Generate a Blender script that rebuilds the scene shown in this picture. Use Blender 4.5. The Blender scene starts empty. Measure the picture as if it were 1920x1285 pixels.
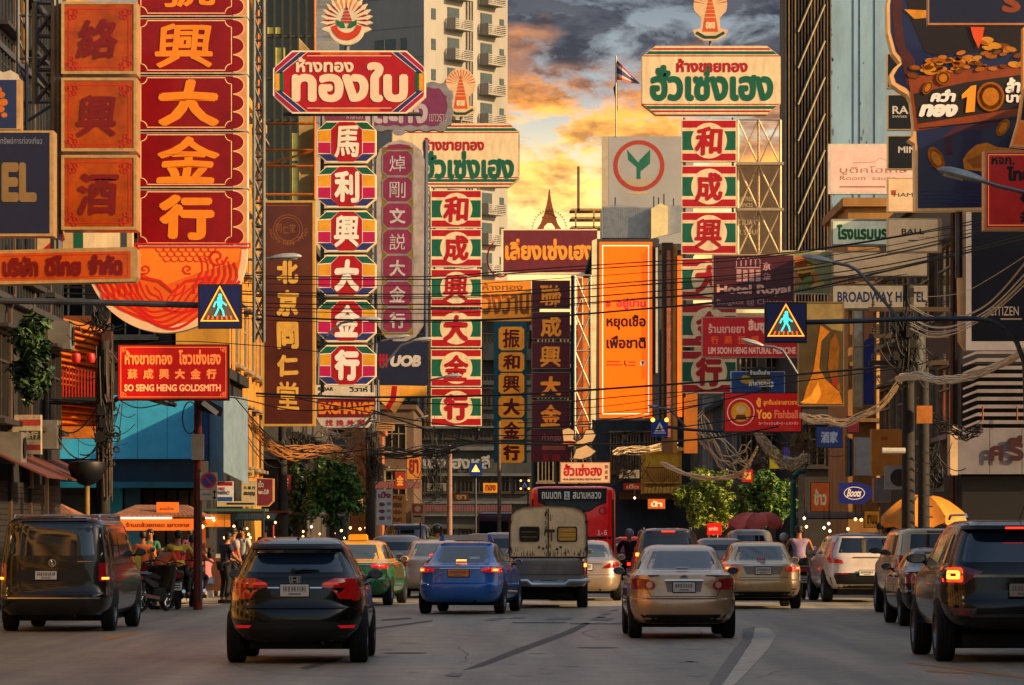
import bpy, math, random
from mathutils import Vector, Matrix
R = math.radians
random.seed(7)
scene = bpy.context.scene
COL = scene.collection
# ---------------- camera, sky, sun, exposure ----------------
F, CH, HY = 7500.0, 1.67, 997.0
cam_data = bpy.data.cameras.new('camera'); camera = bpy.data.objects.new('camera', cam_data); COL.objects.link(camera)
camera.location = (0, 0, CH); camera.rotation_euler = (R(90), 0, 0)
cam_data.sensor_width = 36; cam_data.lens = 36 * F / 1920; cam_data.shift_y = (HY - 642.5) / 1920
cam_data.clip_start = .5; cam_data.clip_end = 5000
scene.camera = camera
SUN_EL, SUN_AZ = 22.0, 112.0     # azimuth clockwise from +Y (the street's axis)
world = bpy.data.worlds.new('World'); scene.world = world; world.use_nodes = True
def build_world():
    nt = world.node_tree; N = nt.nodes; L = nt.links; N.clear()
    def n(t, **k):
        o = N.new(t)
        for a, b in k.items(): setattr(o, a, b)
        return o
    def mth(op, a, b=None, c=None, clamp=False):
        o = n('ShaderNodeMath', operation=op, use_clamp=clamp)
        for i, v in enumerate((a, b, c)):
            if v is None: continue
            if isinstance(v, (int, float)): o.inputs[i].default_value = v
            else: L.new(v, o.inputs[i])
        return o.outputs[0]
    def mix(f, a, b):
        o = n('ShaderNodeMix', data_type='RGBA')
        for i, v in ((0, f), (6, a), (7, b)):
            if isinstance(v, (int, float)): o.inputs[i].default_value = v
            elif isinstance(v, tuple): o.inputs[i].default_value = (*v, 1)
            else: L.new(v, o.inputs[i])
        return o.outputs[2]
    def ramp(f, stops):
        o = n('ShaderNodeValToRGB'); cr = o.color_ramp
        while len(cr.elements) < len(stops): cr.elements.new(.5)
        for e, (p, c) in zip(cr.elements, stops): e.position = p; e.color = (*c, 1)
        L.new(f, o.inputs[0]); return o.outputs[0]
    tc = n('ShaderNodeTexCoord'); sep = n('ShaderNodeSeparateXYZ'); L.new(tc.outputs['Generated'], sep.inputs[0])
    X, Y, Z = sep.outputs
    sky = n('ShaderNodeTexSky', sky_type='NISHITA', sun_disc=False, sun_elevation=R(SUN_EL), sun_rotation=R(SUN_AZ),
            altitude=0, air_density=1.3, dust_density=3.0, ozone_density=1.0)
    sc_ = n('ShaderNodeVectorMath', operation='SCALE'); L.new(sky.outputs[0], sc_.inputs[0]); sc_.inputs[3].default_value = .105
    # evening glow low in the street's direction, grey blue above it
    front = mth('MULTIPLY_ADD', Y, .5, .5, True)
    front = mth('POWER', front, 3.0)
    grad = ramp(mth('MULTIPLY', Z, 4.0, None, True), [(0, (1.15, .70, .22)), (.3, (1.05, .70, .31)), (.37, (.78, .66, .42)), (.43, (.36, .40, .42)), (.54, (.15, .18, .22)), (.8, (.30, .34, .40)), (1, (.36, .40, .46))])
    base = mix(mth('MULTIPLY', front, .92), sc_.outputs[0], grad)
    # clouds: stretched noise on the sky's dome
    cv = n('ShaderNodeCombineXYZ'); L.new(mth('MULTIPLY', X, 30), cv.inputs[0]); L.new(mth('MULTIPLY', Y, 30), cv.inputs[1]); L.new(mth('MULTIPLY', mth('POWER', mth('ABSOLUTE', Z), .9), 62), cv.inputs[2])
    def noise(scale, detail, rough, dist=0, off=0):
        o = n('ShaderNodeTexNoise'); o.inputs['Scale'].default_value = scale; o.inputs['Detail'].default_value = detail
        o.inputs['Roughness'].default_value = rough; o.inputs['Distortion'].default_value = dist
        if off:
            a = n('ShaderNodeVectorMath', operation='ADD'); L.new(cv.outputs[0], a.inputs[0]); a.inputs[1].default_value = (off, off * .7, off * .3); L.new(a.outputs[0], o.inputs[0])
        else: L.new(cv.outputs[0], o.inputs[0])
        return o.outputs[0]
    n1 = noise(1.35, 9, .62, .25, 3.1); n2 = noise(2.6, 8, .6, .1, 9.7); n3 = noise(.9, 5, .5, 0, 21.0)
    mask = ramp(n1, [(.42, (0, 0, 0)), (.53, (1, 1, 1))])
    # golden lower, ashen higher up and to the right
    hgt = mth('ADD', mth('MULTIPLY_ADD', Z, 12.0, -.80), mth('MULTIPLY', X, 3.0))
    hgt = mth('ADD', hgt, mth('MULTIPLY', mth('SUBTRACT', n3, .5), .9), None, True)
    ccol = ramp(hgt, [(.0, (1.15, .74, .26)), (.30, (1.15, .54, .11)), (.50, (1.05, .38, .06)), (.64, (.40, .17, .08)), (.76, (.075, .075, .09)), (1, (.05, .055, .07))])
    shade = ramp(n2, [(.38, (.42, .42, .5)), (.58, (1.15, 1.15, 1.15))])
    mm = n('ShaderNodeMix', data_type='RGBA', blend_type='MULTIPLY'); mm.inputs[0].default_value = 1; L.new(ccol, mm.inputs[6]); L.new(shade, mm.inputs[7])
    above = mth('GREATER_THAN', Z, 0.0)
    fade = ramp(Z, [(.14, (1, 1, 1)), (.34, (.25, .25, .25))]); m_ = mth('MULTIPLY', mth('MULTIPLY', mth('MULTIPLY', mask, fade), above), mth('MULTIPLY_ADD', front, .75, .2, True))
    col = mix(m_, base, mm.outputs[2])
    bg = n('ShaderNodeBackground'); L.new(col, bg.inputs[0]); bg.inputs[1].default_value = 1.0
    out = n('ShaderNodeOutputWorld'); L.new(bg.outputs[0], out.inputs[0])
build_world()
sun_data = bpy.data.lights.new('sun', 'SUN'); sun_data.energy = 5.0; sun_data.angle = R(.8); sun_data.color = (1, .64, .30)
sun = bpy.data.objects.new('sun', sun_data); COL.objects.link(sun)
_a, _e = R(SUN_AZ), R(SUN_EL)
sun.rotation_euler = Vector((math.sin(_a) * math.cos(_e), math.cos(_a) * math.cos(_e), math.sin(_e))).to_track_quat('Z', 'Y').to_euler()
vs = scene.view_settings; vs.view_transform = 'Standard'; vs.look = 'None'; vs.gamma = 1; vs.use_curve_mapping = False; vs.exposure = .52
scene.cycles.max_bounces = 6; scene.cycles.diffuse_bounces = 3; scene.cycles.glossy_bounces = 3
scene.cycles.use_denoising = True
# ---------------- helpers ----------------
def P(x, y, d): return Vector(((x - 960) / F * d, d, CH + (HY - y) / F * d))
def lin(h):
    h = h.lstrip('#'); o = []
    for i in (0, 2, 4):
        c = int(h[i:i + 2], 16) / 255
        o.append(c / 12.92 if c < .04045 else ((c + .055) / 1.055) ** 2.4)
    return o
MATS = {}
def M(col, rough=.55, metal=0., em=0., dirt=.3, scale=1.5, bump=0., coat=0., emcol=None, stretch=1., spec=.5):
    key = (col, rough, metal, em, dirt, scale, bump, coat, emcol, stretch, spec)
    if key in MATS: return MATS[key]
    m = bpy.data.materials.new('mat_' + col.strip('#')); m.use_nodes = True; MATS[key] = m
    nt = m.node_tree; b = nt.nodes['Principled BSDF']; c = lin(col)
    b.inputs['Roughness'].default_value = rough; b.inputs['Metallic'].default_value = metal
    b.inputs['Specular IOR Level'].default_value = spec
    if coat: b.inputs['Coat Weight'].default_value = coat; b.inputs['Coat Roughness'].default_value = .06
    if dirt or bump:
        tc = nt.nodes.new('ShaderNodeTexCoord'); mp = nt.nodes.new('ShaderNodeMapping'); mp.inputs['Scale'].default_value = (scale, scale, scale * stretch)
        nt.links.new(tc.outputs['Object'], mp.inputs[0])
        nz = nt.nodes.new('ShaderNodeTexNoise'); nz.inputs['Scale'].default_value = 1.7; nz.inputs['Detail'].default_value = 9; nz.inputs['Roughness'].default_value = .68
        nt.links.new(mp.outputs[0], nz.inputs[0])
        if dirt:
            cr = nt.nodes.new('ShaderNodeValToRGB'); e = cr.color_ramp.elements
            e[0].position = .3; e[1].position = .62
            e[0].color = (*[x * (1 - dirt) * (1 - .12 * dirt * i) for i, x in enumerate(c)], 1); e[1].color = (*[min(1, x * (1 + dirt * .25)) for x in c], 1)
            nt.links.new(nz.outputs[0], cr.inputs[0]); nt.links.new(cr.outputs[0], b.inputs['Base Color'])
            mr = nt.nodes.new('ShaderNodeMapRange'); mr.inputs[3].default_value = min(1, rough + .18 * dirt); mr.inputs[4].default_value = max(.02, rough - .12 * dirt)
            nt.links.new(nz.outputs[0], mr.inputs[0]); nt.links.new(mr.outputs[0], b.inputs['Roughness'])
            if em and not emcol: nt.links.new(cr.outputs[0], b.inputs['Emission Color'])
        if bump:
            bp = nt.nodes.new('ShaderNodeBump'); bp.inputs['Strength'].default_value = bump; bp.inputs['Distance'].default_value = .02
            nt.links.new(nz.outputs[0], bp.inputs['Height']); nt.links.new(bp.outputs[0], b.inputs['Normal'])
    if not dirt: b.inputs['Base Color'].default_value = (*c, 1)
    if em:
        b.inputs['Emission Strength'].default_value = em
        if emcol or not dirt: b.inputs['Emission Color'].default_value = (*lin(emcol or col), 1)
    return m
def tag(o, label=None, cat=None, group=None, kind=None):
    if label: o['label'] = label
    if cat: o['category'] = cat
    if group: o['group'] = group
    if kind: o['kind'] = kind
    return o
def empty(name, loc=(0, 0, 0), rz=0, label=None, cat=None, group=None):
    o = bpy.data.objects.new(name, None); COL.objects.link(o); o.location = loc; o.rotation_euler[2] = rz
    o.empty_display_size = .2
    return tag(o, label, cat, group)
class MB:
    def __init__(s): s.v = []; s.f = []; s.m = []
    def add(s, v, f, mi=0):
        b = len(s.v); s.v += [tuple(p) for p in v]; s.f += [tuple(i + b for i in q) for q in f]; s.m += [mi] * len(f); return s
    def box(s, x0, x1, y0, y1, z0, z1, mi=0):
        return s.add([(x0, y0, z0), (x1, y0, z0), (x1, y1, z0), (x0, y1, z0), (x0, y0, z1), (x1, y0, z1), (x1, y1, z1), (x0, y1, z1)],
                     [(0, 3, 2, 1), (4, 5, 6, 7), (0, 1, 5, 4), (1, 2, 6, 5), (2, 3, 7, 6), (3, 0, 4, 7)], mi)
    def obox(s, c, ax, half, mi=0):
        c = Vector(c); V = []
        for k in (-1, 1):
            for i, j in ((-1, -1), (1, -1), (1, 1), (-1, 1)): V.append(c + ax[0] * i * half[0] + ax[1] * j * half[1] + ax[2] * k * half[2])
        return s.add(V, [(0, 3, 2, 1), (4, 5, 6, 7), (0, 1, 5, 4), (1, 2, 6, 5), (2, 3, 7, 6), (3, 0, 4, 7)], mi)
    def tube(s, pts, r, n=6, mi=0, r2=None):
        pts = [Vector(p) for p in pts]; V = []; K = len(pts)
        for i, p in enumerate(pts):
            t = (pts[min(i + 1, K - 1)] - pts[max(i - 1, 0)]).normalized()
            a = t.cross(Vector((0, 0, 1)) if abs(t.z) < .95 else Vector((1, 0, 0))).normalized(); b = a.cross(t)
            rr = r if r2 is None else r + (r2 - r) * i / max(1, K - 1)
            V += [p + (a * math.cos(2 * math.pi * k / n) + b * math.sin(2 * math.pi * k / n)) * rr for k in range(n)]
        f = [(i * n + k, i * n + (k + 1) % n, (i + 1) * n + (k + 1) % n, (i + 1) * n + k) for i in range(K - 1) for k in range(n)]
        f += [tuple(range(n))[::-1], tuple((K - 1) * n + k for k in range(n))]
        return s.add(V, f, mi)
    def prism(s, poly, y0, y1, mi=0, back=False):      # polygon in (x, z), front face at y0
        n = len(poly)
        a = sum(poly[i][0] * poly[(i + 1) % n][1] - poly[(i + 1) % n][0] * poly[i][1] for i in range(n))
        if a < 0: poly = poly[::-1]
        V = [(x, y0, z) for x, z in poly] + [(x, y1, z) for x, z in poly]
        f = [tuple(range(n))] + [(i, i + n, (i + 1) % n + n, (i + 1) % n) for i in range(n)]
        if back: f.append(tuple(range(n, 2 * n))[::-1])
        return s.add(V, f, mi)
    def strip(s, A, B, y0, y1, mi=0, closed=True):      # ring between two outlines in (x, z)
        n = len(A); V = [(x, y0, z) for x, z in A] + [(x, y0, z) for x, z in B] + [(x, y1, z) for x, z in A] + [(x, y1, z) for x, z in B]
        f = []
        for i in range(n if closed else n - 1):
            j = (i + 1) % n; f += [(i, j, n + j, n + i), (i, 2 * n + i, 2 * n + j, j), (n + i, n + j, 3 * n + j, 3 * n + i)]
        return s.add(V, f, mi)
    def lathe(s, prof, n=16, mi=0, c=(0, 0, 0), axis='z'):   # prof: (r, h)
        V = []
        for r, h in prof:
            for k in range(n):
                a = 2 * math.pi * k / n; p = (r * math.cos(a), r * math.sin(a), h)
                if axis == 'x': p = (h, p[0], p[1])
                if axis == 'y': p = (p[0], h, p[1])
                V.append((p[0] + c[0], p[1] + c[1], p[2] + c[2]))
        K = len(prof)
        return s.add(V, [(i * n + k, i * n + (k + 1) % n, (i + 1) * n + (k + 1) % n, (i + 1) * n + k) for i in range(K - 1) for k in range(n)], mi)
    def mesh(s, name, mats, smooth=False, ang=35):
        me = bpy.data.meshes.new(name); me.from_pydata(s.v, [], s.f)
        for m in (mats if isinstance(mats, (list, tuple)) else [mats]): me.materials.append(m)
        if any(s.m): me.polygons.foreach_set('material_index', s.m)
        if smooth:
            me.polygons.foreach_set('use_smooth', [True] * len(me.polygons))
            if ang: me.set_sharp_from_angle(angle=R(ang))
        me.validate(); me.update(); return me
    def obj(s, name, mats, parent=None, loc=None, smooth=False, ang=35, rz=0):
        o = bpy.data.objects.new(name, s.mesh(name, mats, smooth, ang)); COL.objects.link(o)
        if parent: o.parent = parent
        if loc is not None: o.location = loc
        if rz: o.rotation_euler[2] = rz
        return o
def inst(name, me, parent=None, loc=(0, 0, 0), rz=0, sc=None):
    o = bpy.data.objects.new(name, me); COL.objects.link(o); o.parent = parent; o.location = loc; o.rotation_euler[2] = rz
    if sc: o.scale = sc
    return o
def copy_tree(o, parent=None):
    c = o.copy(); COL.objects.link(c); c.parent = parent
    for ch in o.children: copy_tree(ch, c)
    return c
TXT = {}
def glyphs(s, bold=.02, spacing=1.0):       # (verts 2D normalised to the unit box, faces, aspect)
    k = (s, bold, spacing)
    if k not in TXT:
        c = bpy.data.curves.new('t', 'FONT'); c.body = s; c.size = 1; c.resolution_u = 3; c.space_character = spacing; c.align_x = 'CENTER'
        o = bpy.data.objects.new('t', c); me = bpy.data.meshes.new_from_object(o)
        v0 = [(p.co.x, p.co.y) for p in me.vertices]; f0 = [tuple(p.vertices) for p in me.polygons]; v = []; f = []; dz = []
        sh = [(0, 0)] + ([(math.cos(q * math.pi / 4 + .2) * bold * 1.15, math.sin(q * math.pi / 4 + .2) * bold * 1.15) for q in range(8)] if bold > .012 else [])
        for i, (ax, ay) in enumerate(sh): f += [tuple(q + len(v) for q in p) for p in f0]; v += [(x + ax, y + ay) for x, y in v0]; dz += [i * .0003] * len(v0)
        bpy.data.objects.remove(o); bpy.data.curves.remove(c); bpy.data.meshes.remove(me)
        xs = [p[0] for p in v]; ys = [p[1] for p in v]; w = max(xs) - min(xs) or 1; h = max(ys) - min(ys) or 1
        TXT[k] = ([((p[0] - min(xs)) / w, (p[1] - min(ys)) / h) for p in v], f, dz)
    return TXT[k]
def circ(cx, cy, r, n=32, ry=None, a0=0, a1=360):
    m = n if a1 - a0 >= 360 else n + 1
    return [(cx + r * math.cos(R(a0 + (a1 - a0) * k / n)), cy + (ry or r) * math.sin(R(a0 + (a1 - a0) * k / n))) for k in range(m)]
class Sign:
    """a sign laid out in the photograph's pixels at distance d; front faces -Y"""
    E = .004
    def __init__(s, name, label, cat, x0, y0, x1, y1, d, rot=0, group=None):
        s.k = d / F; s.xc = (x0 + x1) / 2; s.yb = y1; s.root = empty(name, P(s.xc, y1, d), R(rot), label, cat, group); s.cur = s.root; s.acc = {}; s.b = (x0, y0, x1, y1)
    def q(s, x, y): return ((x - s.xc) * s.k, (s.yb - y) * s.k)
    JOIN = ('border', 'small_lettering', 'wave', 'drawing', 'palace_drawing', 'corner_ornament', 'corner_key', 'outline', 'scale_mark', 'bracket', 'lattice_frame', 'stripe_line', 'trim_bulb', 'neon_tube', 'neon_walker', 'mast_arm', 'pole', 'face', 'picture', 'arrow', 'bulb', 'emblem_letter')
    def mb(s, name, mat, lay=0):
        k = (s.cur.name, name, mat.name) if name in s.JOIN else len(s.acc)
        if k not in s.acc: s.acc[k] = (MB(), name, mat, s.cur)
        return s.acc[k][0]
    def poly(s, pts, mat, lay=1, name='panel'):
        s.mb(name, mat).prism([s.q(*p) for p in pts], -lay * s.E, -lay * s.E + s.E * .9); return s
    def rect(s, x0, y0, x1, y1, mat, lay=1, name='panel'): return s.poly([(x0, y1), (x1, y1), (x1, y0), (x0, y0)], mat, lay, name)
    def body(s, pts, mat, th=.3, name='casing', y0=0):
        if len(pts) == 4 and not isinstance(pts[0], tuple): x0, ya, x1, yb = pts; pts = [(x0, yb), (x1, yb), (x1, ya), (x0, ya)]
        s.mb(name, mat).prism([s.q(*p) for p in pts], y0, y0 + th, back=True); return s
    def ring(s, A, B, mat, lay=2, name='border', closed=True):
        s.mb(name, mat).strip([s.q(*p) for p in A], [s.q(*p) for p in B], -lay * s.E, 0, closed=closed); return s
    def frame(s, x0, y0, x1, y1, t, mat, lay=2, name='border'):
        return s.ring([(x0, y1), (x1, y1), (x1, y0), (x0, y0)], [(x0 + t, y1 - t), (x1 - t, y1 - t), (x1 - t, y0 + t), (x0 + t, y0 + t)], mat, lay, name)
    def line(s, pts, t, mat, lay=2, name='border', closed=False):
        n = len(pts); A = []; B = []
        for i in range(n):
            p = pts[i]; a = pts[(i - 1) % n] if closed or i else pts[i]; b = pts[(i + 1) % n] if closed or i < n - 1 else pts[i]
            dx, dy = b[0] - a[0], b[1] - a[1]; l = math.hypot(dx, dy) or 1
            A.append((p[0] - dy / l * t / 2, p[1] + dx / l * t / 2)); B.append((p[0] + dy / l * t / 2, p[1] - dx / l * t / 2))
        return s.ring(A, B, mat, lay, name, closed)
    def text(s, t, x0, y0, x1, y1, mat, lay=3, bold=.02, slant=0, name='lettering', sp=1.0, bend=0):
        if len(t) == 1 and t in '興馬絡酒號聯振蘇剛説焯堂華樂藥幣換': bold *= .38
        elif len(t) == 1 and t in '和成利金找恒順豐記銀': bold *= .62
        v, f, dz = glyphs(t, bold, sp); g = random.Random(t)
        wob = lambda u, w: (0, 0)
        if bend:
            a, b, c2, d2 = [g.uniform(0, 6) for _ in range(4)]
            wob = lambda u, w: (bend * math.sin(5 * w + a) + bend * .6 * math.sin(7 * u + b), bend * math.sin(5 * u + c2) + bend * .5 * math.sin(8 * w + d2))
        V = []
        for (u, w), z_ in zip(v, dz):
            du, dw = wob(u, w); u2 = u + du + slant * (w - .5); w2 = w + dw
            x, z = s.q(x0 + (x1 - x0) * u2, y1 - (y1 - y0) * w2); V.append((x, -lay * s.E - .001 - z_, z))
        s.mb(name, mat).add(V, f); return s
    def lamp_row(s, *a): return s
    def done(s):
        for mb, name, mat, par in s.acc.values(): mb.obj(name, mat, par)
        s.acc = {}; return s.root
    def part(s, name, x0, y0, x1, y1, mat, th=.25, pts=None):
        """a box of the sign that becomes the parent of what is printed on it"""
        pts = pts or [(x0, y1), (x1, y1), (x1, y0), (x0, y0)]
        o = MB().prism([s.q(*p) for p in pts], 0, th, back=True).obj(name, mat, s.root); s.cur = o; return s
# sign and metal colours
RED = M('#a80e18', .3, em=.07, dirt=.25, scale=2.5, stretch=.3); DRED = M('#8e1420', .4, em=.06, dirt=.3); CRIM = M('#b81022', .35, em=.08, dirt=.25)
GREEN = M('#0d5a42', .4, em=.05, dirt=.25, scale=2.5, stretch=.3); CREAM = M('#e0c79c', .45, em=.07, dirt=.26, scale=2.5, stretch=.3); WHITE = M('#e8dccb', .45, em=.08, dirt=.2, scale=2.5, stretch=.3)
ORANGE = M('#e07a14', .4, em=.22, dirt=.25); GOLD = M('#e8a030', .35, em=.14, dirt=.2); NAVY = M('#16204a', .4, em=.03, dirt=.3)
MAROON = M('#6b1f2a', .5, em=.05, dirt=.3); PURPLE = M('#6d2a52', .5, em=.05, dirt=.3); MAGENTA = M('#b40f4c', .4, em=.08, dirt=.2); AMBER = M('#d9961e', .4, em=.10, dirt=.25)
BLACK = M('#08080a', .5, dirt=.3); INK = M('#17120f', .5, dirt=.1); GREY = M('#7d7d80', .55, dirt=.35); LGREY = M('#b9b6b0', .55, dirt=.3); STEEL = M('#4a4e54', .45, .6, dirt=.4); RUST = M('#7a3c14', .7, .2, dirt=.5, scale=4); FRAME = M('#c9a877', .35, .5, dirt=.35, scale=3); BROWN = M('#4a1c10', .35, em=.05, dirt=.35)
# ---------------- vehicles ----------------
GLASS = M('#10161c', .05, dirt=0, coat=.6, spec=.9); GLASSL = M('#39444c', .08, dirt=0, coat=.8, spec=.9); RUBBER = M('#0c0c0d', .85, dirt=.4, scale=6); UNDER = M('#050506', .8, dirt=.4); TRIM = M('#0a0b0d', .45, dirt=.3)
CHROME = M('#c8c8cc', .12, 1., dirt=.1); LENS = M('#8c0a10', .12, dirt=0, coat=1, em=.05); LENSD = M('#4a0610', .15, dirt=0, coat=1); LIT = M('#ff2a10', .2, dirt=0, em=2.6); LITC = M('#ff7a28', .2, dirt=0, em=5.); LENSW = M('#c9a28c', .1, dirt=0, coat=1); PLATE = M('#d8d4cc', .5, dirt=.15); PLATEO = M('#d8702a', .5, em=.05, dirt=.15); RIM = M('#8c9096', .3, .9, dirt=.2); AMB = M('#ffa030', .3, dirt=0, em=3.)
def tabv(tab, z):
    if z <= tab[0][0]: return tab[0][1:]
    for a, b in zip(tab, tab[1:]):
        if z <= b[0]:
            t = (z - a[0]) / (b[0] - a[0] or 1); return tuple(p + (q - p) * t for p, q in zip(a[1:], b[1:]))
    return tab[-1][1:]
def wheel_meshes():
    w, r = .105, .31
    t = MB().lathe([(.19, -w), (.27, -w), (r - .012, -w * .92), (r, -w * .6), (r, w * .6), (r - .012, w * .92), (.27, w), (.19, w)], 28, axis='x')
    for k in range(3): t.lathe([(r + .001, -w * .5 + k * .045), (r + .004, -w * .5 + k * .045 + .008), (r + .004, -w * .5 + k * .045 + .03), (r + .001, -w * .5 + k * .045 + .036)], 28, axis='x')
    m = MB().lathe([(.2, w * .8), (.185, w * .92), (.175, w * .4), (.0, w * .35)], 28, axis='x'); m.lathe([(.055, w * .3), (.055, w * .85), (.0, w * .9)], 12, axis='x')
    m.lathe([(.2, -w * .8), (.18, -w * .9), (.0, -w * .5)], 20, axis='x')
    for k in range(5):
        a = 2 * math.pi * k / 5; d = Vector((0, math.cos(a), math.sin(a))); e = Vector((0, -math.sin(a), math.cos(a)))
        m.obox(Vector((w * .7, 0, 0)) + d * .115, (d, e, Vector((1, 0, 0))), (.075, .02, .012))
    return t.mesh('tyre', RUBBER, True), m.mesh('rim', RIM, True)
TYRE, RIMM = wheel_meshes()
class Car:
    def __init__(s, name, label, cat, xc, d, tab, paint, head=0, n=5.5, paint2=None, zsplit=9, group=None, N=48):
        s.root = empty(name, (0, 0, 0), -R(head), label, cat, group); s.tab = tab; s.n = n
        s.root.location = ((xc - 960) / F * d, d, 0); s.H = tab[-1][0]
        mb = MB(); zs = []
        for a, b in zip(tab, tab[1:]): zs += [a[0], a[0] + (b[0] - a[0]) * .5]
        zs.append(tab[-1][0])
        for z in zs:
            w, yr, yf = tabv(tab, z); yc, ly = (yr + yf) / 2, (yf - yr) / 2
            for k in range(N):
                t = 2 * math.pi * (k + .5) / N; c, q = math.cos(t), math.sin(t); e = 2 / n
                mb.v.append((w * math.copysign(abs(c) ** e, c), yc + ly * math.copysign(abs(q) ** e, q), z))
        for i in range(len(zs) - 1):
            for k in range(N): mb.f.append((i * N + k, i * N + (k + 1) % N, (i + 1) * N + (k + 1) % N, (i + 1) * N + k)); mb.m.append(1 if paint2 and zs[i] >= zsplit else 0)
        L = len(zs) - 1; mb.f.append(tuple(L * N + k for k in range(N))); mb.m.append(1 if paint2 else 0); mb.f.append(tuple(range(N))[::-1]); mb.m.append(0)
        s.body = mb.obj('body', [paint, paint2] if paint2 else paint, s.root, smooth=True, ang=38)
    def ry(s, x, z):
        w, yr, yf = tabv(s.tab, z); yc, ly = (yr + yf) / 2, (yf - yr) / 2; return yc - ly * max(0, 1 - min(1, abs(x) / w) ** s.n) ** (1 / s.n)
    def fy(s, x, z):
        w, yr, yf = tabv(s.tab, z); yc, ly = (yr + yf) / 2, (yf - yr) / 2; return yc + ly * max(0, 1 - min(1, abs(x) / w) ** s.n) ** (1 / s.n)
    def sx(s, y, z):
        w, yr, yf = tabv(s.tab, z); yc, ly = (yr + yf) / 2, (yf - yr) / 2; return w * max(0, 1 - min(1, abs(y - yc) / ly) ** s.n) ** (1 / s.n)
    def grid(s, mb, rows, fn, cols=8, off=.012, sub=3, skirt=.02):
        R_ = []
        for a, b in zip(rows, rows[1:]): R_ += [tuple(p + (q - p) * t / sub for p, q in zip(a, b)) for t in range(sub)]
        R_.append(rows[-1]); C = cols + 1; V = []
        for z, l, r in R_: V += [fn(l + (r - l) * i / cols, z, off) for i in range(C)]
        m = len(R_); fc = [(j * C + i, j * C + i + 1, (j + 1) * C + i + 1, (j + 1) * C + i) for j in range(m - 1) for i in range(cols)]
        ed = [i for i in range(C)] + [j * C + C - 1 for j in range(1, m)] + [(m - 1) * C + i for i in range(C - 2, -1, -1)] + [j * C for j in range(m - 2, 0, -1)]
        b = len(V)
        for e in ed:
            j, i = divmod(e, C); z, l, r = R_[j]; V.append(fn(l + (r - l) * i / cols, z, -skirt))
        fc += [(ed[k], ed[(k + 1) % len(ed)], b + (k + 1) % len(ed), b + k) for k in range(len(ed))]
        mb.add(V, fc)
    def rear(s, name, rows, mat, off=.012, cols=8, both=False, parent=None, sub=3, own=True):
        fn = lambda x, z, o: (x, s.ry(x, z) - o, z); out = []
        for sg in ((1, -1) if both else (1,)):
            mb = MB(); s.grid(mb, [(z, l * sg, r * sg) for z, l, r in rows], fn, cols, off, sub); out.append(mb.obj(name, mat, parent or s.root, smooth=True))
        return out[0]
    def side(s, name, rows, mat, off=.012, cols=8, parent=None, sub=3):
        for sg in (1, -1):
            fn = lambda y, z, o: (sg * (s.sx(y, z) + o), y, z); mb = MB(); s.grid(mb, rows, fn, cols, off, sub); mb.obj(name, mat, parent or s.root, smooth=True)
    def front(s, name, rows, mat, off=.012):
        fn = lambda x, z, o: (x, s.fy(x, z) + o, z); mb = MB(); s.grid(mb, rows, fn, 8, off, 3); mb.obj(name, mat, s.root, smooth=True)
    def wheels(s, y1, y2, x, r=.31, w=1.):
        for y in (y1, y2):
            for sg in (1, -1):
                t = inst('wheel', TYRE, s.root, (sg * x, y, r), 0, (w * sg, r / .31, r / .31)); inst('rim', RIMM, t)
        mb = MB().box(-x + .12, x - .12, y1 - .1, y2 + .3, .17, .42); mb.box(-x + .2, x - .2, y1 - .5, y1 - .1, .2, .36)
        mb.tube([(-x, y1, r), (x, y1, r)], .045); mb.lathe([(0, -.1), (.03, -.1), (.03, .25)], 8, c=(x * .45, .2, .27), axis='y'); mb.obj('underbody', UNDER, s.root)
        for y in (y1, y2):     # wheel arches, dark
            rr = r * 1.17; rows = [(r + rr * math.sin(a), y - rr * math.cos(a), y + rr * math.cos(a)) for a in [R(q) for q in (0, 20, 40, 60, 75, 86)]]
            rows = [(max(s.tab[0][0] + .01, z), l, rt) for z, l, rt in rows]; s.side('wheel_arch', rows, UNDER, .006, 6)
    def mirrors(s, y, z, mat, w=.095):
        for sg in (1, -1):
            x = s.sx(y, z); mb = MB()
            mb.lathe([(.0, -.06), (.07, -.055), (.1, -.02), (.1, .02), (.06, .07), (0, .09)], 12, c=(0, 0, 0), axis='y')
            mb.v = [(sg * (x + .12) + a * w / .1, y + b, z + .06 + c * .68) for a, b, c in mb.v]
            o = mb.obj('mirror', mat, s.root, smooth=True); MB().add([(sg * (x + .12) + a * w * .85, y - .061, z + .06 + b * .055) for a, b in circ(0, 0, 1, 12)], [tuple(range(12))]).obj('mirror_glass', GLASSL, o)
            MB().tube([(sg * (x - .03), y, z), (sg * (x + .08), y, z + .03)], .025).obj('mirror_stem', TRIM, o)
    def plate(s, z, w=.34, h=.15, mat=PLATE, x=0, seed=1):
        y = s.ry(x, z) - .035; o = MB().box(x - w / 2, x + w / 2, y, y + .03, z - h / 2, z + h / 2).obj('licence_plate', mat, s.root)
        g = random.Random(seed); mb = MB(); cx = x - w * .4
        while cx < x + w * .36:      # blurred characters
            a = g.choice((.018, .026, .034)); mb.box(cx, cx + a * .62, y - .004, y, z - h * .12 + g.uniform(0, .01), z + h * .34); cx += a + .006
            if g.random() < .4: mb.box(cx - a, cx - a * .2, y - .005, y, z + h * .05, z + h * .16)
        mb.box(x - w * .22, x + w * .22, y - .004, y, z - h * .36, z - h * .24); mb.obj('plate_characters', M('#77706c', .6, dirt=0), o)
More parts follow.
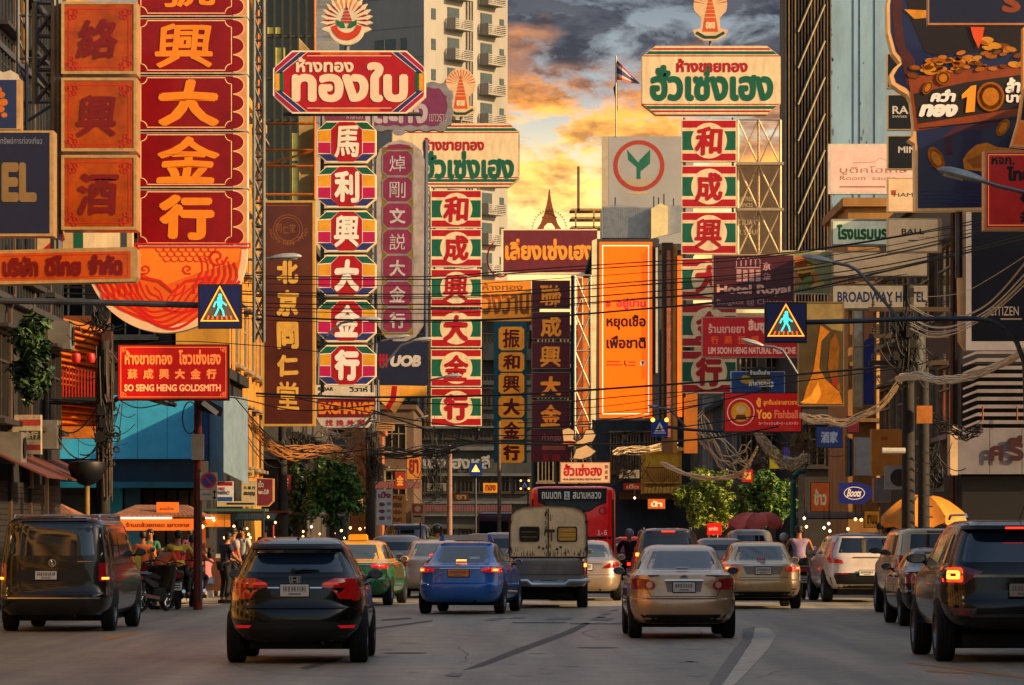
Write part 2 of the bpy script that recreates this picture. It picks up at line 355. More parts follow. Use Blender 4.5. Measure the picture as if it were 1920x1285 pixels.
        fr = MB(); fr.strip([(x - w / 2 - .012, z - h / 2 - .012), (x + w / 2 + .012, z - h / 2 - .012), (x + w / 2 + .012, z + h / 2 + .012), (x - w / 2 - .012, z + h / 2 + .012)], [(x - w / 2, z - h / 2), (x + w / 2, z - h / 2), (x + w / 2, z + h / 2), (x - w / 2, z + h / 2)], y - .002, y + .03); fr.obj('plate_frame', TRIM, o)
    def glasshouse(s, zb, zt, wr, y0, y1, yb=None, glass=GLASS, rr=None):
        w0 = s.ry and tabv(s.tab, zb)[0]; w1 = tabv(s.tab, zt)[0]
        s.rear('rear_window', rr or [(zb, -w0 * wr, w0 * wr), (zb + .04, -w0 * wr * 1.01, w0 * wr * 1.01), (zt - .04, -w1 * wr * .99, w1 * wr * .99), (zt, -w1 * (wr - .06), w1 * (wr - .06))], glass, .004, 12)
        m = (y0 + y1) / 2; a, b = tabv(s.tab, zb), tabv(s.tab, zt)
        s.side('side_window', [(zb, y0, m - .05), (zt, y0 + .28, m - .05)], glass, .004); s.side('side_window', [(zb, m + .05, y1), (zt, m + .05, y1 - .62)], glass, .004)
        s.front('windscreen', [(zb, -w0 * .86, w0 * .86), (zt, -w1 * .86, w1 * .86)], glass, .004)
        s.side('door_seam', [(.42, m - .008, m + .008), (zb, m - .008, m + .008)], TRIM, .003, 1)
    def handles(s, z, ys):
        for y in ys:
            s.side('door_handle', [(z, y, y + .16), (z + .025, y, y + .16)], s.body.data.materials[0], .035, 3, sub=1)
BLACKP = lambda c='#020206': M(c, .22, 0, dirt=0, coat=.55, spec=.25)
def text_on(par, t, x, z, w, h, y, mat, bold=.02, name='badge'):
    v, f, dz = glyphs(t, bold); o = MB().add([(x - w / 2 + w * a, y - e, z - h / 2 + h * b) for (a, b), e in zip(v, dz)], f).obj(name, mat, par); return o
def paint(c, metal=.5, rough=.38, dirt=.15): return M(c, rough, metal, dirt=dirt, coat=1., scale=2.5)
def sedan(name, label, xc, d, head, W, H, L, body, lampcol='round', cat='car', body2=None, glass=GLASSL, deck=1.0, **kw):
    h = H / 1.47; W2 = W / 2; k = W2 / .85; dk = deck
    tab = [(.24, .72 * k, .16, L - .3), (.32, .80 * k, .05, L - .1), (.45, .84 * k, .005, L), (.58, .85 * k, .0, L), (.615, .85 * k, .01, L - .02), (.64, .845 * k, .055, L - .08), (.80, .845 * k, .09, L - .3), (.90 * dk, .835 * k, .10, L - .7), (.965 * dk, .80 * k, .12, L - 1.0), (.995 * dk, .755 * k, .20, L - 1.18), (1.015 * dk, .72 * k, .50, L - 1.32), (1.04 * dk, .705 * k, .62, L - 1.38), (1.36 * h, .575 * k, 1.16, L - 2.15), (1.415 * h, .53 * k, 1.32, L - 2.3), (1.45 * h, .44 * k, 1.55, L - 2.5), (H, .25 * k, 1.9, L - 2.7)]
    c = Car(name, label, cat, xc, d, tab, body, head, paint2=body2, zsplit=.96 * dk, **kw)
    c.glasshouse(1.05 * dk, 1.365 * h, .93, .95, L - 1.75, glass=glass); c.wheels(.92, L - .95, W2 - .12, .31)
    c.mirrors(L - 1.75, .98, body2 or body)
    c.rear('bumper_seam', [(.628, -.84 * k, .84 * k), (.634, -.84 * k, .84 * k)], TRIM, .004, 12, sub=1)
    c.handles(.86, (1.35, 2.35)); c.rear('high_brake_light', [(1.07 * dk, -.09, .09), (1.09 * dk, -.09, .09)], LENSD, .01, 3, sub=1)
    return c, k
def suv_tab(W2, H, L, zs=1.0, rake=.35, belt=1.0, shoulder=.93):
    k = W2
    return [(.30, .86 * k, .16, L - .35), (.40, .95 * k, .04, L - .1), (.52, .985 * k, 0, L), (.66, 1. * k, .0, L - .02), (.72, 1. * k, .03, L - .05), (.86, .99 * k, .05, L - .25), (.98 * belt, .965 * k, .07, L - .9), (1.06 * belt, .93 * k, .10, L - 1.2), (H - .22, .80 * k, .10 + rake, L - 2.0), (H - .12, .755 * k, .12 + rake * 1.2, L - 2.2), (H - .07, .70 * k, .16 + rake * 1.1, L - 2.35), (H - .025, .58 * k, .30 + rake, L - 2.6), (H, .36 * k, .6 + rake, L - 3.0)]
# ---------- the cars in the street ----------
def rails(c, mat, z, x, y0, y1):
    for sg in (1, -1): MB().tube([(sg * x, y0, z - .05), (sg * x, y0 + .15, z), (sg * x, y1 - .15, z), (sg * x, y1, z - .05)], .018).obj('roof_rail', mat, c.root)
def toyota(c, z, x=0, w=.12, mat=CHROME):
    y = c.ry(x, z) - .02; mb = MB()
    for (a, b, cz) in ((w / 2, w * .34, 0), (w * .19, w * .32, 0), (w * .38, w * .13, w * .16)):
        mb.strip(circ(x, z + cz, a, 20, b), circ(x, z + cz, a - .009, 20, b - .009), y, y + .02)
    mb.obj('badge', mat, c.root)
# 1 black crossover
c = Car('crossover_car', 'glossy black crossover with red tail lights, largest car at the lower left', 'car', 552, 50.3,
        [(.27, .74, .2, 4.0), (.34, .80, .06, 4.15), (.44, .865, .01, 4.25), (.58, .885, 0, 4.29), (.70, .885, .03, 4.27), (.74, .88, .06, 4.2), (.90, .87, .07, 3.9), (1.02, .85, .09, 3.3), (1.08, .82, .11, 3.1), (1.13, .785, .17, 2.95), (1.40, .65, .42, 2.3), (1.47, .61, .42, 2.1), (1.505, .585, .44, 2.0), (1.55, .54, .6, 1.9), (1.585, .46, .8, 1.8), (1.6, .3, 1.1, 1.7)],
        BLACKP(), 0, n=5)
GLN = M('#1b2b40', .06, dirt=.2, coat=.8, spec=.9)
c.rear('rear_window', [(1.155, -.66, .66), (1.18, -.68, .68), (1.40, -.57, .57), (1.435, -.50, .50)], GLN, .006, 14)
c.side('side_window', [(1.10, .95, 1.75), (1.44, 1.05, 1.75)], GLASS, .004); c.side('side_window', [(1.10, 1.85, 2.85), (1.44, 1.85, 2.35)], GLASS, .004)
c.front('windscreen', [(1.12, -.66, .66), (1.42, -.55, .55)], GLASS)
c.rear('spoiler', [(1.455, -.585, .585), (1.515, -.56, .56)], TRIM, .16, 14, sub=2)
c.rear('taillight', [(.80, .72, .80), (.88, .68, .835), (.96, .645, .84), (.965, .34, .84), (1.02, .345, .835), (1.07, .47, .80), (1.085, .50, .78)], M('#a00c0a', .12, em=.10, dirt=0, coat=1), .016, 8, both=True)
c.rear('taillight_strip', [(1.0, .35, .56), (1.03, .38, .52)], M('#d83a20', .2, em=.3, dirt=0), .022, 4, both=True)
c.side('taillight', [(.82, .11, .2), (.96, .09, .42), (1.08, .14, .30)], M('#a00c0a', .12, em=.10, dirt=0, coat=1), .012, 4)
c.rear('garnish', [(.955, -.34, .34), (.972, -.34, .34)], CHROME, .02, 8, sub=1)
c.rear('tailgate_crease', [(.705, -.62, .62), (.715, -.64, .64)], TRIM, .02, 12, sub=1); c.rear('bumper_trim', [(.30, -.70, .70), (.40, -.80, .80), (.50, -.66, .66), (.53, -.5, .5)], M('#0b0b0d', .6, dirt=.3), .012, 14)
c.rear('reflector', [(.455, .58, .74), (.49, .54, .76)], M('#d01822', .15, em=.25, dirt=0), .022, 3, both=True, sub=1)
c.plate(.93, .36, .15, seed=3); y = c.ry(0, 1.06) - .02
mb = MB(); mb.strip([(-.065, 1.01), (.065, 1.01), (.075, 1.11), (-.075, 1.11)], [(-.05, 1.02), (.05, 1.02), (.06, 1.10), (-.06, 1.10)], y, y + .03); mb.box(-.045, -.022, y - .002, y + .02, 1.022, 1.098); mb.box(.022, .045, y - .002, y + .02, 1.022, 1.098); mb.box(-.022, .022, y - .002, y + .02, 1.052, 1.068); mb.obj('badge', CHROME, c.root)
mb = MB().tube([(-.02, c.ry(0, 1.17) - .02, 1.17), (.12, c.ry(0, 1.19) - .03, 1.19), (.3, c.ry(.3, 1.185) - .02, 1.18)], .014); mb.lathe([(0, -.03), (.04, -.02), (.035, .03)], 10, c=(-.02, c.ry(0, 1.17), 1.17), axis='y'); mb.obj('rear_wiper', TRIM, c.root)
MB().prism([(-.02, 1.60), (.02, 1.60), (.006, 1.68), (-.006, 1.68)], .9, 1.05, back=True).obj('shark_fin', TRIM, c.root)
c.wheels(.86, 3.47, .78, .335, 1.1); c.mirrors(2.75, 1.05, TRIM); c.handles(.98, (1.35, 2.3))
# 2 brown van
tab = [(.28, .82, .12, 4.7), (.38, .91, .03, 4.9), (.5, .94, 0, 4.95), (.62, .95, 0, 4.95), (.67, .95, .04, 4.9), (.95, .95, .06, 4.75), (1.10, .935, .07, 4.3), (1.2, .92, .08, 4.1), (1.72, .84, .16, 3.4), (1.82, .80, .2, 3.25), (1.88, .74, .28, 3.1), (1.93, .5, .6, 2.8)]
c = Car('van', 'dark brown passenger van with tinted windows parked by the left kerb', 'van', 97, 66.4, tab, M('#0e0a07', .25, 0, dirt=0, coat=.7, spec=.35), 2.0, n=9)
c.rear('rear_window', [(1.27, -.80, .80), (1.3, -.82, .82), (1.76, -.76, .76), (1.80, -.70, .70)], GLASS, .006, 12)
c.side('side_window', [(1.25, .25, 1.55), (1.78, .38, 1.55)], GLASS, .004); c.side('side_window', [(1.25, 1.68, 2.75), (1.78, 1.68, 2.75)], GLASS, .004); c.side('side_window', [(1.25, 2.85, 3.75), (1.76, 2.85, 3.25)], GLASS, .004)
c.rear('taillight', [(.84, .78, .94), (.90, .77, .945), (1.12, .77, .935), (1.15, .79, .92)], M('#8c0a10', .15, em=.06, dirt=0, coat=1), .02, 4, both=True); c.rear('lit_lamp', [(.875, .82, .91), (.91, .82, .91)], LITC, .028, 3, both=True, sub=1)
c.rear('chrome_strip', [(.555, -.75, .8), (.575, -.75, .8)], CHROME, .016, 12, sub=1); c.rear('plate_recess', [(.84, -.62, .62), (.86, -.66, .66), (1.03, -.58, .58)], M('#0e0c0b', .5, dirt=.2), .006, 10)
c.rear('tailgate_seam', [(.815, -.76, .76), (.822, -.76, .76)], TRIM, .01, 12, sub=1); c.plate(.945, .36, .14, x=-.1, seed=9)
y = c.ry(0, 1.15) - .02; mb = MB(); mb.strip(circ(0, 1.15, .062, 24), circ(0, 1.15, .052, 24), y, y + .02)
for pl in ([(-.04, 1.19), (-.012, 1.11), (0, 1.135), (.012, 1.11), (.04, 1.19)], [(-.022, 1.195), (0, 1.15), (.022, 1.195)]):
    for a, b in zip(pl, pl[1:]): mb.tube([(a[0], y, a[1]), (b[0], y, b[1])], .006, 4)
mb.obj('badge', CHROME, c.root); MB().box(.42, .68, c.ry(.5, 1.17) - .02, c.ry(.5, 1.17), 1.165, 1.18).obj('chrome_lettering', CHROME, c.root)
c.wheels(.95, 3.95, .83, .34, 1.05); c.mirrors(3.6, 1.25, TRIM); MB().box(-.55, .55, .2, .24, 1.875, 1.9).obj('high_brake_light', LENSD, c.root)
for x in (-.6, -.2, .25, .6): MB().tube([(x, .5, 1.945), (x, 3., 1.945)], .02).obj('roof_rib', CHROME, c.root)
rails(c, CHROME, 1.95, .72, .5, 3.0)
# 3 champagne sedan, old model with round lamps
PCH = paint('#cca680', .55, .32)
c, k = sedan('sedan_car', 'beige silver older sedan driving alone in the right lane, nearest the centre', 1283, 62, -.4, 1.70, 1.47, 4.5, PCH, deck=1.03)
def oval(c, x, z, a, b, mat, off, both=True, tilt=0, name='taillight', par=None):
    rows = [(z - b, x, x + .001)] + [(z + b * math.sin(t), x - a * math.cos(t) + tilt * b * math.sin(t), x + a * math.cos(t) + tilt * b * math.sin(t)) for t in [R(q) for q in (-65, -45, -20, 0, 20, 45, 65)]] + [(z + b, x + tilt * b, x + .001 + tilt * b)]
    return c.rear(name, rows, mat, off, 6, both=both, sub=1)
c.rear('taillight', [(.775, .50, .80), (.80, .46, .815), (.84, .445, .825), (.885, .47, .83), (.925, .56, .825), (.945, .68, .80)], LENS, .022, 8, both=True)
oval(c, .535, .842, .05, .05, LENSW, .03, name='reverse_light'); c.rear('lamp_divider', [(.79, .60, .61), (.93, .60, .61)], M('#2a0508', .3, dirt=0), .025, 1, both=True)
c.side('taillight', [(.80, .12, .2), (.86, .12, .34), (.93, .13, .26)], LENS, .014, 4)
c.rear('chrome_garnish', [(.905, -.31, .31), (.93, -.29, .29)], CHROME, .035, 8, sub=1); c.rear('plate_recess', [(.735, -.26, .26), (.90, -.29, .29)], M('#7d6f66', .4, .5, dirt=.2), .006, 6); c.plate(.81, .34, .15, seed=5); toyota(c, .955)
c.rear('boot_seam', [(.66, -.50, .50), (.668, -.52, .52)], TRIM, .006, 12, sub=1)
for sg in (1, -1): c.rear('boot_seam', [(.67, sg * .51, sg * .52), (.76, sg * .56, sg * .568), (.79, sg * .57, sg * .578)], TRIM, .005, 1)
for x, w in ((-.47, .17), (.47, .26)): MB().box(x - w / 2, x + w / 2, c.ry(x, .985) - .018, c.ry(x, .985), .978, .995).obj('lettering', M('#4a4440', .3, .8, dirt=0), c.root)
c.rear('lower_valance', [(.25, -.68, .68), (.38, -.80, .80)], M('#0c0b0b', .6, dirt=.3), .012, 12)
# 4 blue taxi
PBL = paint('#0a62c0', .1, .35); c, k = sedan('taxi_car', 'bright blue taxi with a long roof sign and lit brake lights', 857, 80.6, 6.5, 1.77, 1.47, 4.6, PBL, cat='taxi')
LK = M('#c01018', .15, em=.35, dirt=0, coat=1)
c.rear('taillight', [(.845, .62, .87), (.86, .50, .875), (.905, .46, .88), (.945, .56, .87)], LK, .022, 8, both=True); c.rear('brake_lamp', [(.865, .68, .84), (.93, .68, .83)], LIT, .03, 4, both=True, sub=1)
c.rear('brake_core', [(.88, .71, .79), (.915, .71, .79)], LITC, .036, 2, both=True, sub=1); c.side('taillight', [(.86, .12, .24), (.93, .12, .36)], LK, .014, 4)
c.rear('chrome_garnish', [(.915, -.46, .46), (.94, -.46, .46)], CHROME, .026, 10, sub=1); c.plate(.835, .42, .14, PLATEO, x=.02, seed=8); toyota(c, .97)
c.rear('brake_lamp', [(1.075, -.1, .1), (1.10, -.1, .1)], LITC, .018, 3, sub=1); c.rear('window_sticker', [(1.11, .18, .36), (1.16, .14, .36)], M('#9fb8b0', .4, dirt=0), .01, 3, sub=1)
c.rear('reflector', [(.44, .66, .78), (.465, .66, .78)], LENSD, .016, 3, both=True, sub=1)
mb = MB().prism([(-.47, 1.49), (.47, 1.49), (.45, 1.60), (-.45, 1.60)], 1.45, 1.62, back=True); o = mb.obj('roof_sign', M('#b0a69a', .4, em=.05, dirt=.2), c.root)
for sg in (1, -1): MB().prism([(sg * .46, 1.475), (sg * .56, 1.475), (sg * .50, 1.61), (sg * .45, 1.61)], 1.44, 1.63, back=True).obj('sign_end', PBL, o)
# 5 yellow green taxi
c, k = sedan('taxi_car', 'yellow over green taxi half hidden behind the black crossover', 655, 90, 5, 1.77, 1.48, 4.6, paint('#0c6a3c', .1, .35), cat='taxi', body2=paint('#e8a80c', .1, .35))
c.rear('taillight', [(.84, .60, .87), (.86, .50, .875), (.905, .46, .88), (.945, .56, .87)], LK, .022, 8, both=True); c.side('taillight', [(.86, .12, .24), (.93, .12, .36)], LK, .014, 4); c.plate(.835, seed=18)
c.rear('reflector', [(.44, .66, .80), (.465, .66, .80)], LENS, .016, 3, both=True, sub=1); c.rear('chrome_garnish', [(.915, -.46, .46), (.935, -.46, .46)], CHROME, .026, 10, sub=1)
MB().prism([(-.22, 1.48), (.22, 1.48), (.21, 1.58), (.17, 1.61), (-.17, 1.61), (-.21, 1.58)], 1.5, 1.7, back=True).obj('roof_sign', M('#e0941c', .4, em=.25, dirt=.1), c.root)
# 6 pinkish white sedan behind the blue taxi
c, k = sedan('sedan_car', 'pale pinkish sedan partly hidden behind the blue taxi', 812, 100, 0, 1.75, 1.48, 4.5, paint('#a8948c', .3, .35))
c.rear('taillight', [(.80, .62, .86), (.92, .60, .86)], LENS, .02, 4, both=True); c.plate(.82, x=-.05, seed=21); c.rear('brake_lamp', [(1.08, -.1, .1), (1.10, -.1, .1)], LIT, .018, 3, sub=1)
# 7 pickup with rusty canopy
PSV = paint('#8a8482', .5, .36)
tab = [(.48, .80, .10, 5.0), (.56, .84, .06, 5.1), (.62, .86, .05, 5.15), (.98, .86, .05, 5.1), (1.05, .855, .055, 4.0), (1.09, .84, .06, 3.9), (1.095, .78, 1.9, 3.8), (1.5, .70, 2.0, 3.3), (1.62, .6, 2.1, 3.2), (1.66, .4, 2.3, 3.0)]
c = Car('pickup_truck', 'old grey pickup truck with a rusty cream rear canopy and two small windows', 'pickup truck', 1028, 87, tab, PSV, 1.0, n=12)
c.rear('tailgate', [(.70, -.74, .74), (1.04, -.74, .74)], M('#77716e', .4, .5, dirt=.35, coat=.6), .014, 8); c.rear('tailgate_crease', [(.735, -.72, .72), (.745, -.72, .72)], TRIM, .02, 8, sub=1)
c.rear('taillight', [(.72, .77, .845), (1.02, .77, .845)], LENS, .03, 3, both=True); c.rear('lit_lamp', [(.90, .785, .835), (.98, .785, .835)], LITC, .036, 2, both=True, sub=1)
mb = MB(); mb.tube([(-.86, .12, .60), (-.80, -.02, .60), (-.45, -.06, .60), (-.36, -.06, .52), (.36, -.06, .52), (.45, -.06, .60), (.80, -.02, .60), (.86, .12, .60)], .055, 8); mb.box(-.35, .35, -.05, .1, .50, .60); mb.obj('chrome_bumper', CHROME, c.root, smooth=True)
c.plate(.545, .34, .11, M('#a89878', .5, dirt=.3), seed=31).__class__; c.root.children[-1].location.y = -.12
RC = M('#ffdca8', .45, em=.0, dirt=.22, scale=3, bump=.1); RRT = M('#5e2f14', .8, dirt=.6, scale=6)
prof = [(-.855, 1.10), (-.86, 1.25), (-.86, 1.85), (-.83, 2.03), (-.74, 2.14), (-.58, 2.20), (-.3, 2.23), (0, 2.24), (.3, 2.23), (.58, 2.20), (.74, 2.14), (.83, 2.03), (.86, 1.85), (.86, 1.25), (.855, 1.10)]
cn = MB().prism(prof, .08, 2.0, back=True).obj('canopy', RC, c.root)
MB().strip(prof, [(x * .965, 1.12 + (z - 1.10) * .975) for x, z in prof], .03, .10).obj('canopy_rim', RRT, cn)
for sg in (1, -1):
    dp = [(sg * .01, 1.13), (sg * .80, 1.13), (sg * .81, 1.82), (sg * .74, 2.02), (sg * .55, 2.13), (sg * .3, 2.165), (sg * .01, 2.17)]
    dr = MB().prism(dp, .045, .09).obj('canopy_door', RC, c.root)
    wx = [(sg * .22, 1.45), (sg * .60, 1.45), (sg * .63, 1.49), (sg * .63, 1.74), (sg * .60, 1.78), (sg * .22, 1.78), (sg * .19, 1.74), (sg * .19, 1.49)]
    cxx = sg * .41; MB().strip(wx, [(cxx + (x - cxx) * .87, 1.615 + (z - 1.615) * .84) for x, z in wx], .02, .05).obj('window_gasket', TRIM, dr)
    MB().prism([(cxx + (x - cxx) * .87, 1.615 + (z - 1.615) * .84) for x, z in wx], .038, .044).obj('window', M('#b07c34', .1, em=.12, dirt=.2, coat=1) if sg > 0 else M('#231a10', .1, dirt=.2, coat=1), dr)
    mb = MB()
    for zz in (1.55, 1.66): mb.tube([(cxx - .17, .034, zz), (cxx + .17, .034, zz)], .010, 4)
    mb.obj('window_bar', M('#a88a50', .4, .5), dr)
    for zz in (1.30, 1.88): MB().box(sg * .80, sg * .87, .0, .06, zz - .03, zz + .03).obj('hinge', RRT, dr)
mb = MB(); mb.box(-.012, .012, .02, .05, 1.13, 2.17); mb.box(-.07, .14, .0, .05, 1.66, 1.72); mb.box(.06, .085, .0, .05, 1.47, 1.68)
for x, z in ((.27, 1.33), (.19, 1.29), (-.11, 1.30), (-.2, 1.33)): mb.lathe([(0, .02), (.028, .03), (.028, .06)], 8, c=(x, 0, z), axis='y')
mb.obj('latch', RRT, cn)
g = random.Random(4); mb = MB()
for i in range(95):
    x = g.choice((g.gauss(0, .06), g.uniform(-.8, .8))); z = 1.13 + abs(g.gauss(0, .04)) if abs(x) > .1 else g.uniform(1.13, 2.1); w = g.uniform(.003, .014); h = g.uniform(.03, .14); mb.add([(x - w, .043, z), (x + w, .043, z + g.uniform(-.01, .01)), (x + w * .5, .043, z + h), (x - w * .4, .043, z + h * .8)], [(0, 1, 2, 3)])
mb.obj('rust_streaks', RRT, cn); c.wheels(1.1, 4.1, .74, .35, 1.15); c.mirrors(3.6, 1.15, CHROME)
# 8 beige sedan behind the pickup
c, k = sedan('sedan_car', 'champagne sedan between the canopy pickup and the red bus', 1098, 96, .3, 1.78, 1.46, 4.7, paint('#b09a84', .55, .33))
c.rear('taillight', [(.80, .42, .86), (.86, .50, .87), (.93, .60, .87)], LENS, .022, 6, both=True); c.rear('chrome_garnish', [(.90, -.42, .42), (.915, -.42, .42)], CHROME, .024, 8, sub=1); c.plate(.82, seed=44)
# 9 red bus
PRB = M('#d01014', .3, dirt=.2, coat=.6, em=.16)  # body paint glows a little to lift the red
tab = [(.35, 1.16, .1, 10.8), (.5, 1.24, .02, 11), (1.2, 1.25, 0, 11), (2.75, 1.25, .02, 10.95), (2.88, 1.22, .06, 10.9), (2.95, 1.12, .16, 10.8), (2.98, .9, .4, 10.6)]
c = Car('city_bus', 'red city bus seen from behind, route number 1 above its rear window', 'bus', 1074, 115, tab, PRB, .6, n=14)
SB = M('#151c20', .15, dirt=.2, coat=.6); y = -.03
bx = lambda px: (px - 1074) / 65.2; bz = lambda py: CH + (HY - py) / 65.2
mb = MB().prism([(bx(1008), bz(916)), (bx(1138), bz(916)), (bx(1137), bz(943)), (bx(1118), bz(950)), (bx(1108), bz(958)), (bx(1092), bz(962)), (bx(1050), bz(962)), (bx(1028), bz(950)), (bx(1008), bz(943))], y, .03); o = mb.obj('rear_window', SB, c.root)
MB().prism([(bx(1020), bz(941)), (bx(1132), bz(941)), (bx(1116), bz(949)), (bx(1106), bz(957)), (bx(1040), bz(957))], y - .01, y).obj('glass_reflection_panel', M('#3c4e54', .1, dirt=.3, coat=1), o)  # paler shape painted on the dark glass as a reflection
for t, a, b, mt in (('ถนนตก', 1016, 1052, WHITE), ('สนามหลวง', 1074, 1127, WHITE)): text_on(o, t, (bx(a) + bx(b)) / 2, bz(929), bx(b) - bx(a), .20, y - .012, mt, .014, 'route_lettering')
r_ = MB().prism([(bx(1058), bz(937)), (bx(1068), bz(937)), (bx(1068), bz(922)), (bx(1058), bz(922))], y - .012, y).obj('route_number_plate', M('#c8c8c4', .5, em=.1), o); text_on(r_, '１', bx(1063), bz(929.5), .09, .16, y - .016, INK, .03, 'route_number')
text_on(c.root, '１-６', bx(1129), bz(999), .27, .15, y, WHITE, .02, 'fleet_number')
MB().strip(circ(bx(1130), bz(958), .11, 20), circ(bx(1130), bz(958), .09, 20), y, .02).obj('emblem', M('#5a0a0a', .5), c.root)
c.rear('engine_grille', [(1.45, -1.1, 1.1), (1.53, -1.1, 1.1)], SB, .02, 10, sub=1); c.rear('taillight', [(.7, .95, 1.1), (1.0, .95, 1.1)], LENS, .03, 2, both=True); c.side('side_window', [(1.5, .8, 10), (2.6, .8, 10)], SB, .01, 4); c.side('edge_trim', [(.6, .12, .2), (2.6, .12, .2)], TRIM, .02, 2)
c.wheels(2.5, 8.5, 1.08, .48, 1.5)
# 10 dark suv behind the champagne sedan
c = Car('suv_car', 'dark grey SUV with one lit tail lamp behind the beige older sedan', 'car', 1254, 101, suv_tab(.91, 1.76, 4.6), paint('#23232a', .5, .35), .5)
c.rear('rear_window', [(1.12, -.76, .76), (1.5, -.68, .68)], GLASS, .006, 10); c.rear('taillight', [(.9, .74, .88), (1.15, .76, .86)], LK, .02, 4, both=True); mb = MB().box(-.83, -.73, c.ry(.78, 1.08) - .05, c.ry(.78, 1.08), 1.05, 1.13).obj('lit_lamp', LITC, c.root)
c.rear('high_brake_light', [(1.66, -.17, .17), (1.685, -.17, .17)], LIT, .02, 4, sub=1); c.side('side_window', [(1.12, .5, 3.2), (1.58, .7, 2.6)], GLASS, .004); c.wheels(.85, 3.6, .8, .34); c.plate(.8, seed=3); rails(c, CHROME, 1.76, .6, .8, 2.4)
# 11 golden silver sedan right
PGS = paint('#d0aa74', .55, .3); c, k = sedan('sedan_car', 'golden silver sedan with lit right brake lamp, right of the beige older sedan', 1432, 86, -1.0, 1.76, 1.46, 4.55, PGS)
c.rear('taillight', [(.80, .66, .85), (.84, .50, .865), (.90, .52, .87), (.945, .66, .865)], LK, .022, 8, both=True); c.rear('brake_lamp', [(.85, .70, .83), (.92, .70, .83)], LIT, .03, 4, both=True, sub=1); c.rear('brake_core', [(.87, .73, .79), (.90, .73, .79)], LITC, .036, 2, both=True, sub=1)
c.rear('chrome_garnish', [(.93, -.44, .44), (.95, -.44, .44)], CHROME, .03, 8, sub=1); c.rear('plate_recess', [(.75, -.36, .36), (.91, -.44, .44)], M('#8c7c6c', .4, .5, dirt=.2), .006, 6); c.plate(.83, seed=15); toyota(c, .985)
for x in (-.09, -.04, .01, .06): MB().box(x, x + .03, c.ry(x, 1.10) - .014, c.ry(x, 1.10), 1.085, 1.12).obj('window_sticker', M('#b04060', .5, em=.1), c.root)
c.rear('boot_seam', [(.68, -.52, .52), (.688, -.54, .54)], TRIM, .006, 12, sub=1); c.rear('reflector', [(.42, .60, .78), (.45, .60, .78)], LENS, .016, 3, both=True, sub=1); c.rear('lower_valance', [(.25, -.70, .70), (.38, -.82, .82)], M('#0c0b0b', .6, dirt=.3), .012, 12)
# 12 white compact suv
tab = [(.32, .80, .2, 4.1), (.42, .88, .05, 4.3), (.55, .93, .0, 4.4), (.7, .93, .0, 4.42), (.74, .93, .03, 4.4), (1.0, .92, .06, 3.9), (1.08, .90, .08, 3.5), (1.14, .87, .12, 3.3), (1.48, .74, .38, 2.6), (1.56, .70, .42, 2.4), (1.60, .62, .5, 2.2), (1.65, .4, .9, 1.9)]
c = Car('crossover_car', 'white crossover with a black roof and tall red tail lamps, right lane', 'car', 1624, 94, tab, paint('#d8cac0', .15, .35), -2.5, paint2=paint('#101014', .2, .3), zsplit=1.56)
c.rear('rear_window', [(1.17, -.74, .74), (1.2, -.76, .76), (1.46, -.64, .64), (1.52, -.6, .6)], GLASS, .006, 10)
c.rear('taillight', [(.93, .52, .84), (1.0, .56, .86), (1.05, .76, .88), (1.20, .76, .83), (1.42, .68, .73)], M('#a80c18', .15, em=.15, dirt=0, coat=1), .02, 6, both=True)
c.rear('lower_cladding', [(.33, -.74, .74), (.66, -.86, .86), (.70, -.5, .5)], TRIM, .014, 12); c.plate(.70, .36, .12, x=.02, seed=61); c.rear('reflector', [(.66, .42, .74), (.70, .42, .74)], LENS, .024, 3, both=True, sub=1)
MB().box(-.3, .32, c.ry(0, 1.06) - .02, c.ry(0, 1.06), 1.055, 1.075).obj('lettering', M('#6a625c', .4, .6), c.root); c.side('side_window', [(1.14, .9, 2.2), (1.48, 1.05, 2.2)], GLASS, .004); c.side('side_window', [(1.14, 2.3, 3.2), (1.48, 2.3, 2.7)], GLASS, .004)
c.wheels(.85, 3.55, .82, .36, 1.1); c.mirrors(3.05, 1.1, TRIM)
# 13 beige utility truck
tab = [(.42, .82, .1, 5.1), (.52, .88, .02, 5.2), (.6, .9, 0, 5.25), (1.0, .9, .02, 5.0), (1.15, .89, .04, 4.0), (1.22, .87, .08, 3.9), (1.62, .78, .35, 3.2), (1.68, .74, .4, 3.1), (1.73, .6, .5, 2.9)]
c = Car('suv_car', 'beige SUV with its lamps dark, between the white crossover and the black sedan', 'car', 1763, 79, tab, paint('#d0b488', .4, .33), 0, n=8)
c.rear('rear_window', [(1.24, -.76, .76), (1.62, -.7, .7)], M('#1d1610', .06, coat=1, dirt=.3), .006, 8); c.rear('taillight', [(.92, .72, .87), (1.2, .74, .86)], LENS, .024, 4, both=True); c.rear('high_brake_light', [(1.66, -.22, .22), (1.69, -.22, .22)], LENSD, .02, 4, sub=1)
c.side('side_window', [(1.2, .5, 1.7), (1.6, .6, 1.7)], GLASS, .004); c.side('side_window', [(1.2, 1.8, 3.6), (1.6, 1.8, 3.1)], GLASS, .004); c.wheels(1.0, 4.1, .8, .38, 1.15); c.mirrors(3.4, 1.22, TRIM, .13); c.plate(.75, seed=41)
# 14 black sedan
c, k = sedan('sedan_car', 'black sedan squeezed between the beige SUV and the dark SUV at right', 1786, 70, -.3, 1.72, 1.40, 4.4, BLACKP('#050507'), glass=GLASS)
c.rear('taillight', [(.76, .60, .84), (.84, .56, .85), (.94, .64, .85)], M('#6a0a28', .15, dirt=0, coat=1, em=.1), .022, 6, both=True); c.side('taillight', [(.78, .12, .3), (.92, .12, .42)], M('#6a0a28', .15, dirt=0, coat=1, em=.1), .014, 4); c.plate(.84, seed=51)
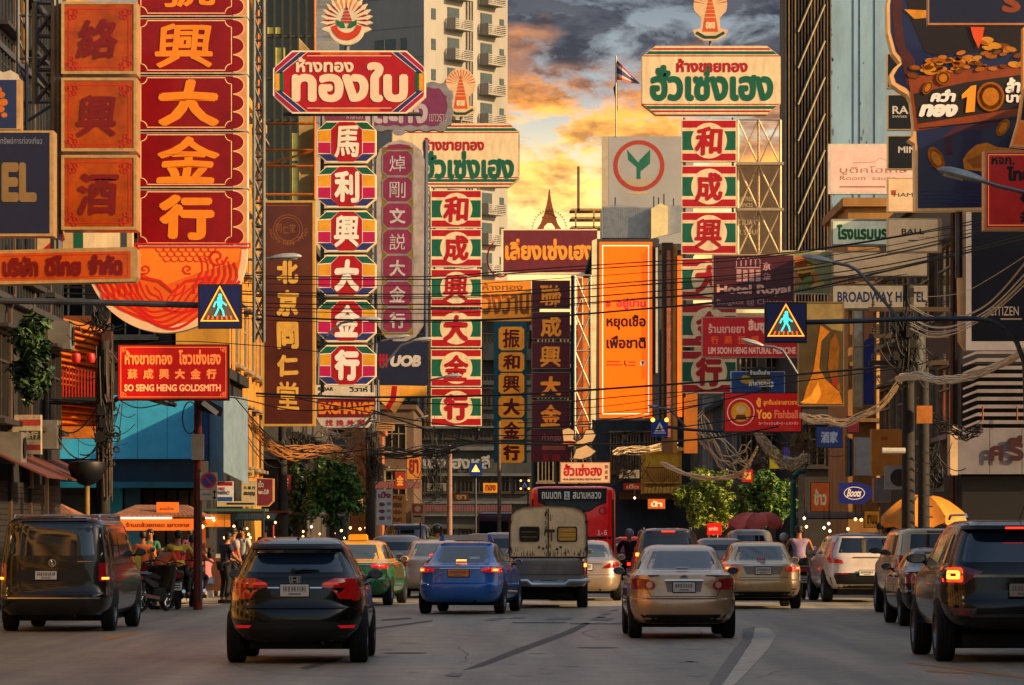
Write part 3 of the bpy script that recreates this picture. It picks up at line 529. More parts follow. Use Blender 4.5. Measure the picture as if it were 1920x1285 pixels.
# 15 dark seven seat suv bottom right
tab = [(.42, .78, .2, 4.6), (.50, .88, .05, 4.8), (.62, .92, .0, 4.88), (.76, .935, .0, 4.88), (.82, .935, .04, 4.8), (1.05, .93, .06, 4.5), (1.15, .915, .07, 4.0), (1.23, .88, .10, 3.7), (1.30, .85, .14, 3.5), (1.62, .73, .33, 2.9), (1.70, .69, .36, 2.7), (1.75, .66, .38, 2.6), (1.80, .58, .55, 2.4), (1.82, .4, .9, 2.2)]
c = Car('suv_car', 'large black SUV with a glowing tail lamp, cut off at the lower right', 'car', 1908, 50.6, tab, BLACKP('#040405'), 0, n=5.5)
c.rear('rear_window', [(1.28, -.74, .74), (1.32, -.77, .77), (1.60, -.68, .68), (1.66, -.62, .62)], GLN, .006, 14); c.rear('spoiler', [(1.70, -.66, .66), (1.745, -.64, .64)], TRIM, .18, 12, sub=2)
c.rear('taillight', [(1.00, .66, .90), (1.05, .60, .915), (1.16, .42, .905), (1.21, .60, .895), (1.235, .70, .88)], M('#5a0a20', .15, em=.08, dirt=0, coat=1), .02, 8, both=True)
for o_, m_ in ((.0, LIT), (.035, LITC)):
    c.rear('light_guide', [(1.03 + o_, .69 + o_, .885 - o_), (1.05 + o_, .68 + o_, .89 - o_), (1.19 - o_, .68 + o_, .885 - o_), (1.21 - o_, .70 + o_, .875 - o_)], m_, .028 + o_ / 4, 4, both=True, sub=1)
c.rear('light_core', [(1.10, .76, .82), (1.14, .76, .82)], M('#7a1010', .2, em=.4, dirt=0), .04, 2, both=True, sub=1); c.side('taillight', [(1.03, .12, .3), (1.2, .14, .38)], LIT, .012, 4)
c.rear('chrome_garnish', [(1.09, -.56, .56), (1.125, -.54, .54)], M('#8a8078', .25, .9, dirt=.2), .03, 12, sub=1); c.plate(.93, .36, .16, M('#b8a890', .5, dirt=.2), x=.08, seed=71)
c.rear('high_brake_light', [(1.705, -.13, .13), (1.728, -.13, .13)], LIT, .195, 4, sub=1); c.rear('skid_trim', [(.585, -.60, .60), (.625, -.62, .62)], M('#5a5458', .4, .6, dirt=.3), .03, 12, sub=1)
for sg in (1, -1): c.rear('fog_bezel', [(.60, sg * .55, sg * .78), (.70, sg * .50, sg * .82)], M('#5a5458', .4, .6, dirt=.3), .024, 5); c.rear('reflector', [(.625, sg * .60, sg * .74), (.665, sg * .58, sg * .76)], M('#6a1020', .2, em=.08, dirt=0), .032, 3, sub=1)
c.side('side_window', [(1.27, .55, 1.2), (1.63, .7, 1.2)], GLASS, .004); c.side('side_window', [(1.25, 1.3, 2.2), (1.63, 1.3, 2.2)], GLASS, .004); c.side('side_window', [(1.25, 2.3, 3.4), (1.62, 2.3, 2.9)], GLASS, .004); c.side('window_chrome', [(1.215, .6, 3.5), (1.23, .6, 3.5)], CHROME, .012, 4, sub=1)
c.wheels(.95, 3.8, .83, .38, 1.15); c.mirrors(3.1, 1.25, TRIM, .14); c.side('side_step', [(.45, 1.5, 3.3), (.48, 1.5, 3.3)], CHROME, .08, 4, sub=1)
rails(c, CHROME, 1.885, .58, .5, 2.6); MB().tube([(.1, .7, 1.80), (.16, .6, 1.99)], .006, 4).obj('antenna', TRIM, c.root)
# 16.. further vehicles glimpsed between the others
def far_suv(label, xc, d, W, H, col, lit=0, roof=None, head=0, cat='car', name='suv_car'):
    c = Car(name, label, cat, xc, d, suv_tab(W / 2, H, 4.5, rake=.2), paint(col, .35, .35), head, N=32)
    c.rear('rear_window', [(1.15, -.8 * W / 2, .8 * W / 2), (H - .2, -.72 * W / 2, .72 * W / 2)], GLASS, .008, 6); c.rear('taillight', [(.85, .8 * W / 2, .97 * W / 2), (1.1, .8 * W / 2, .96 * W / 2)], LIT if lit else LENS, .02, 3, both=True)
    c.side('side_window', [(1.15, .5, 3.0), (H - .2, .7, 2.4)], GLASS, .006, 4); c.wheels(.85, 3.5, W / 2 - .1, .33); c.plate(.8, seed=int(xc)); return c
far_suv('black minivan seen over the pale pinkish sedan, far left lane', 762, 129, 1.85, 1.93, '#0c1018', name='minivan_car', cat='van')
far_suv('silver minivan behind the golden silver sedan', 1409, 128, 1.75, 1.75, '#8c8a88', name='minivan_car', cat='van')
far_suv('small silver car glimpsed between the dark SUV and the golden silver sedan', 1352, 112, 1.7, 1.5, '#a8a29a', name='hatchback_car')
far_suv('dark hatchback far down the street left of the canopy pickup', 905, 150, 1.75, 1.6, '#14161c', name='hatchback_car')
far_suv('white SUV far down the street between the blue taxi and the canopy pickup', 945, 128, 1.8, 1.65, '#8a8884')
far_suv('dark red hatchback with white roof beyond the motorcycle rider', 1186, 140, 1.7, 1.5, '#7a1420', name='hatchback_car')
far_suv('silver hatchback right behind the yellow green taxi', 742, 112, 1.75, 1.58, '#9a9894', name='hatchback_car')
far_suv('dark SUV far off between the motorcycle rider and the dark grey SUV', 1232, 150, 1.75, 1.8, '#1a1c22')
c = Car('city_bus', 'maroon bus far down the street behind the white SUV', 'bus', 936, 205, [(.35, 1.2, .1, 9), (.5, 1.25, 0, 9), (2.35, 1.25, 0, 9), (2.6, 1.2, .1, 8.9), (2.65, 1.0, .3, 8.7)], M('#5e1426', .4, dirt=.3, coat=.3), 10, n=14)
c.rear('rear_window', [(1.4, -1.05, 1.05), (2.2, -1.05, 1.05)], SB, .02, 4); c.side('side_window', [(1.4, .5, 8.5), (2.25, .5, 8.5)], SB, .01, 4); c.side('roof_stripe', [(2.36, .2, 8.8), (2.42, .2, 8.8)], M('#b0606a', .4), .02, 4); c.wheels(2, 7, 1.08, .45, 1.5)
# ---------------- ground ----------------
def asphalt():
    m = M('#9c9480', .5, dirt=.26, scale=.9, bump=.25); nt = m.node_tree; b = nt.nodes['Principled BSDF']
    cr = [n for n in nt.nodes if n.type == 'VALTORGB'][0]
    tc = nt.nodes['Texture Coordinate']; mp = nt.nodes.new('ShaderNodeMapping'); mp.inputs['Scale'].default_value = (1.1, .05, 1); nt.links.new(tc.outputs['Object'], mp.inputs[0])
    nz = nt.nodes.new('ShaderNodeTexNoise'); nz.inputs['Scale'].default_value = 1.0; nz.inputs['Detail'].default_value = 6; nt.links.new(mp.outputs[0], nz.inputs[0])
    r2 = nt.nodes.new('ShaderNodeValToRGB'); r2.color_ramp.elements[0].position = .35; r2.color_ramp.elements[1].position = .68; r2.color_ramp.elements[0].color = (.5, .5, .52, 1); r2.color_ramp.elements[1].color = (1.15, 1.13, 1.08, 1); nt.links.new(nz.outputs[0], r2.inputs[0])
    mx = nt.nodes.new('ShaderNodeMix'); mx.data_type = 'RGBA'; mx.blend_type = 'MULTIPLY'; mx.inputs[0].default_value = 1
    nt.links.new(cr.outputs[0], mx.inputs[6]); nt.links.new(r2.outputs[0], mx.inputs[7])
    # fine aggregate
    n3 = nt.nodes.new('ShaderNodeTexNoise'); n3.inputs['Scale'].default_value = 22; n3.inputs['Detail'].default_value = 4; nt.links.new(tc.outputs['Object'], n3.inputs[0])
    r3 = nt.nodes.new('ShaderNodeValToRGB'); r3.color_ramp.elements[0].position = .3; r3.color_ramp.elements[1].position = .7; r3.color_ramp.elements[0].color = (.7, .7, .7, 1); r3.color_ramp.elements[1].color = (1.2, 1.2, 1.2, 1); nt.links.new(n3.outputs[0], r3.inputs[0])
    m2 = nt.nodes.new('ShaderNodeMix'); m2.data_type = 'RGBA'; m2.blend_type = 'MULTIPLY'; m2.inputs[0].default_value = 1
    nt.links.new(mx.outputs[2], m2.inputs[6]); nt.links.new(r3.outputs[0], m2.inputs[7]); nt.links.new(m2.outputs[2], b.inputs['Base Color']); return m
def sheet(name, poly, z, mat, kind='structure', parent=None):
    o = MB().add([(x, y, z) for x, y in poly], [tuple(range(len(poly)))]).obj(name, mat, parent)
    if kind: o['kind'] = kind
    return o
sheet('ground', [(-900, -200), (900, -200), (900, 2500), (-900, 2500)], -.15, M('#55524c', .9, dirt=.4, scale=.1))
KL = [(-9.4, -60), (-9.3, 76), (-7.9, 92), (-7.4, 120), (-6.4, 200), (-3, 300)]; KR = [(9.4, -60), (9.2, 80), (9.8, 120), (10.6, 200), (16, 300)]
road = sheet('road', KL + KR[::-1], 0, asphalt())
CONC = M('#7c776d', .75, dirt=.35, scale=1.2, bump=.2)
for side_, K, s_ in (('pavement', KL, -1), ('pavement', KR, 1)):
    mb = MB()
    for (x0, y0), (x1, y1) in zip(K, K[1:]):
        o0, o1 = x0 + s_ * 8, x1 + s_ * 8
        mb.add([(x0, y0, -.1), (x1, y1, -.1), (x1, y1, .14), (x0, y0, .14), (o0, y0, .14), (o1, y1, .14)], [(0, 1, 2, 3), (3, 2, 5, 4)])
    o = mb.obj(side_, CONC); o['kind'] = 'structure'
    mb = MB(); g = random.Random(3 + s_)
    for (x0, y0), (x1, y1) in zip(K[1:], K[2:4]):
        n = int((y1 - y0) / 1.0)
        for i in range(n):
            a, b = i / n, (i + .97) / n; mb.box(min(x0, x0 + s_ * .16), max(x0, x0 + s_ * .16), 0, 0, 0, 0) if 0 else mb.add([(x0 + (x1 - x0) * t + e, y0 + (y1 - y0) * t, z) for t in (a, b) for e, z in ((-s_ * .02, -.05), (-s_ * .02, .16), (s_ * .16, .16))], [(0, 3, 4, 1), (1, 4, 5, 2)])
    mb.obj('kerb_stones', M('#9a948a', .7, dirt=.4), o)
GP = lambda x, y: ((x - 960) / (y - HY) * CH, CH * F / (y - HY))     # a point of the road under a pixel
def mark(name, pts, mat, lay=1): return sheet(name, [GP(*p) for p in pts], .004 * lay, mat, None, road)
TAR = M('#4a4740', .7, dirt=.3); DARKA = M('#7c7870', .7, dirt=.25, scale=2); PALE = M('#ccc4b0', .7, dirt=.3, scale=2, bump=.2); YEL = M('#b07c2c', .6, dirt=.4, scale=3)
mark('tar_seam', [(866, 1258), (905, 1250), (1075, 1187), (1108, 1169), (1096, 1168), (1055, 1186), (960, 1220)], TAR)
mark('tar_seam', [(560, 1253), (640, 1233), (644, 1236), (575, 1256)], TAR)
for a in ([(1262, 1169), (1068, 1169), (1069, 1171), (1262, 1171)], [(700, 1178), (812, 1163), (810, 1166), (700, 1181)], [(714, 1162), (770, 1158), (772, 1161), (716, 1165)], [(960, 1167), (1060, 1167), (1060, 1169), (960, 1169)]): mark('tar_line', a, TAR)
for a in ([(1022, 1163), (1036, 1158), (1076, 1158), (1066, 1163)], [(1103, 1163), (1118, 1158), (1152, 1160), (1140, 1165)], [(952, 1161), (965, 1157), (988, 1157), (980, 1161)], [(1126, 1153), (1136, 1150), (1146, 1150), (1140, 1153)], [(1143, 1146), (1152, 1143), (1160, 1143), (1154, 1146)], [(1118, 1160), (1122, 1155), (1136, 1155), (1134, 1160)], [(832, 1268), (846, 1263), (868, 1264), (860, 1270)], [(905, 1163), (940, 1158), (950, 1160), (920, 1165)]): mark('repair_patch', a, DARKA, 2)
mark('worn_patch', [(1395, 1178), (1440, 1178), (1455, 1192), (1440, 1218), (1400, 1262), (1372, 1290), (1340, 1290), (1380, 1240), (1410, 1205)], PALE)
mark('repair_strip', [(1392, 1180), (1416, 1176), (1412, 1196), (1385, 1240), (1350, 1290), (1325, 1290), (1365, 1232), (1392, 1200)], DARKA, 2)
mark('yellow_line', [(1700, 1241), (1920, 1268), (1920, 1273), (1700, 1244)], YEL); mark('yellow_line', [(1735, 1257), (1825, 1262), (1825, 1265), (1735, 1260)], YEL)
mark('yellow_line', [(192, 1196), (262, 1184), (262, 1188), (196, 1202)], YEL)
# ---------------- buildings ----------------
WPANE = M('#12181c', .12, dirt=.3, coat=.4); WPANEL = M('#3a4c55', .2, dirt=.3); WFR = M('#8b7c66', .6, dirt=.4, scale=3); WFRD = M('#2a2724', .6, dirt=.4, scale=3)
WM = {}
def win_meshes(w, h, n, fr):
    k = (round(w, 2), round(h, 2), n, fr.name)
    if k not in WM:
        a, t = MB(), .07
        a.strip([(-w / 2 - t, 0 - t), (w / 2 + t, -t), (w / 2 + t, h + t), (-w / 2 - t, h + t)], [(-w / 2, 0), (w / 2, 0), (w / 2, h), (-w / 2, h)], -.12, 0)
        for i in range(1, n): x = -w / 2 + w * i / n; a.box(x - .025, x + .025, -.09, -.03, 0, h)
        a.box(-w / 2, w / 2, -.09, -.03, h * .66, h * .66 + .05); a.box(-w / 2 - .15, w / 2 + .15, -.28, 0, -t - .1, -t)
        a.box(-w / 2 - .12, w / 2 + .12, -.34, 0, h + t + .02, h + t + .09)
        b = MB().box(-w / 2, w / 2, -.04, -.004, 0, h); WM[k] = (a.mesh('window_frame', fr), b.mesh('pane', WPANE))
    return WM[k]
def windows(root, face, X0, X1, D0, D1, z0, fh, floors, bays, wf=.6, hf=.55, n=2, fr=WFR, skip=0, seed=0):
    L = (X1 - X0) if face == 'front' else (D1 - D0); bw = L / bays; g = random.Random(seed)
    fm, pm = win_meshes(bw * wf, fh * hf, n, fr)
    for f in range(floors):
        for b in range(bays):
            if g.random() < skip: continue
            t = (b + .5) * bw; z = z0 + f * fh + fh * .25
            loc, rz = {'front': ((X0 + t, D0, z), 0), 'right': ((X1, D0 + t, z), math.pi / 2), 'left': ((X0, D0 + t, z), -math.pi / 2)}[face]
            o = inst('window', fm, root, loc, rz); inst('pane', pm, o)
def B(name, label, X0, X1, D0, D1, h, mat, cat='building', base=None, cornice=True, z0=-.15):
    r = empty(name, ((X0 + X1) / 2, D0, 0), 0, label, cat); ox = -(X0 + X1) / 2
    r.location = (0, 0, 0)
    MB().box(X0, X1, D0, D1, z0, h).obj('wall', mat, r)
    if cornice: MB().box(X0 - .18, X1 + .18, D0 - .18, D1 + .18, h, h + .28).obj('cornice', mat, r)
    return r
def balcony(root, x0, x1, y, z, dep=.9, mat=WFR, kind='rail', hh=1.0, name='balcony'):
    mb = MB().box(x0, x1, y - dep, y - .002, z - .14, z)
    if kind == 'solid': mb.box(x0, x1, y - dep - .08, y - dep, z - .14, z + hh); mb.box(x0, x0 + .08, y - dep, y - .01, z, z + hh); mb.box(x1 - .08, x1, y - dep, y - .01, z, z + hh)
    else:
        mb.tube([(x0, y - .02, z + hh), (x0, y - dep, z + hh), (x1, y - dep, z + hh), (x1, y - .02, z + hh)], .03, 4)
        n = int((x1 - x0) / .14)
        for i in range(n + 1): x = x0 + (x1 - x0) * i / n; mb.box(x - .012, x + .012, y - dep - .012, y - dep + .012, z, z + hh)
    return mb.obj(name, mat, root)
W1 = M('#766b5c', .8, dirt=.45, scale=.6, bump=.2, stretch=.4); W2 = M('#48433e', .85, dirt=.5, scale=.6, bump=.2, stretch=.4); W3 = M('#b58d4e', .8, dirt=.35, scale=.6, stretch=.4); WD = M('#1d1c1c', .85, dirt=.5, scale=.7); WDB = M('#39424c', .8, dirt=.5, scale=.7, stretch=.4); WT = M('#928f88', .75, dirt=.22, scale=.12, stretch=.3)
# off-frame rows that shade the street
for i, (a, b, h, m) in enumerate(((-70, -30, 10.2, W2), (-30, 5, 9.4, W1), (5, 34, 10.4, W3), (34, 58, 9.7, W2), (58, 81, 10.2, W1))):
    r = B('shophouse', ['weathered shophouse row beside the right pavement behind the viewpoint', 'plain pale shophouse row along the right pavement, outside the picture', 'ochre shophouse row along the right pavement near the viewpoint', 'grey shophouse row at the right, just outside the picture', 'beige shophouse row at the right edge, next to the parked black SUV'][i], 11.2, 22, a, b - .1, h, m); windows(r, 'left', 11.2, 22, a, b, .5, 3.2, 3, int((b - a) / 4), n=3, seed=i)
for i, (a, b, h, m) in enumerate(((-60, 0, 12, W1), (0, 40, 13, W2), (40, 71, 12, W3))):
    r = B('shophouse', ['pale shophouse row along the left pavement behind the viewpoint', 'grey shophouse row along the left pavement near the viewpoint', 'ochre shophouse row at the left, just outside the picture'][i], -24, -11.6, a, b - .1, h, m); windows(r, 'right', -24, -11.6, a, b, .5, 3.2, 3, int((b - a) / 4), n=3, seed=i + 9)
r = B('shophouse', 'unseen dark block added far behind the viewpoint to darken reflections', -60, 60, -190, -170, 13, W2); windows(r, 'left', -60, 60, -150, -130, 2, 3, 2, 2)  # unseen block, added to darken car reflections and cut some sky light
# left 1: dark old building with grilles
r = B('shophouse', 'tall dark shophouse with steel grilles behind the orange framed sign column', -22, -10, 76, 88.5, 16, WD)
mb = MB(); g = random.Random(1)
for i in range(25):
    y = 76.3 + i * .49; mb.box(-9.96, -9.88, y, y + .06, 6.2, 15.5)
for z in (6.2, 8.6, 11, 13.3, 15.4): mb.box(-10, -9.84, 76.2, 88.3, z, z + .12)
mb.obj('window_grille', STEEL, r); windows(r, 'right', -22, -10, 76, 88.5, 3.2, 2.9, 4, 3, n=3, fr=WFRD)
mb = MB()
for i in range(6): x = -22 + i * 2.2; mb.box(x, x + .08, 75.86, 75.94, 3, 15.8)
mb.obj('mullion', STEEL, r)
# left 2: blue clad shop facing the viewer
BLU = M('#3aa6d6', .35, em=.02, dirt=.25, scale=.8); BLUD = M('#0c3a54', .4, dirt=.3); BLP = M('#6c8496', .5, dirt=.3, scale=1.5); SHUT = M('#2b2a2a', .6, .2, dirt=.4)
r = B('shop_building', 'corner shop clad in bright blue panels above a dark shopfront', -14, -7.95, 100.5, 118, 5.9, WD)
k = 100 / F
def px(x, d): return (x - 960) / F * d
def pz(y, d): return CH + (HY - y) / F * d
mb = MB(); z0, z1 = pz(861, 100), pz(742, 100)
for i in range(6):
    a = px(40 + i * 55.3, 100); MB().box(a, a + 55.3 * k - .012, 99.6, 100.4, z0, z1).obj('cladding_panel', BLU, r)
MB().box(px(372, 100), px(392, 100), 99.75, 100.4, z0 - .05, z1).obj('blue_return_panel', M('#0f5c9c', .4, dirt=.3), r)
mb = MB(); A = [(px(392, 100), 99.8), (px(429, 100), 98.2), (px(455, 100), 102)]
for (a, b), (c_, d_) in zip(A, A[1:]): mb.add([(a, b, z0 - .35), (c_, d_, z0 - .6), (c_, d_, z1), (a, b, z1 - .05)], [(0, 1, 2, 3)])
mb.obj('pale_corner_panel', BLP, r)
MB().box(px(40, 100), px(371, 100), 99.9, 100.4, pz(905, 100), z0 - .012).obj('fascia', BLUD, r); MB().box(px(40, 100), px(371, 100), 99.5, 100.4, pz(915, 100), pz(904, 100)).obj('fascia_ledge', M('#12607c', .4, dirt=.3), r)
for i in range(9): z = 2.9 - i * .3; MB().box(px(10, 100), px(165, 100), 100.25 - .03 * (i % 2), 100.48, z - .29, z).obj('shutter_slat', SHUT, r)
for a, b, m in ((200, 228, M('#1d7c98', .3, dirt=.3)), (232, 262, BLUD)): MB().box(px(a, 100), px(b, 100), 100.2, 100.4, .1, pz(912, 100)).obj('door_panel', m, r)
for a in range(5): MB().box(px(268 + a * 22, 100), px(286 + a * 22, 100), 100.2, 100.45, .3, 2.7).obj('shop_window', M('#16120e', .12, dirt=.4, coat=.5), r)
# left 3: ochre house catching the evening sun
r = B('shophouse', 'ochre shophouse lit by the low sun beside the brown vertical sign', -10.0, -8.4, 119, 134, 15, M('#c8902e', .75, dirt=.35, scale=.7, stretch=.4)); windows(r, 'right', -20, -8.4, 119, 134, 3, 3, 4, 4, n=3, fr=WFR); r2 = B('shophouse', 'grey brown shophouse seen between the orange and red sign columns', -24, -10.3, 121, 134, 13.4, W2); windows(r2, 'front', -19, -10.4, 121, 134, 4, 2.9, 3, 4, n=3, fr=WFR)
r = r
mb = MB()
for i in range(8): mb.box(-8.36, -8.28, 119.5 + i * 1.9, 119.62 + i * 1.9, 2.5, 15)
mb.obj('pilaster', M('#d9a24a', .7, dirt=.3), r)
# louvred timber house at the left (behind the vine)
r = empty('timber_house', (0, 0, 0), 0, 'orange louvred timber house front with a red balcony rail, left edge', 'house')
d = 90; TM = M('#c86f14', .6, dirt=.45, scale=3); RM = M('#b02a14', .6, dirt=.4, scale=4); MB().box(px(85, d), px(196, d), d + .5, d + 1.3, pz(812, d), pz(590, d)).obj('wall', M('#6a3810', .7, dirt=.4), r)
mb0 = None
def tilt(x): return (x - 95) * .27     # the front runs down to the right
for i in range(19):
    y = 590 + i * 12
    if 690 < y < 740: pass
    a = px(97, d); b = px(193, d); za, zb = pz(y, d), pz(y + 26 * (1 - i / 22), d)
    if y > 795: za = pz(y, d); zb = pz(y + 6, d)
    MB().add([(a, d + .46, za), (b, d + .46, zb), (b, d + .46, zb - .115), (a, d + .46, za - .115), (a, d + .32, za - .11), (b, d + .32, zb - .11), (a, d + .36, za - .145), (b, d + .36, zb - .145)], [(0, 4, 5, 1), (4, 6, 7, 5), (6, 3, 2, 7)]).obj('slat', TM, r)
for i in range(17):
    x = px(99 + i * 5.8, d); MB().box(x, x + .035, d + .05, d + .09, pz(745 + i * .3, d), pz(682 + i * 1.2, d)).obj('baluster', RM, r)
MB().box(px(95, d), px(197, d), d - .05, d + .45, pz(752, d), pz(745, d)).obj('balcony_slab', WD, r); MB().box(px(77, d), px(96, d), d - .2, d + 3, pz(808, d), pz(588, d)).obj('side_post', TM, r); MB().box(px(190, d), px(208, d), d + .1, d + .5, pz(820, d), pz(620, d)).obj('corner_pipes', M('#4a2410', .7, dirt=.5), r)
MB().prism([(px(90, d), pz(822, d)), (px(200, d), pz(822, d)), (px(186, d), pz(800, d)), (px(97, d), pz(800, d))], d - .1, d + .46).obj('slanted_skirt', TM, r)
for x in (143, 170): MB().lathe([(.0, -.13), (.09, -.1), (.12, 0), (.09, .1), (0, .13)], 10, c=(px(x, d), d - .02, pz(672, d))).obj('red_lantern', M('#b01c10', .5, em=.1), r, smooth=True)
# further left row
r = B('shophouse', 'weathered four storey shophouse behind the street tree on the left', -19, -8.1, 148, 198, 13, W2); windows(r, 'right', -19, -8.1, 148, 198, 2.8, 3, 3, 12, n=3, fr=WFRD, seed=4)
r = B('shophouse', 'copper coloured shophouse wall lit by the sun, beyond the left tree', -19, -7.4, 205, 232, 7.2, M('#b5672c', .6, .2, dirt=.5, scale=1.5)); windows(r, 'right', -19, -7.4, 205, 232, 3, 2.8, 1, 5, n=2)
r = B('shophouse', 'old brown shophouse between the blue bank sign and the grey building', -16, -5.9, 240, 262, 9, M('#5a4636', .8, dirt=.5, scale=.8)); windows(r, 'front', -12, -6, 240, 262, 3, 2.8, 2, 3, n=3)
# green glass tower
r = B('office_tower', 'dark green glass tower with a sloping edge behind the sign scaffolding', px(455, 210), px(590, 210), 210, 240, 40, M('#1d2a26', .15, dirt=.3, coat=.6), cornice=False)
mb = MB()
for i in range(9): x = px(470 + i * 15, 210); mb.box(x - .05, x + .05, 209.8, 209.98, 10, 40)
for j in range(14): z = 10 + j * 2.2; mb.box(px(455, 210), px(590, 210), 209.86, 209.97, z, z + .12)
mb.obj('mullion', M('#4c4a3c', .5, .4, dirt=.3), r)
for i, (x, y, w, h) in enumerate(((515, 90, 20, 34), (500, 52, 26, 12), (548, 250, 20, 200), (560, 120, 30, 60))): MB().box(px(x, 210), px(x + w, 210), 209.9, 209.96, pz(y + h, 210), pz(y, 210)).obj('lit_pane', M('#c9bb5a', .3, em=.1, dirt=.3), r)
r['label'] = 'dark green glass tower behind the scaffolding at the upper left'
# white apartment tower, turned to show two faces
d = 400; k = d / F; rot = -36
r = empty('apartment_tower', P(795, HY + CH / k, d), R(rot), 'tall pale apartment tower with stacked balconies, behind the signs', 'tower'); r.location.z = 0
LF, RF, H = 13.8, 14.2, 62
MB().box(-LF, 0, 0, RF, 0, H).obj('wall', WT, r)
fh = 3.05
WP = M('#3e4a50', .2, dirt=.3)
for f in range(9, 20):
    z = f * fh + .4
    if f % 2 == 0:
        for x in (-6.2,): o = MB().box(x, x + 2.6, -.06, -.02, z + .6, z + 2.0).obj('window', WP, r); MB().box(x + 1.25, x + 1.32, -.1, -.06, z + .6, z + 2.).obj('mullion', LGREY, o)
        o = MB().box(-2.9, -2.2, -.06, -.02, z + .6, z + 2.).obj('window', WP, r)
    MB().box(-LF, 0, -.03, 0, z - .03, z + .03).obj('floor_joint', M('#77736c', .8), r)
    for y0, w in ((3.6, 3.0), (9.2, 3.0)):
        o = MB().box(.002, 1.25, y0, y0 + w, z, z + .14).obj('balcony', WT, r)
        mb = MB()
        for q in range(5): mb.box(1.2, 1.25, y0, y0 + w, z + .2 + q * .19, z + .30 + q * .19)
        mb.box(.1, 1.25, y0, y0 + .06, z + .14, z + 1.15); mb.box(.1, 1.25, y0 + w - .06, y0 + w, z + .14, z + 1.15); mb.obj('railing', WT, o)
        MB().box(.01, .08, y0 + .3, y0 + w - .8, z + .2, z + 2.3).obj('balcony_door', WP, r)
    MB().box(.01, .06, 1.2, 1.9, z + .8, z + 1.9).obj('window', WP, r); MB().box(.01, .06, 12.8, 13.5, z + .6, z + 2.0).obj('window', WP, r)
for y in (7.1, 7.6): MB().tube([(.15, y, 0), (.15, y, H)], .09, 5).obj('downpipe', M('#8a857c', .6), r)
MB().box(.002, .25, 7.9, 8.6, 0, H).obj('pilaster', WT, r)
# second pale block left of it
r = B('apartment_block', 'paler slab block at the left of the balcony tower', px(560, 430), px(640, 430), 430, 450, 66, M('#8f9698', .7, dirt=.2, scale=.1), cornice=False)
# dark grey moderne building closing the street
DG = M('#343a40', .8, dirt=.45, scale=.5, stretch=.4); d = 262
r = B('old_building', 'dark grey moderne building with raised Thai letters at the street bend', px(783, d), px(1000, d), d, d + 25, pz(722, d), DG, z0=-.15)
for i in range(5):
    z = pz(845 - i * 0, d)
for j, (ya, yb) in enumerate(((888, 893), (838, 845), (800, 804), (940, 945), (965, 968))): MB().box(px(783, d), px(1000, d), d - .5, d, pz(yb, d), pz(ya, d)).obj('ledge', M('#4c545c', .7, dirt=.4), r)
windows(r, 'front', px(790, d), px(995, d), d, d, pz(935, d), 1.9, 1, 6, n=3, fr=WFRD); windows(r, 'front', px(790, d), px(995, d), d, d, pz(835, d), 2.0, 2, 6, n=3, fr=WFRD); windows(r, 'front', px(790, d), px(995, d), d, d, .4, 1.7, 1, 6, n=3, fr=WFRD)
text_on(r, 'เซ่งเฮงหลี', px(856, d), pz(866, d), px(925, d) - px(800, d), .95, d - .55, M('#8a8f94', .5, dirt=.3), .03, 'raised_letters')
# taller grey block behind the sign columns
d = 285
r = B('apartment_block', 'grey shabby block with caged windows behind the green and red sign column', px(690, d), px(1010, d), d, d + 25, pz(560, d), W2); windows(r, 'front', px(700, d), px(1000, d), d, d, 7.5, 2.9, 4, 9, n=3, fr=WFR, seed=5)
for f in range(3): balcony(r, px(905, d), px(1000, d), d, 8.2 + f * 2.9, .8, W1, 'solid')
# centre: blue grey building between the maroon column and the orange screen
d = 200
r = B('shophouse', 'dark shophouse between the maroon column sign and the orange screen', px(1000, d), px(1130, d), d, d + 20, pz(620, d), WDB); windows(r, 'front', px(1002, d), px(1128, d), d, d, 3.5, 2.9, 3, 3, n=4, fr=WFR)
# centre-right: building carrying the screen
d = 172
r = B('shophouse', 'grey shophouse carrying the big orange screen and its tin shed', px(1118, d), px(1300, d), d, d + 22, pz(470, d), WDB); windows(r, 'front', px(1140, d), px(1235, d), d, d, 3.6, 2.8, 4, 3, n=4, fr=WFR)
mb = MB(); TIN = M('#a8adb2', .35, .6, dirt=.25, scale=3)
for i in range(30):
    a = px(1128 + i * 3.5, d); mb.box(a, a + .045, d - .9, d - .86, pz(449, d), pz(386 + abs(i - 8) * .5, d)); 
mb.box(px(1128, d), px(1232, d), d - .86, d + 3, pz(449, d), pz(392, d)); mb.obj('tin_shed', TIN, r)
mb = MB().prism([(px(1219, d), pz(452, d)), (px(1250, d), pz(444, d)), (px(1250, d), pz(392, d)), (px(1236, d), pz(386, d)), (px(1219, d), pz(396, d))], d - 1.3, d - .95, back=True); mb.obj('sunlit_tin_gable', M('#e8d49a', .4, .2, em=.06, dirt=.2), r)  # sun on the tin painted as a warm, faintly glowing colour
mb = MB().prism([(px(1250, d), pz(444, d)), (px(1280, d), pz(436, d)), (px(1280, d), pz(388, d)), (px(1250, d), pz(390, d))], d - .9, d - .7, back=True); mb.obj('tin_side', TIN, r)
for x, ya, yb in ((1225, 370, 395), (1234, 372, 392), (1244, 366, 390), (1262, 374, 396), (1153, 372, 390)): MB().tube([(px(x, d), d - .5, pz(yb, d)), (px(x, d), d - .5, pz(ya, d))], .03, 5).obj('antenna', STEEL, r)
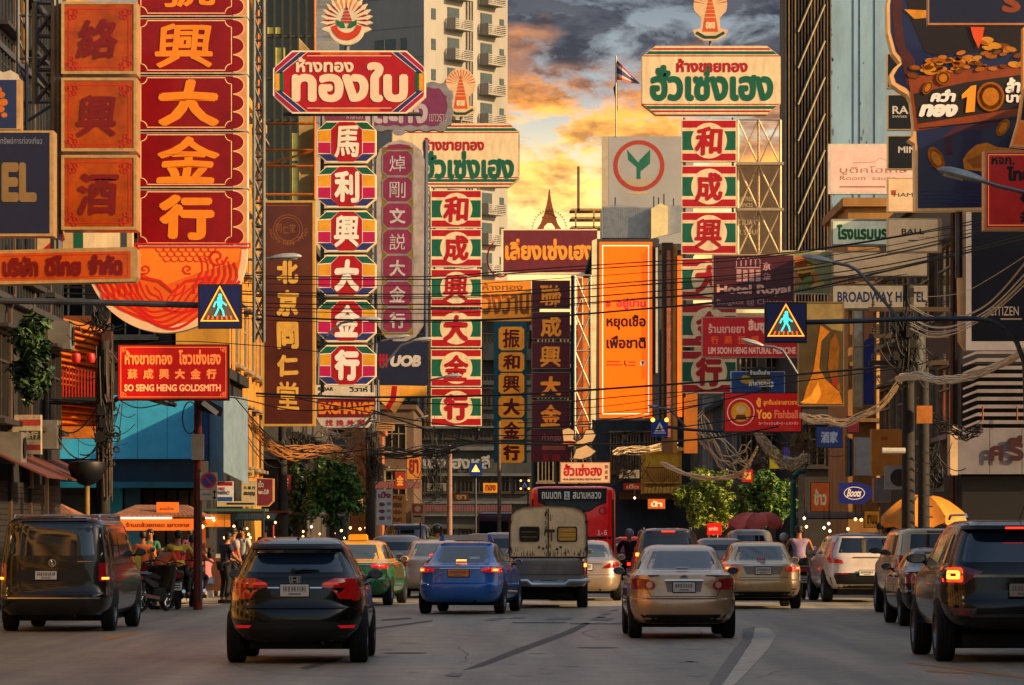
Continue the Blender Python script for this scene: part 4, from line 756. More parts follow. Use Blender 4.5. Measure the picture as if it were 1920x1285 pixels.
# leaf logo tower
d = 290
s = Sign('bank_tower', 'grey bank tower with a green leaf emblem in a red ring', 'building', 1141, 256, 1278, 1000, d)
s.body([(1141, 1010), (1300, 1010), (1300, 256), (1141, 256)], M('#a9a9ab', .6, dirt=.12, scale=.3), 12, 'wall'); s.rect(1128, 256, 1141, 900, M('#c2b49c', .6, dirt=.2), -2, 'side_fin')
rr_ = M('#b04030', .5, dirt=.15); s.ring(circ(1198, 311, 48, 48), circ(1198, 311, 40, 48), rr_, 2, 'emblem_ring')
lg = M('#1f7058', .5, dirt=.3); s.poly([(1176, 281), (1197, 305), (1197, 336), (1194, 314), (1178, 300)], lg, 2, 'leaf'); s.poly([(1219, 281), (1219, 307), (1201, 322), (1201, 336), (1194, 336), (1194, 312), (1200, 300)], lg, 3, 'leaf')
s.poly([(1168, 340), (1182, 334), (1198, 338), (1212, 334), (1228, 340), (1214, 348), (1198, 351), (1182, 348)], M('#b3a58e', .6, dirt=.1), 2, 'field'); s.poly([(1175, 361), (1198, 359), (1221, 361), (1221, 363), (1198, 365), (1175, 363)], M('#c9b48e', .6), 2, 'plinth_mark'); s.done()
# scaffolding rooftop with mast right of the eiffel shape
s = Sign('rooftop_frame', 'unfinished concrete rooftop storeys with a tall mast, low on the skyline', 'building', 1060, 300, 1135, 470, 330)
cm = M('#a88a58', .7, dirt=.3)
for y in (391, 407, 424): s.body([(1068, y + 4), (1135, y + 4), (1135, y), (1072, y)], cm, 3, 'floor_slab')
for x in (1078, 1112): s.body((x, 395, x + 3, 470), cm, .3, 'column')
s.body((1082, 312, 1087, 395), M('#6c5a44', .6), .3, 'mast'); s.done()
# right: finned brown tower and blank blue-grey slab
d = 215
r = B('office_tower', 'brown tower with tall vertical fins behind the right hand signs', px(1470, d), px(1556, d), d, d + 3.5, 42, M('#4a3c30', .7, dirt=.4, scale=.5), cornice=False)
g = random.Random(5)
for i in range(15):
    x = px(1471 + i * 6, d); MB().box(x, x + .07, d - .5, d - .002, 9, 41.5).obj('fin', M(g.choice(('#6e5f4c', '#8a7458', '#4a4038')), .5, .3, dirt=.4, scale=2), r)
mb = MB()
for j in range(9): z = pz(470 - j * 68, d); mb.tube([(px(1495, d), d - .56, z), (px(1545, d), d - .56, z + 3.4)], .05, 4)
mb.obj('diagonal_brace', M('#c9b893', .4, .4, dirt=.3), r)
d = 255
r = B('blank_wall_tower', 'tall blank blue-grey wall streaked with stains at the upper right', px(1553, d), px(1780, d), d, d + 20, 46, M('#86a8c0', .7, dirt=.3, scale=.35, stretch=.25), cornice=False)
for x in (1600, 1612, 1640): MB().box(px(x, d), px(x + .8, d), d - .05, d - .002, 5, 46).obj('wall_joint', M('#5d6a74', .8), r)
g = random.Random(12); mb = MB()
for i in range(34):
    x = g.choice((1560 + g.gauss(0, 2), 1615 + g.gauss(0, 6), g.uniform(1560, 1660))); y = g.uniform(0, 400); w = g.uniform(.02, .08); h = g.uniform(.04, .25)
    a = px(x, d); z = pz(y, d); mb.add([(a + w * g.uniform(.6, 1.3) * math.cos(t), d - .006, z + h * g.uniform(.5, 1.2) * math.sin(t)) for t in [i * math.pi / 3 for i in range(6)]], [(0, 1, 2, 3, 4, 5)])
mb.obj('stain', M('#5c6a74', .9), r)['kind'] = 'stuff'
# right: pale building with sheet metal between column sign and tree
d = 168
r = B('shophouse', 'grey shophouse with sheet metal walls below the right green and red column', px(1302, d), px(1480, d), d, d + 15, pz(600, d), W1); windows(r, 'front', px(1380, d), px(1475, d), d, d, 4, 2.8, 2, 2, n=3)
g = random.Random(8)
for i in range(14): x = px(1312 + i * 5, d); MB().box(x, x + .1, d - .06 - .03 * (i % 2), d - .01, pz(880, d), pz(g.uniform(742, 760), d)).obj('metal_sheet', M(g.choice(('#8d99a5', '#6c7884', '#a39c90')), .4, .5, dirt=.3), r)
MB().prism([(px(1320, d), pz(775, d)), (px(1375, d), pz(745, d)), (px(1375, d), pz(738, d)), (px(1320, d), pz(766, d))], d - 1.4, d - .1, back=True).obj('awning', STEEL, r)
# right: warm building at the poles
d = 128
r = B('shophouse', 'warm beige shophouse with ribbed pilasters behind the cable pole', px(1590, d), px(1800, d), d, d + 8, pz(388, d), M('#9c7038', .75, dirt=.45, scale=.7, stretch=.4))
windows(r, 'front', px(1645, d), px(1735, d), d, d, 4.2, 2.9, 2, 2, n=2)
g = random.Random(2)
MB().box(px(1768, d), px(1802, d), d - .5, d - .002, 2, pz(400, d)).obj('pilaster', M('#c7a06a', .7, dirt=.3), r)
for i in range(44):
    z = pz(398, d) - i * .165; MB().add([(px(1766, d), d - .52, z - .10), (px(1804, d), d - .52, z + .10), (px(1804, d), d - .60, z + .16), (px(1766, d), d - .60, z - .04), (px(1766, d), d - .52, z - .04), (px(1804, d), d - .52, z + .16)], [(0, 1, 2, 3), (3, 2, 5, 4)]).obj('louvre_blade', M('#8c6a42', .6, dirt=.3), r)  # slanted dark blades take the shape of the louvres' diagonal shadows
for x in (1778, 1795): MB().tube([(px(x, d), d - .7, 3), (px(x, d), d - .7, pz(396, d))], .045, 6).obj('drainpipe', M('#8c3a1c', .6, dirt=.3), r)
MB().box(px(1642, d), px(1690, d), d - .3, d - .002, 2.6, pz(560, d)).obj('sunlit_pier', M('#d8a868', .7, dirt=.25), r)  # sunlight on the pier is put into its paler colour
# right: dark shop with big dark board and louvred canopy
d = 100; LV = M('#8c8488', .45, .3, dirt=.25); FAS = M('#77747a', .5, dirt=.2)
r = B('shop_building', 'dark shop at the right edge with grey louvred front and raised Thai letters', px(1802, d), 24, d, d + 22, 10.6, M('#1c1b1d', .6, dirt=.3))
for i in range(11):
    z = pz(664 + i * 14.5, d); MB().prism([(px(1802, d), z - .09), (px(1802, d), z - .14), (px(1826 - 0, d), z - .02), (px(2050, d), z - .02), (px(2050, d), z + .07), (px(1830, d), z + .07)], d - .5, d - .3, back=True).obj('louvre_blade', LV, r)
for i in range(4): x = px(1790 + i * 60, d); MB().box(x, px(1790 + i * 60 + 59, d), d - .7, d - .002, pz(890, d), pz(806, d)).obj('fascia_panel', FAS, r)
for t, xa, xb, ya, yb in (('ศ', 1848, 1876, 836, 866), ('รี', 1882, 1912, 818, 866)): text_on(r, t, px((xa + xb) / 2, d), pz((ya + yb) / 2, d), px(xb, d) - px(xa, d), (yb - ya) * d / F, d - .8, M('#4a3034', .3, .3, dirt=.3), .05, 'raised_letter')
MB().box(px(1776, d), px(1790, d), d - .7, d, pz(892, d), pz(800, d)).obj('sunlit_edge', M('#d0b088', .6), r)  # lighter tan paints sunlight on the end of the grey fascia
mb = MB()
for x in (1836, 1900): mb.tube([(px(x, d), d - .75, pz(790, d)), (px(x, d), d - .75, pz(764, d))], .02, 4)
mb.obj('bracket', RUST, r); MB().box(px(1802, d), 14, d - .3, d - .002, 0, pz(893, d)).obj('shopfront_recess', M('#141012', .5, dirt=.4), r)
# low dark arcade behind the trees and traffic on the right
d = 188
r = B('shophouse', 'low dark arcade behind the trees at the right', px(1150, d), px(1330, d), d, d + 12, pz(905, d), M('#1d1a1b', .8, dirt=.4))
d = 154
r = B('shophouse', 'dark shopfronts under the pharmacy sign on the right', px(1500, d), px(1720, d), d, d + 20, pz(640, d), M('#2a2522', .8, dirt=.4)); windows(r, 'front', px(1510, d), px(1640, d), d, d, 3.6, 2.6, 2, 3, n=2, fr=WFRD)
r = B('shophouse', 'low row with small signs between the golden sedan and the trees', px(1330, 196), px(1530, 196), 196, 210, 6, WD)
# more of the left row at ground level: dim shop interiors
d = 140
r = B('shophouse', 'dim shophouse ground floor behind the market stalls on the left', px(430, d), px(560, d), d, d + 6, 4.2, M('#2a1a16', .8, dirt=.4))

# lived-in detail on the plain walls at the right
d = 128
for par in [o for o in COL.objects if o.get('label', '').startswith('warm beige shophouse')]:
    for i in range(4): z = pz(470 + i * 105, d); MB().box(px(1592, d), px(1764, d), d - .35, d - .002, z - .12, z).obj('floor_ledge', M('#8c6a42', .7, dirt=.4), par)
    for x, y in ((1655, 640), (1700, 760), (1610, 700)): o = MB().box(px(x, d), px(x + 22, d), d - .5, d - .002, pz(y + 14, d), pz(y, d)).obj('air_conditioner', M('#9a948a', .5, dirt=.4), par); MB().lathe([(.0, -.01), (.12, -.02), (.14, 0)], 14, c=(px(x + 9, d), d - .51, pz(y + 7, d)), axis='y').obj('fan', TRIM, o)
    for x in (1648, 1694, 1740): MB().tube([(px(x, d), d - .12, 2), (px(x, d), d - .12, pz(480, d))], .05, 5).obj('drainpipe', M('#6c4a2c', .6, dirt=.4), par)
    for x0, x1, y in ((1600, 1636, 530), (1646, 1690, 500), (1696, 1736, 500), (1646, 1690, 605)):
        MB().box(px(x0, d), px(x1, d), d - .7, d - .36, pz(y, d) - .08, pz(y, d)).obj('balcony_slab', M('#7c6040', .7), par)
        for q in range(9): x = px(x0 + (x1 - x0) * q / 8, d); MB().box(x - .015, x + .015, d - .7, d - .67, pz(y, d), pz(y, d) + .7).obj('baluster', STEEL, par)
for par in [o for o in COL.objects if o.get('label', '').startswith('dark shop at the right edge')]:
    windows(par, 'left', px(1802, 100), 24, 100, 122, 3.4, 3.1, 2, 4, n=2, fr=WFR); MB().tube([(px(1802, 100) - .1, 101, 0), (px(1802, 100) - .1, 101, 10.4)], .07, 6).obj('drainpipe', M('#5c3420', .6, dirt=.4), par)
for i, (x, y, r_) in enumerate(((1120, 1215, .3), (760, 1225, .3))):
    cx, cy = GP(x, y); sheet('manhole_cover', circ(cx, cy, r_, 24), .006, M('#3c3a36', .5, .5, dirt=.4, scale=8, bump=.4), None, road)
g = random.Random(9); mb = MB()
for i in range(13):
    x, y = GP(g.uniform(650, 1500), g.uniform(1140, 1280)); a = g.uniform(-.5, .5) + (math.pi / 2 if i % 3 else 0); p = [(x, y)]
    for j in range(9): a += g.uniform(-.5, .5); p.append((p[-1][0] + .28 * math.cos(a), p[-1][1] + .9 * math.sin(a)))
    for (ax, ay), (bx_, by_) in zip(p, p[1:]): w = g.uniform(.004, .010); mb.add([(ax - w, ay, .003), (ax + w, ay, .003), (bx_ + w, by_, .003), (bx_ - w, by_, .003)], [(0, 1, 2, 3)])
o = mb.obj('crack', M('#6a665c', .8), road); o['kind'] = 'stuff'
mb = MB()
for i in range(40):
    x, y = GP(g.choice((g.gauss(1000, 60), g.gauss(1280, 30), g.gauss(700, 60))), g.uniform(1150, 1282)); r_ = g.uniform(.03, .16); mb.add([(x + r_ * g.uniform(.6, 1.2) * math.cos(t), y + r_ * 2.5 * g.uniform(.6, 1.2) * math.sin(t), .0035) for t in [q * math.pi / 5 for q in range(10)]], [tuple(range(10))])
o = mb.obj('oil_spot', M('#7c776c', .5, dirt=.2), road); o['kind'] = 'stuff'

for par in [o for o in COL.objects if o.get('label', '').startswith('tall dark shophouse with steel')]:
    for i, (y, z) in enumerate(((77.4, 3.0), (80.2, 4.9), (83.5, 3.4), (86, 5.6))):
        o = MB().box(-9.998, -9.5, y, y + .9, z, z + .6).obj('air_conditioner', M('#6c6862', .5, dirt=.5), par); MB().lathe([(0, -.02), (.2, -.01), (.22, 0)], 14, c=(-9.47, y + .45, z + .3), axis='x').obj('fan', TRIM, o)
    for y in (78.9, 82.2, 85.1): MB().tube([(-9.9, y, 0), (-9.9, y, 6), (-9.9, y + .6, 6.4), (-9.9, y + .6, 15)], .05, 5).obj('drainpipe', M('#4c3c30', .6, dirt=.5), par)
    for y0, z in ((76.5, 2.7), (81, 2.7), (85, 2.7)): MB().add([(-9.99, y0, z + .5), (-9.99, y0 + 3.6, z + .5), (-8.9, y0 + 3.6, z), (-8.9, y0, z), (-9.99, y0, z + .54), (-9.99, y0 + 3.6, z + .54), (-8.9, y0 + 3.6, z + .04), (-8.9, y0, z + .04)], [(0, 1, 2, 3), (4, 7, 6, 5), (3, 2, 6, 7), (0, 3, 7, 4)]).obj('awning', M('#5c2c1c', .6, dirt=.5), par)
    for i in range(22): z = .25 + i * .11; MB().box(-9.998, -9.93, 76.3, 88, z, z + .1).obj('shutter_slat', SHUT, par)
# ---------------- signs ----------------
def notch(x0, y0, x1, y1, r, n=5):
    o = []
    for cx, cy, a0 in ((x0, y1, 0), (x1, y1, 90), (x1, y0, 180), (x0, y0, 270)):
        o += [(cx + r * math.cos(R(a0 + 90 - 90 * i / n)), cy - r * math.sin(R(a0 + 90 - 90 * i / n))) for i in range(n + 1)]
    return o
def octo(x0, y0, x1, y1, c, c2=None):
    c2 = c2 or c; return [(x0 + c, y1), (x1 - c, y1), (x1, y1 - c2), (x1, y0 + c2), (x1 - c, y0), (x0 + c, y0), (x0, y0 + c2), (x0, y1 - c2)]
def inset(pts, t):
    xs = [p[0] for p in pts]; ys = [p[1] for p in pts]; cx, cy = (min(xs) + max(xs)) / 2, (min(ys) + max(ys)) / 2; w, h = max(xs) - min(xs), max(ys) - min(ys)
    return [(cx + (x - cx) * (1 - 2 * t / w), cy + (y - cy) * (1 - 2 * t / h)) for x, y in pts]
def post(s, pts, r=.05, name='bracket', mat=None, y=.2):
    s.mb(name, mat or STEEL).tube([(s.q(*p)[0], y, s.q(*p)[1]) for p in pts], r, 6); return s
def truss(s, x0, y0, x1, y1, n, y=.3, r=.03, mat=None, name='lattice_frame'):
    mb = s.mb(name, mat or STEEL); q = lambda a, b, yy=y: (s.q(a, b)[0], yy, s.q(a, b)[1])
    for x in (x0, x1): mb.tube([q(x, y0), q(x, y1)], r, 5)
    for i in range(n):
        a = y0 + (y1 - y0) * i / n; b = y0 + (y1 - y0) * (i + 1) / n; mb.tube([q(x0, a), q(x1, b)], r * .7, 4); mb.tube([q(x1, a), q(x0, b)], r * .7, 4); mb.tube([q(x0, a), q(x1, a)], r * .7, 4)
FD = M('#33281f', .5, .4, dirt=.4, scale=3); FG = M('#d8b47c', .3, .6, dirt=.3, scale=3); FW = M('#d9cdb8', .5, dirt=.3, scale=2)
BEI = M('#e9b87e', .45, em=.12, dirt=.2); PRT = M('#d8780e', .4, em=.20, dirt=.2); SRD = M('#7e0610', .3, em=.09, dirt=.35, scale=.7, coat=.15, spec=.3)
# big red column with golden characters
s = Sign('column_sign', 'tall red column sign with large golden characters above a round orange medallion', 'sign', 257, -75, 465, 625, 72)
rows = [('號', -72, 31), ('興', 35, 138), ('大', 142, 245), ('金', 249, 352), ('行', 356, 462)]
for ch, a, b in rows:
    s.part('panel', 258, a, 464, b, FW, .5)
    s.rect(259, a + 1, 437, b - 2, SRD, 1, 'red_face'); s.rect(437, a + 1, 463, b - 2, M('#c98a5a', .45, em=.1, dirt=.2), 1, 'scallop_strip')
    o = notch(264, a + 4, 434, b - 6, 12); s.line(o, 1.7, BEI, 2, 'border', True)
    h = (b - a - 4) / 3
    for i in range(3):
        cy = a + 2 + h * (i + .5); s.poly([(437, cy + h * .47)] + circ(437, cy, 19, 14, h * .46, -90, 90) , SRD, 2, 'scallop'); s.line(circ(437, cy, 20.5, 14, h * .49, -90, 90), 1.3, BEI, 3, 'scallop_rim')
    x0, x1, ya, yb = {'興': (293, 402, 10, 12), '大': (297, 412, 8, 8), '金': (293, 410, 8, 9), '行': (298, 402, 10, 12), '號': (296, 402, 10, 18)}[ch]
    s.text(ch, x0, a + ya, x1, b - yb, PRT, 3, .045, slant=.03, name='character', bend=.02)
s.cur = s.root
mp_ = circ(310, 466, 153, 40, 158, 0, 180); s.body(mp_, M('#e0b890', .5, em=.08, dirt=.2), .4, 'medallion')
s.poly(circ(312, 466, 141, 40, 143, 0, 180), M('#d0560c', .4, em=.14, dirt=.2), 1, 'medallion_face')
WR = M('#c8180c', .4, em=.12, dirt=.15)
for i in range(9):
    a = 200 + i * 3; r_ = 1 - i * .105
    s.line([(312 - 138 * r_ + 276 * r_ * t, 500 + i * 3 + (112 - i * 9) * math.sin(math.pi * (.04 + .92 * t)) ** .8 + 6 * math.sin(14 * t + i)) for t in [q / 22 for q in range(23)]], 5 - i * .3, WR, 2 + i % 2, 'wave')
for sg in (1, -1):
    for i in range(7): s.line([(312 + sg * (60 + i * 11 + 8 * math.sin(q)), 480 + i * 2 + q * 14) for q in range(6)], 3.5, WR, 4, 'wave')
    s.line([(312 + sg * 95 + sg * (20 - q * 1.6) * math.cos(q * .8), 482 + (19 - q * 1.5) * math.sin(q * .8)) for q in range(11)], 4, WR, 5, 'scroll')
    s.line([(312 + sg * 40 + sg * (11 - q) * math.cos(q * .9 + 1), 505 + (10 - q) * math.sin(q * .9 + 1)) for q in range(9)], 3, WR, 5, 'scroll')
s.poly([(266, 463), (452, 463), (446, 492), (415, 500), (372, 512), (312, 534), (262, 512), (232, 497)], M('#e8761a', .4, em=.14, dirt=.2), 3, 'cloud_panel')
for j in range(3):
    for i in range(8 - j): s.line(circ(300 + j * 7 + i * 14, 466 + j * 9, 7.5, 8, 7, 180 + 180, 180) if 0 else [(300 + j * 7 + i * 14 + 7.5 * math.cos(R(t)), 466 + j * 9 + 7 * math.sin(R(t))) for t in range(0, 181, 30)], 1.6, WR, 5, 'scale_mark')
s.line([(265, 520), (300, 527), (325, 548), (350, 527), (400, 518)], 5, WR, 5, 'wave'); s.frame(252, 456, 470, 466, 3, WR, 4); truss(s, 474, -60, 492, 640, 16, .4, .035); s.done()
# orange acrylic boxes, red carved characters
ACR = M('#9c4006', .22, em=.08, dirt=.5, scale=1.2, coat=.25, spec=.3); CRED = M('#6e080a', .3, em=.02, dirt=.3); ORN = M('#b02010', .35, em=.08, dirt=.2)
s = Sign('column_sign', 'column of three orange boxes with dark red characters in pale metal frames', 'sign', 115, 0, 257, 434, 68)
for ch, a, b in (('絡', 3, 139), ('興', 146, 284), ('酒', 291, 431)):
    s.part('panel', 115, a, 256, b, FG, .7); s.rect(121, a + 6, 250, b - 6, ACR, 1, 'acrylic_face')
    s.frame(115, a, 256, b, 5, FG, 4, 'metal_frame'); s.frame(128, a + 13, 242, b - 12, 1.8, ORN, 2)
    for cx in (134, 236):
        for cy in (a + 20, b - 19):
            for u, v_, r_ in ((0, 0, 6), (8, 0, 4), (-6 if cx > 200 else 6, 9, 4), (0, 10 if cy < a + 60 else -10, 4), (-8, 0, 3)): s.line(circ(cx + u, cy + v_, r_, 10), 1.6, ORN, 3, 'corner_ornament', True)
    s.text(ch, 146, a + 33, 220, b - 28, CRED, 4, .06, slant=.06, name='character', bend=.02)
    s.cur = s.root
for x in (108, 100): post(s, [(x, -20), (x, 470)], .07, 'pole')
truss(s, 60, 0, 108, 190, 3, .4, .05); s.done()
# navy hotel board
s = Sign('hotel_board', 'navy hotel board with gold letters EL, cut off by the left edge', 'sign', -60, 245, 100, 443, 62)
s.body((-60, 245, 100, 443), FG, .5); s.rect(-58, 249, 93, 438, M('#141c3a', .4, dirt=.3, em=.02), 1, 'face')
GD = M('#8a7048', .4, .2, dirt=.2); s.text('EL', 3, 305, 69, 379, GD, 2, .045); s.text('ทรัพย์การท่องเที่ยว', 1, 257, 79, 270, M('#7c86a0', .5), 2, .0); s.done()
s = Sign('sign_board', 'small blue board with a golden flourish above the navy hotel board', 'sign', -40, 130, 38, 243, 66)
s.body((-40, 148, 38, 243), FG, .4); s.rect(-38, 150, 31, 241, M('#152c5c', .4, dirt=.3), 1, 'face'); s.poly([(-40, 150), (38, 150), (34, 140), (20, 132), (6, 136), (-10, 128), (-40, 136)], M('#b8b0a4', .6, dirt=.4), 1, 'crest')
for cx, cy, r_ in ((4, 178, 8), (8, 192, 9), (3, 205, 8), (10, 216, 6), (0, 168, 6)): s.poly(circ(cx - 2, cy, r_, 9, r_ * .8), M('#b8641a', .4, em=.05), 2, 'flourish')
s.done()
# orange long board below
s = Sign('name_board', 'long orange board with dark red Thai letters under the navy hotel board', 'sign', -25, 465, 258, 535, 66)
s.body([(-25, 534), (252, 528), (258, 520), (258, 468), (252, 463), (-25, 470)], FG, .5); s.poly([(-25, 528), (245, 522), (245, 471), (-25, 476)], M('#b4480e', .25, em=.08, dirt=.35, coat=.6), 1, 'face'); s.line([(-20, 523), (240, 517), (240, 476), (-20, 481)], 1.4, ORN, 2, 'border', True)
for t, a, b in (('บริษัท', 5, 72), ('ดีไทย', 85, 152), ('จำกัด', 166, 230)): s.text(t, a, 481 - a * .02, b, 520 - a * .02, CRED, 3, .06)
s.done()
s = Sign('sign_board', 'green beige and red sign behind the long orange board', 'sign', 70, 432, 250, 470, 78); s.body((70, 432, 248, 470), M('#c9a878', .5, dirt=.3), .3)
s.rect(138, 434, 156, 468, GREEN, 1, 'stripe'); s.rect(156, 436, 226, 468, CREAM, 1, 'window_panel'); s.poly([(80, 468), (118, 434), (122, 450), (100, 468)], RED, 1, 'stripe'); s.rect(226, 434, 238, 468, WDB, 2, 'stripe'); s.done()
# so seng heng
s = Sign('shop_sign', 'red goldsmith sign lettered SO SENG HENG GOLDSMITH above the blue shop', 'sign', 221, 646, 429, 751, 84)
s.body((221, 646, 429, 751), FD, .3); RLT = M('#c40e0e', .3, em=.35, dirt=.3, scale=.6, coat=.4); s.rect(222, 648, 427, 748, RLT, 1, 'face'); OL = M('#ff8c3c', .4, em=.5, dirt=.1)
s.frame(226, 651, 424, 745, 1, OL, 2); 
for cx, sx in ((226, 1), (424, -1)):
    for cy, sy in ((651, 1), (745, -1)): s.line([(cx, cy + sy * 9), (cx + sx * 6, cy + sy * 9), (cx + sx * 6, cy + sy * 3), (cx + sx * 3, cy + sy * 3), (cx + sx * 3, cy + sy * 6), (cx + sx * 10, cy + sy * 6), (cx + sx * 10, cy)], 1, OL, 3, 'corner_key')
s.text('ห้างขายทอง', 234, 658, 323, 684, OL, 3, .03); s.text('โซวเซ่งเฮง', 335, 656, 414, 684, OL, 3, .03)
for i, ch in enumerate('蘇成興大金行'): s.text(ch, 239 + i * 29.6, 692, 258 + i * 29.6, 711, OL, 3, .05)
s.text('SO SENG HENG GOLDSMITH', 233, 721, 414, 734, M('#ffb06a', .4, em=.5, dirt=.05), 3, .03); s.done()
# neon crossing signs
NY = M('#ffb020', .3, em=2.6, dirt=0, emcol='#ff9a18'); NRD = M('#ff5a18', .3, em=2.2, dirt=0, emcol='#ff4a10'); NC = M('#40c8b8', .3, em=1.1, dirt=0, emcol='#48e0cc')
def neon(label, x0, y0, x1, y1, d, arm, armr=.045):
    s = Sign('crossing_sign', label, 'road sign', x0, y0, x1, y1, d); w, h = x1 - x0, y1 - y0
    s.body((x0, y0, x1, y1), FD, .16); s.rect(x0 + 3, y0 + 3, x1 - 3, y1 - 3, M('#16205a', .35, em=.06, dirt=.3), 1, 'face'); cx = (x0 + x1) / 2; X = lambda u: x0 + w * u; Y = lambda v: y0 + h * v
    s.poly([(X(.1), Y(.82)), (X(.9), Y(.82)), (cx, Y(.1))], M('#5a4a3c', .4, em=.4, dirt=.4), 2, 'triangle')
    for t, m_, l in ((4.5, NRD, 3), (2.2, NY, 4)): s.line([(X(.08), Y(.83)), (X(.92), Y(.83)), (X(.5), Y(.06))], t, m_, l, 'neon_tube', True)
    s.line([(X(.5), Y(.30)), (X(.5), Y(.5))], 9, NC, 5, 'neon_walker'); s.poly(circ(X(.51), Y(.26), w * .045, 10), NC, 5, 'neon_walker')
    for p in ([(.5, .36), (.40, .42), (.36, .52)], [(.5, .36), (.6, .44), (.66, .48)], [(.49, .5), (.45, .6), (.39, .72)], [(.51, .5), (.57, .6), (.6, .73)]): s.line([(X(a), Y(b)) for a, b in p], 3.2, NC, 5, 'neon_walker')
    for i in range(6): s.line([(X(.22 + i * .11), Y(.80)), (X(.25 + i * .1), Y(.72))], 2, NRD, 5, 'neon_bar')
    mb = s.mb('mast_arm', STEEL); mb.tube([(s.q(*p)[0], .25, s.q(*p)[1]) for p in arm], armr, 10); s.done(); return s
neon('lit crossing sign with a green walker and orange triangle, left of the two', 371, 533, 453, 616, 62, [(-60, 562), (100, 564), (270, 568), (371, 571)], .05)
s = neon('lit crossing sign with a green walker and orange triangle, on the curved arm', 1434, 567, 1513, 643, 64, [(1513, 603), (1600, 601), (1700, 597), (1830, 596), (1862, 601), (1890, 616), (1910, 640), (1925, 680), (1940, 1185)], .042)
# brown herbal sign
s = Sign('vertical_sign', 'tall brown vertical sign with golden characters in a thin gold frame', 'sign', 492, 376, 591, 799, 105)
s.body((492, 376, 591, 799), M('#e8b050', .3, .6, em=.1, dirt=.25), .5); s.rect(496, 380, 586, 795, M('#54200f', .3, em=.06, dirt=.55, scale=.45, coat=.4), 1, 'face')
GLD = M('#f0b24c', .3, .4, em=.10, dirt=.25); gd = M('#a06038', .4, .3, dirt=.2)
for r_ in (27, 22): s.line(circ(540, 430, r_, 32), 1.1, gd, 2, 'emblem_ring', True)
for i, ch in enumerate('同仁堂'): s.text(ch, 530 + (i - 1) * 13, 420 + (i % 2) * 3, 541 + (i - 1) * 13, 436 + (i % 2) * 3, gd, 2, .0, name='emblem_character')
for i, ch in enumerate('TONG REN TANG'):
    if ch != ' ':
        a = R(197 - i * 17.8 + 20); a = R(205 + i * 11.1); x, y = 540 + 36 * math.cos(a), 428 - 36 * math.sin(a) - 8; s.text(ch, x - 3.2, y - 4.5, x + 3.2, y + 4.5, gd, 2, .01, name='emblem_letter')
for i, (ch, a, b) in enumerate((('北', 489, 532), ('京', 543, 593), ('同', 604, 655), ('仁', 665, 706), ('堂', 716, 768))): s.text(ch, 519, a, 560, b, GLD, 3, .05, name='character', bend=.015)
s.line([(500, 386), (582, 386)], 1, gd, 2); s.done()
# thong bai sign
def crown_emblem(s, cx, cy, r, n=15, ring=True):
    pts = []
    for i in range(n * 2 + 1): a = R(-20 + 220 * i / (n * 2)); rr = r * (1.08 if i % 2 == 0 else .82); pts.append((cx + rr * math.cos(a), cy - rr * math.sin(a)))
    out = pts + [(cx + r * .75 * math.cos(R(t)), cy - r * .75 * math.sin(R(t)) + r * .25) for t in range(200, 341, 10)]
    s.body(out, M('#d8c8a8', .5, em=.06, dirt=.2), .18, 'emblem_board')
    for i in range(n):
        a = R(-16 + 212 * i / (n - 1)); b = R(3.2); m_ = ((DRED, ORANGE)[4 < i < 10])
        s.poly([(cx + r * .42 * math.cos(a), cy - r * .42 * math.sin(a)), (cx + r * .74 * math.cos(a + b), cy - r * .74 * math.sin(a + b)), (cx + r * 1.0 * math.cos(a), cy - r * 1.0 * math.sin(a)), (cx + r * .74 * math.cos(a - b), cy - r * .74 * math.sin(a - b))], m_, 2, 'ray')
    for i in range(5): w = r * (.27 - i * .05); y = cy + r * .12 - i * r * .13; s.poly([(cx - w, y), (cx + w, y), (cx + w * .8, y - r * .1), (cx - w * .8, y - r * .1)], M('#b03a38', .4, em=.05), 3, 'crown_tier')
    s.poly([(cx - r * .04, cy - r * .45), (cx + r * .04, cy - r * .45), (cx, cy - r * .72)], M('#b03a38', .4, em=.05), 3, 'crown_tip')
    for sg in (1, -1): s.poly([(cx + sg * r * .04, cy + r * .32), (cx + sg * r * .12, cy + r * .12), (cx + sg * r * .42, cy - r * .02), (cx + sg * r * .4, cy + r * .2), (cx + sg * r * .2, cy + r * .32)], M('#1f6a3c', .4, em=.04), 4, 'leaf')
    s.poly([(cx + r * .62 * math.cos(R(t)), cy + r * .2 - r * .62 * math.sin(R(t))) for t in range(185, 356, 10)] + [(cx + r * .42 * math.cos(R(t)), cy + r * .12 - r * .4 * math.sin(R(t))) for t in range(350, 189, -10)], M('#c43a18', .4, em=.06), 3, 'ribbon')
s = Sign('shop_sign', 'wide red octagonal sign with cream Thai letters under a crown emblem', 'sign', 512, 0, 798, 213, 110)
O = octo(512, 95, 798, 213, 36, 34); s.body(O, M('#f0d8b0', .4, em=.08, dirt=.2), .6); s.poly(inset(O, 3), RED, 1, 'face')
YB, BL_ = AMBER, M('#2a2f6c', .4, em=.05, dirt=.2)
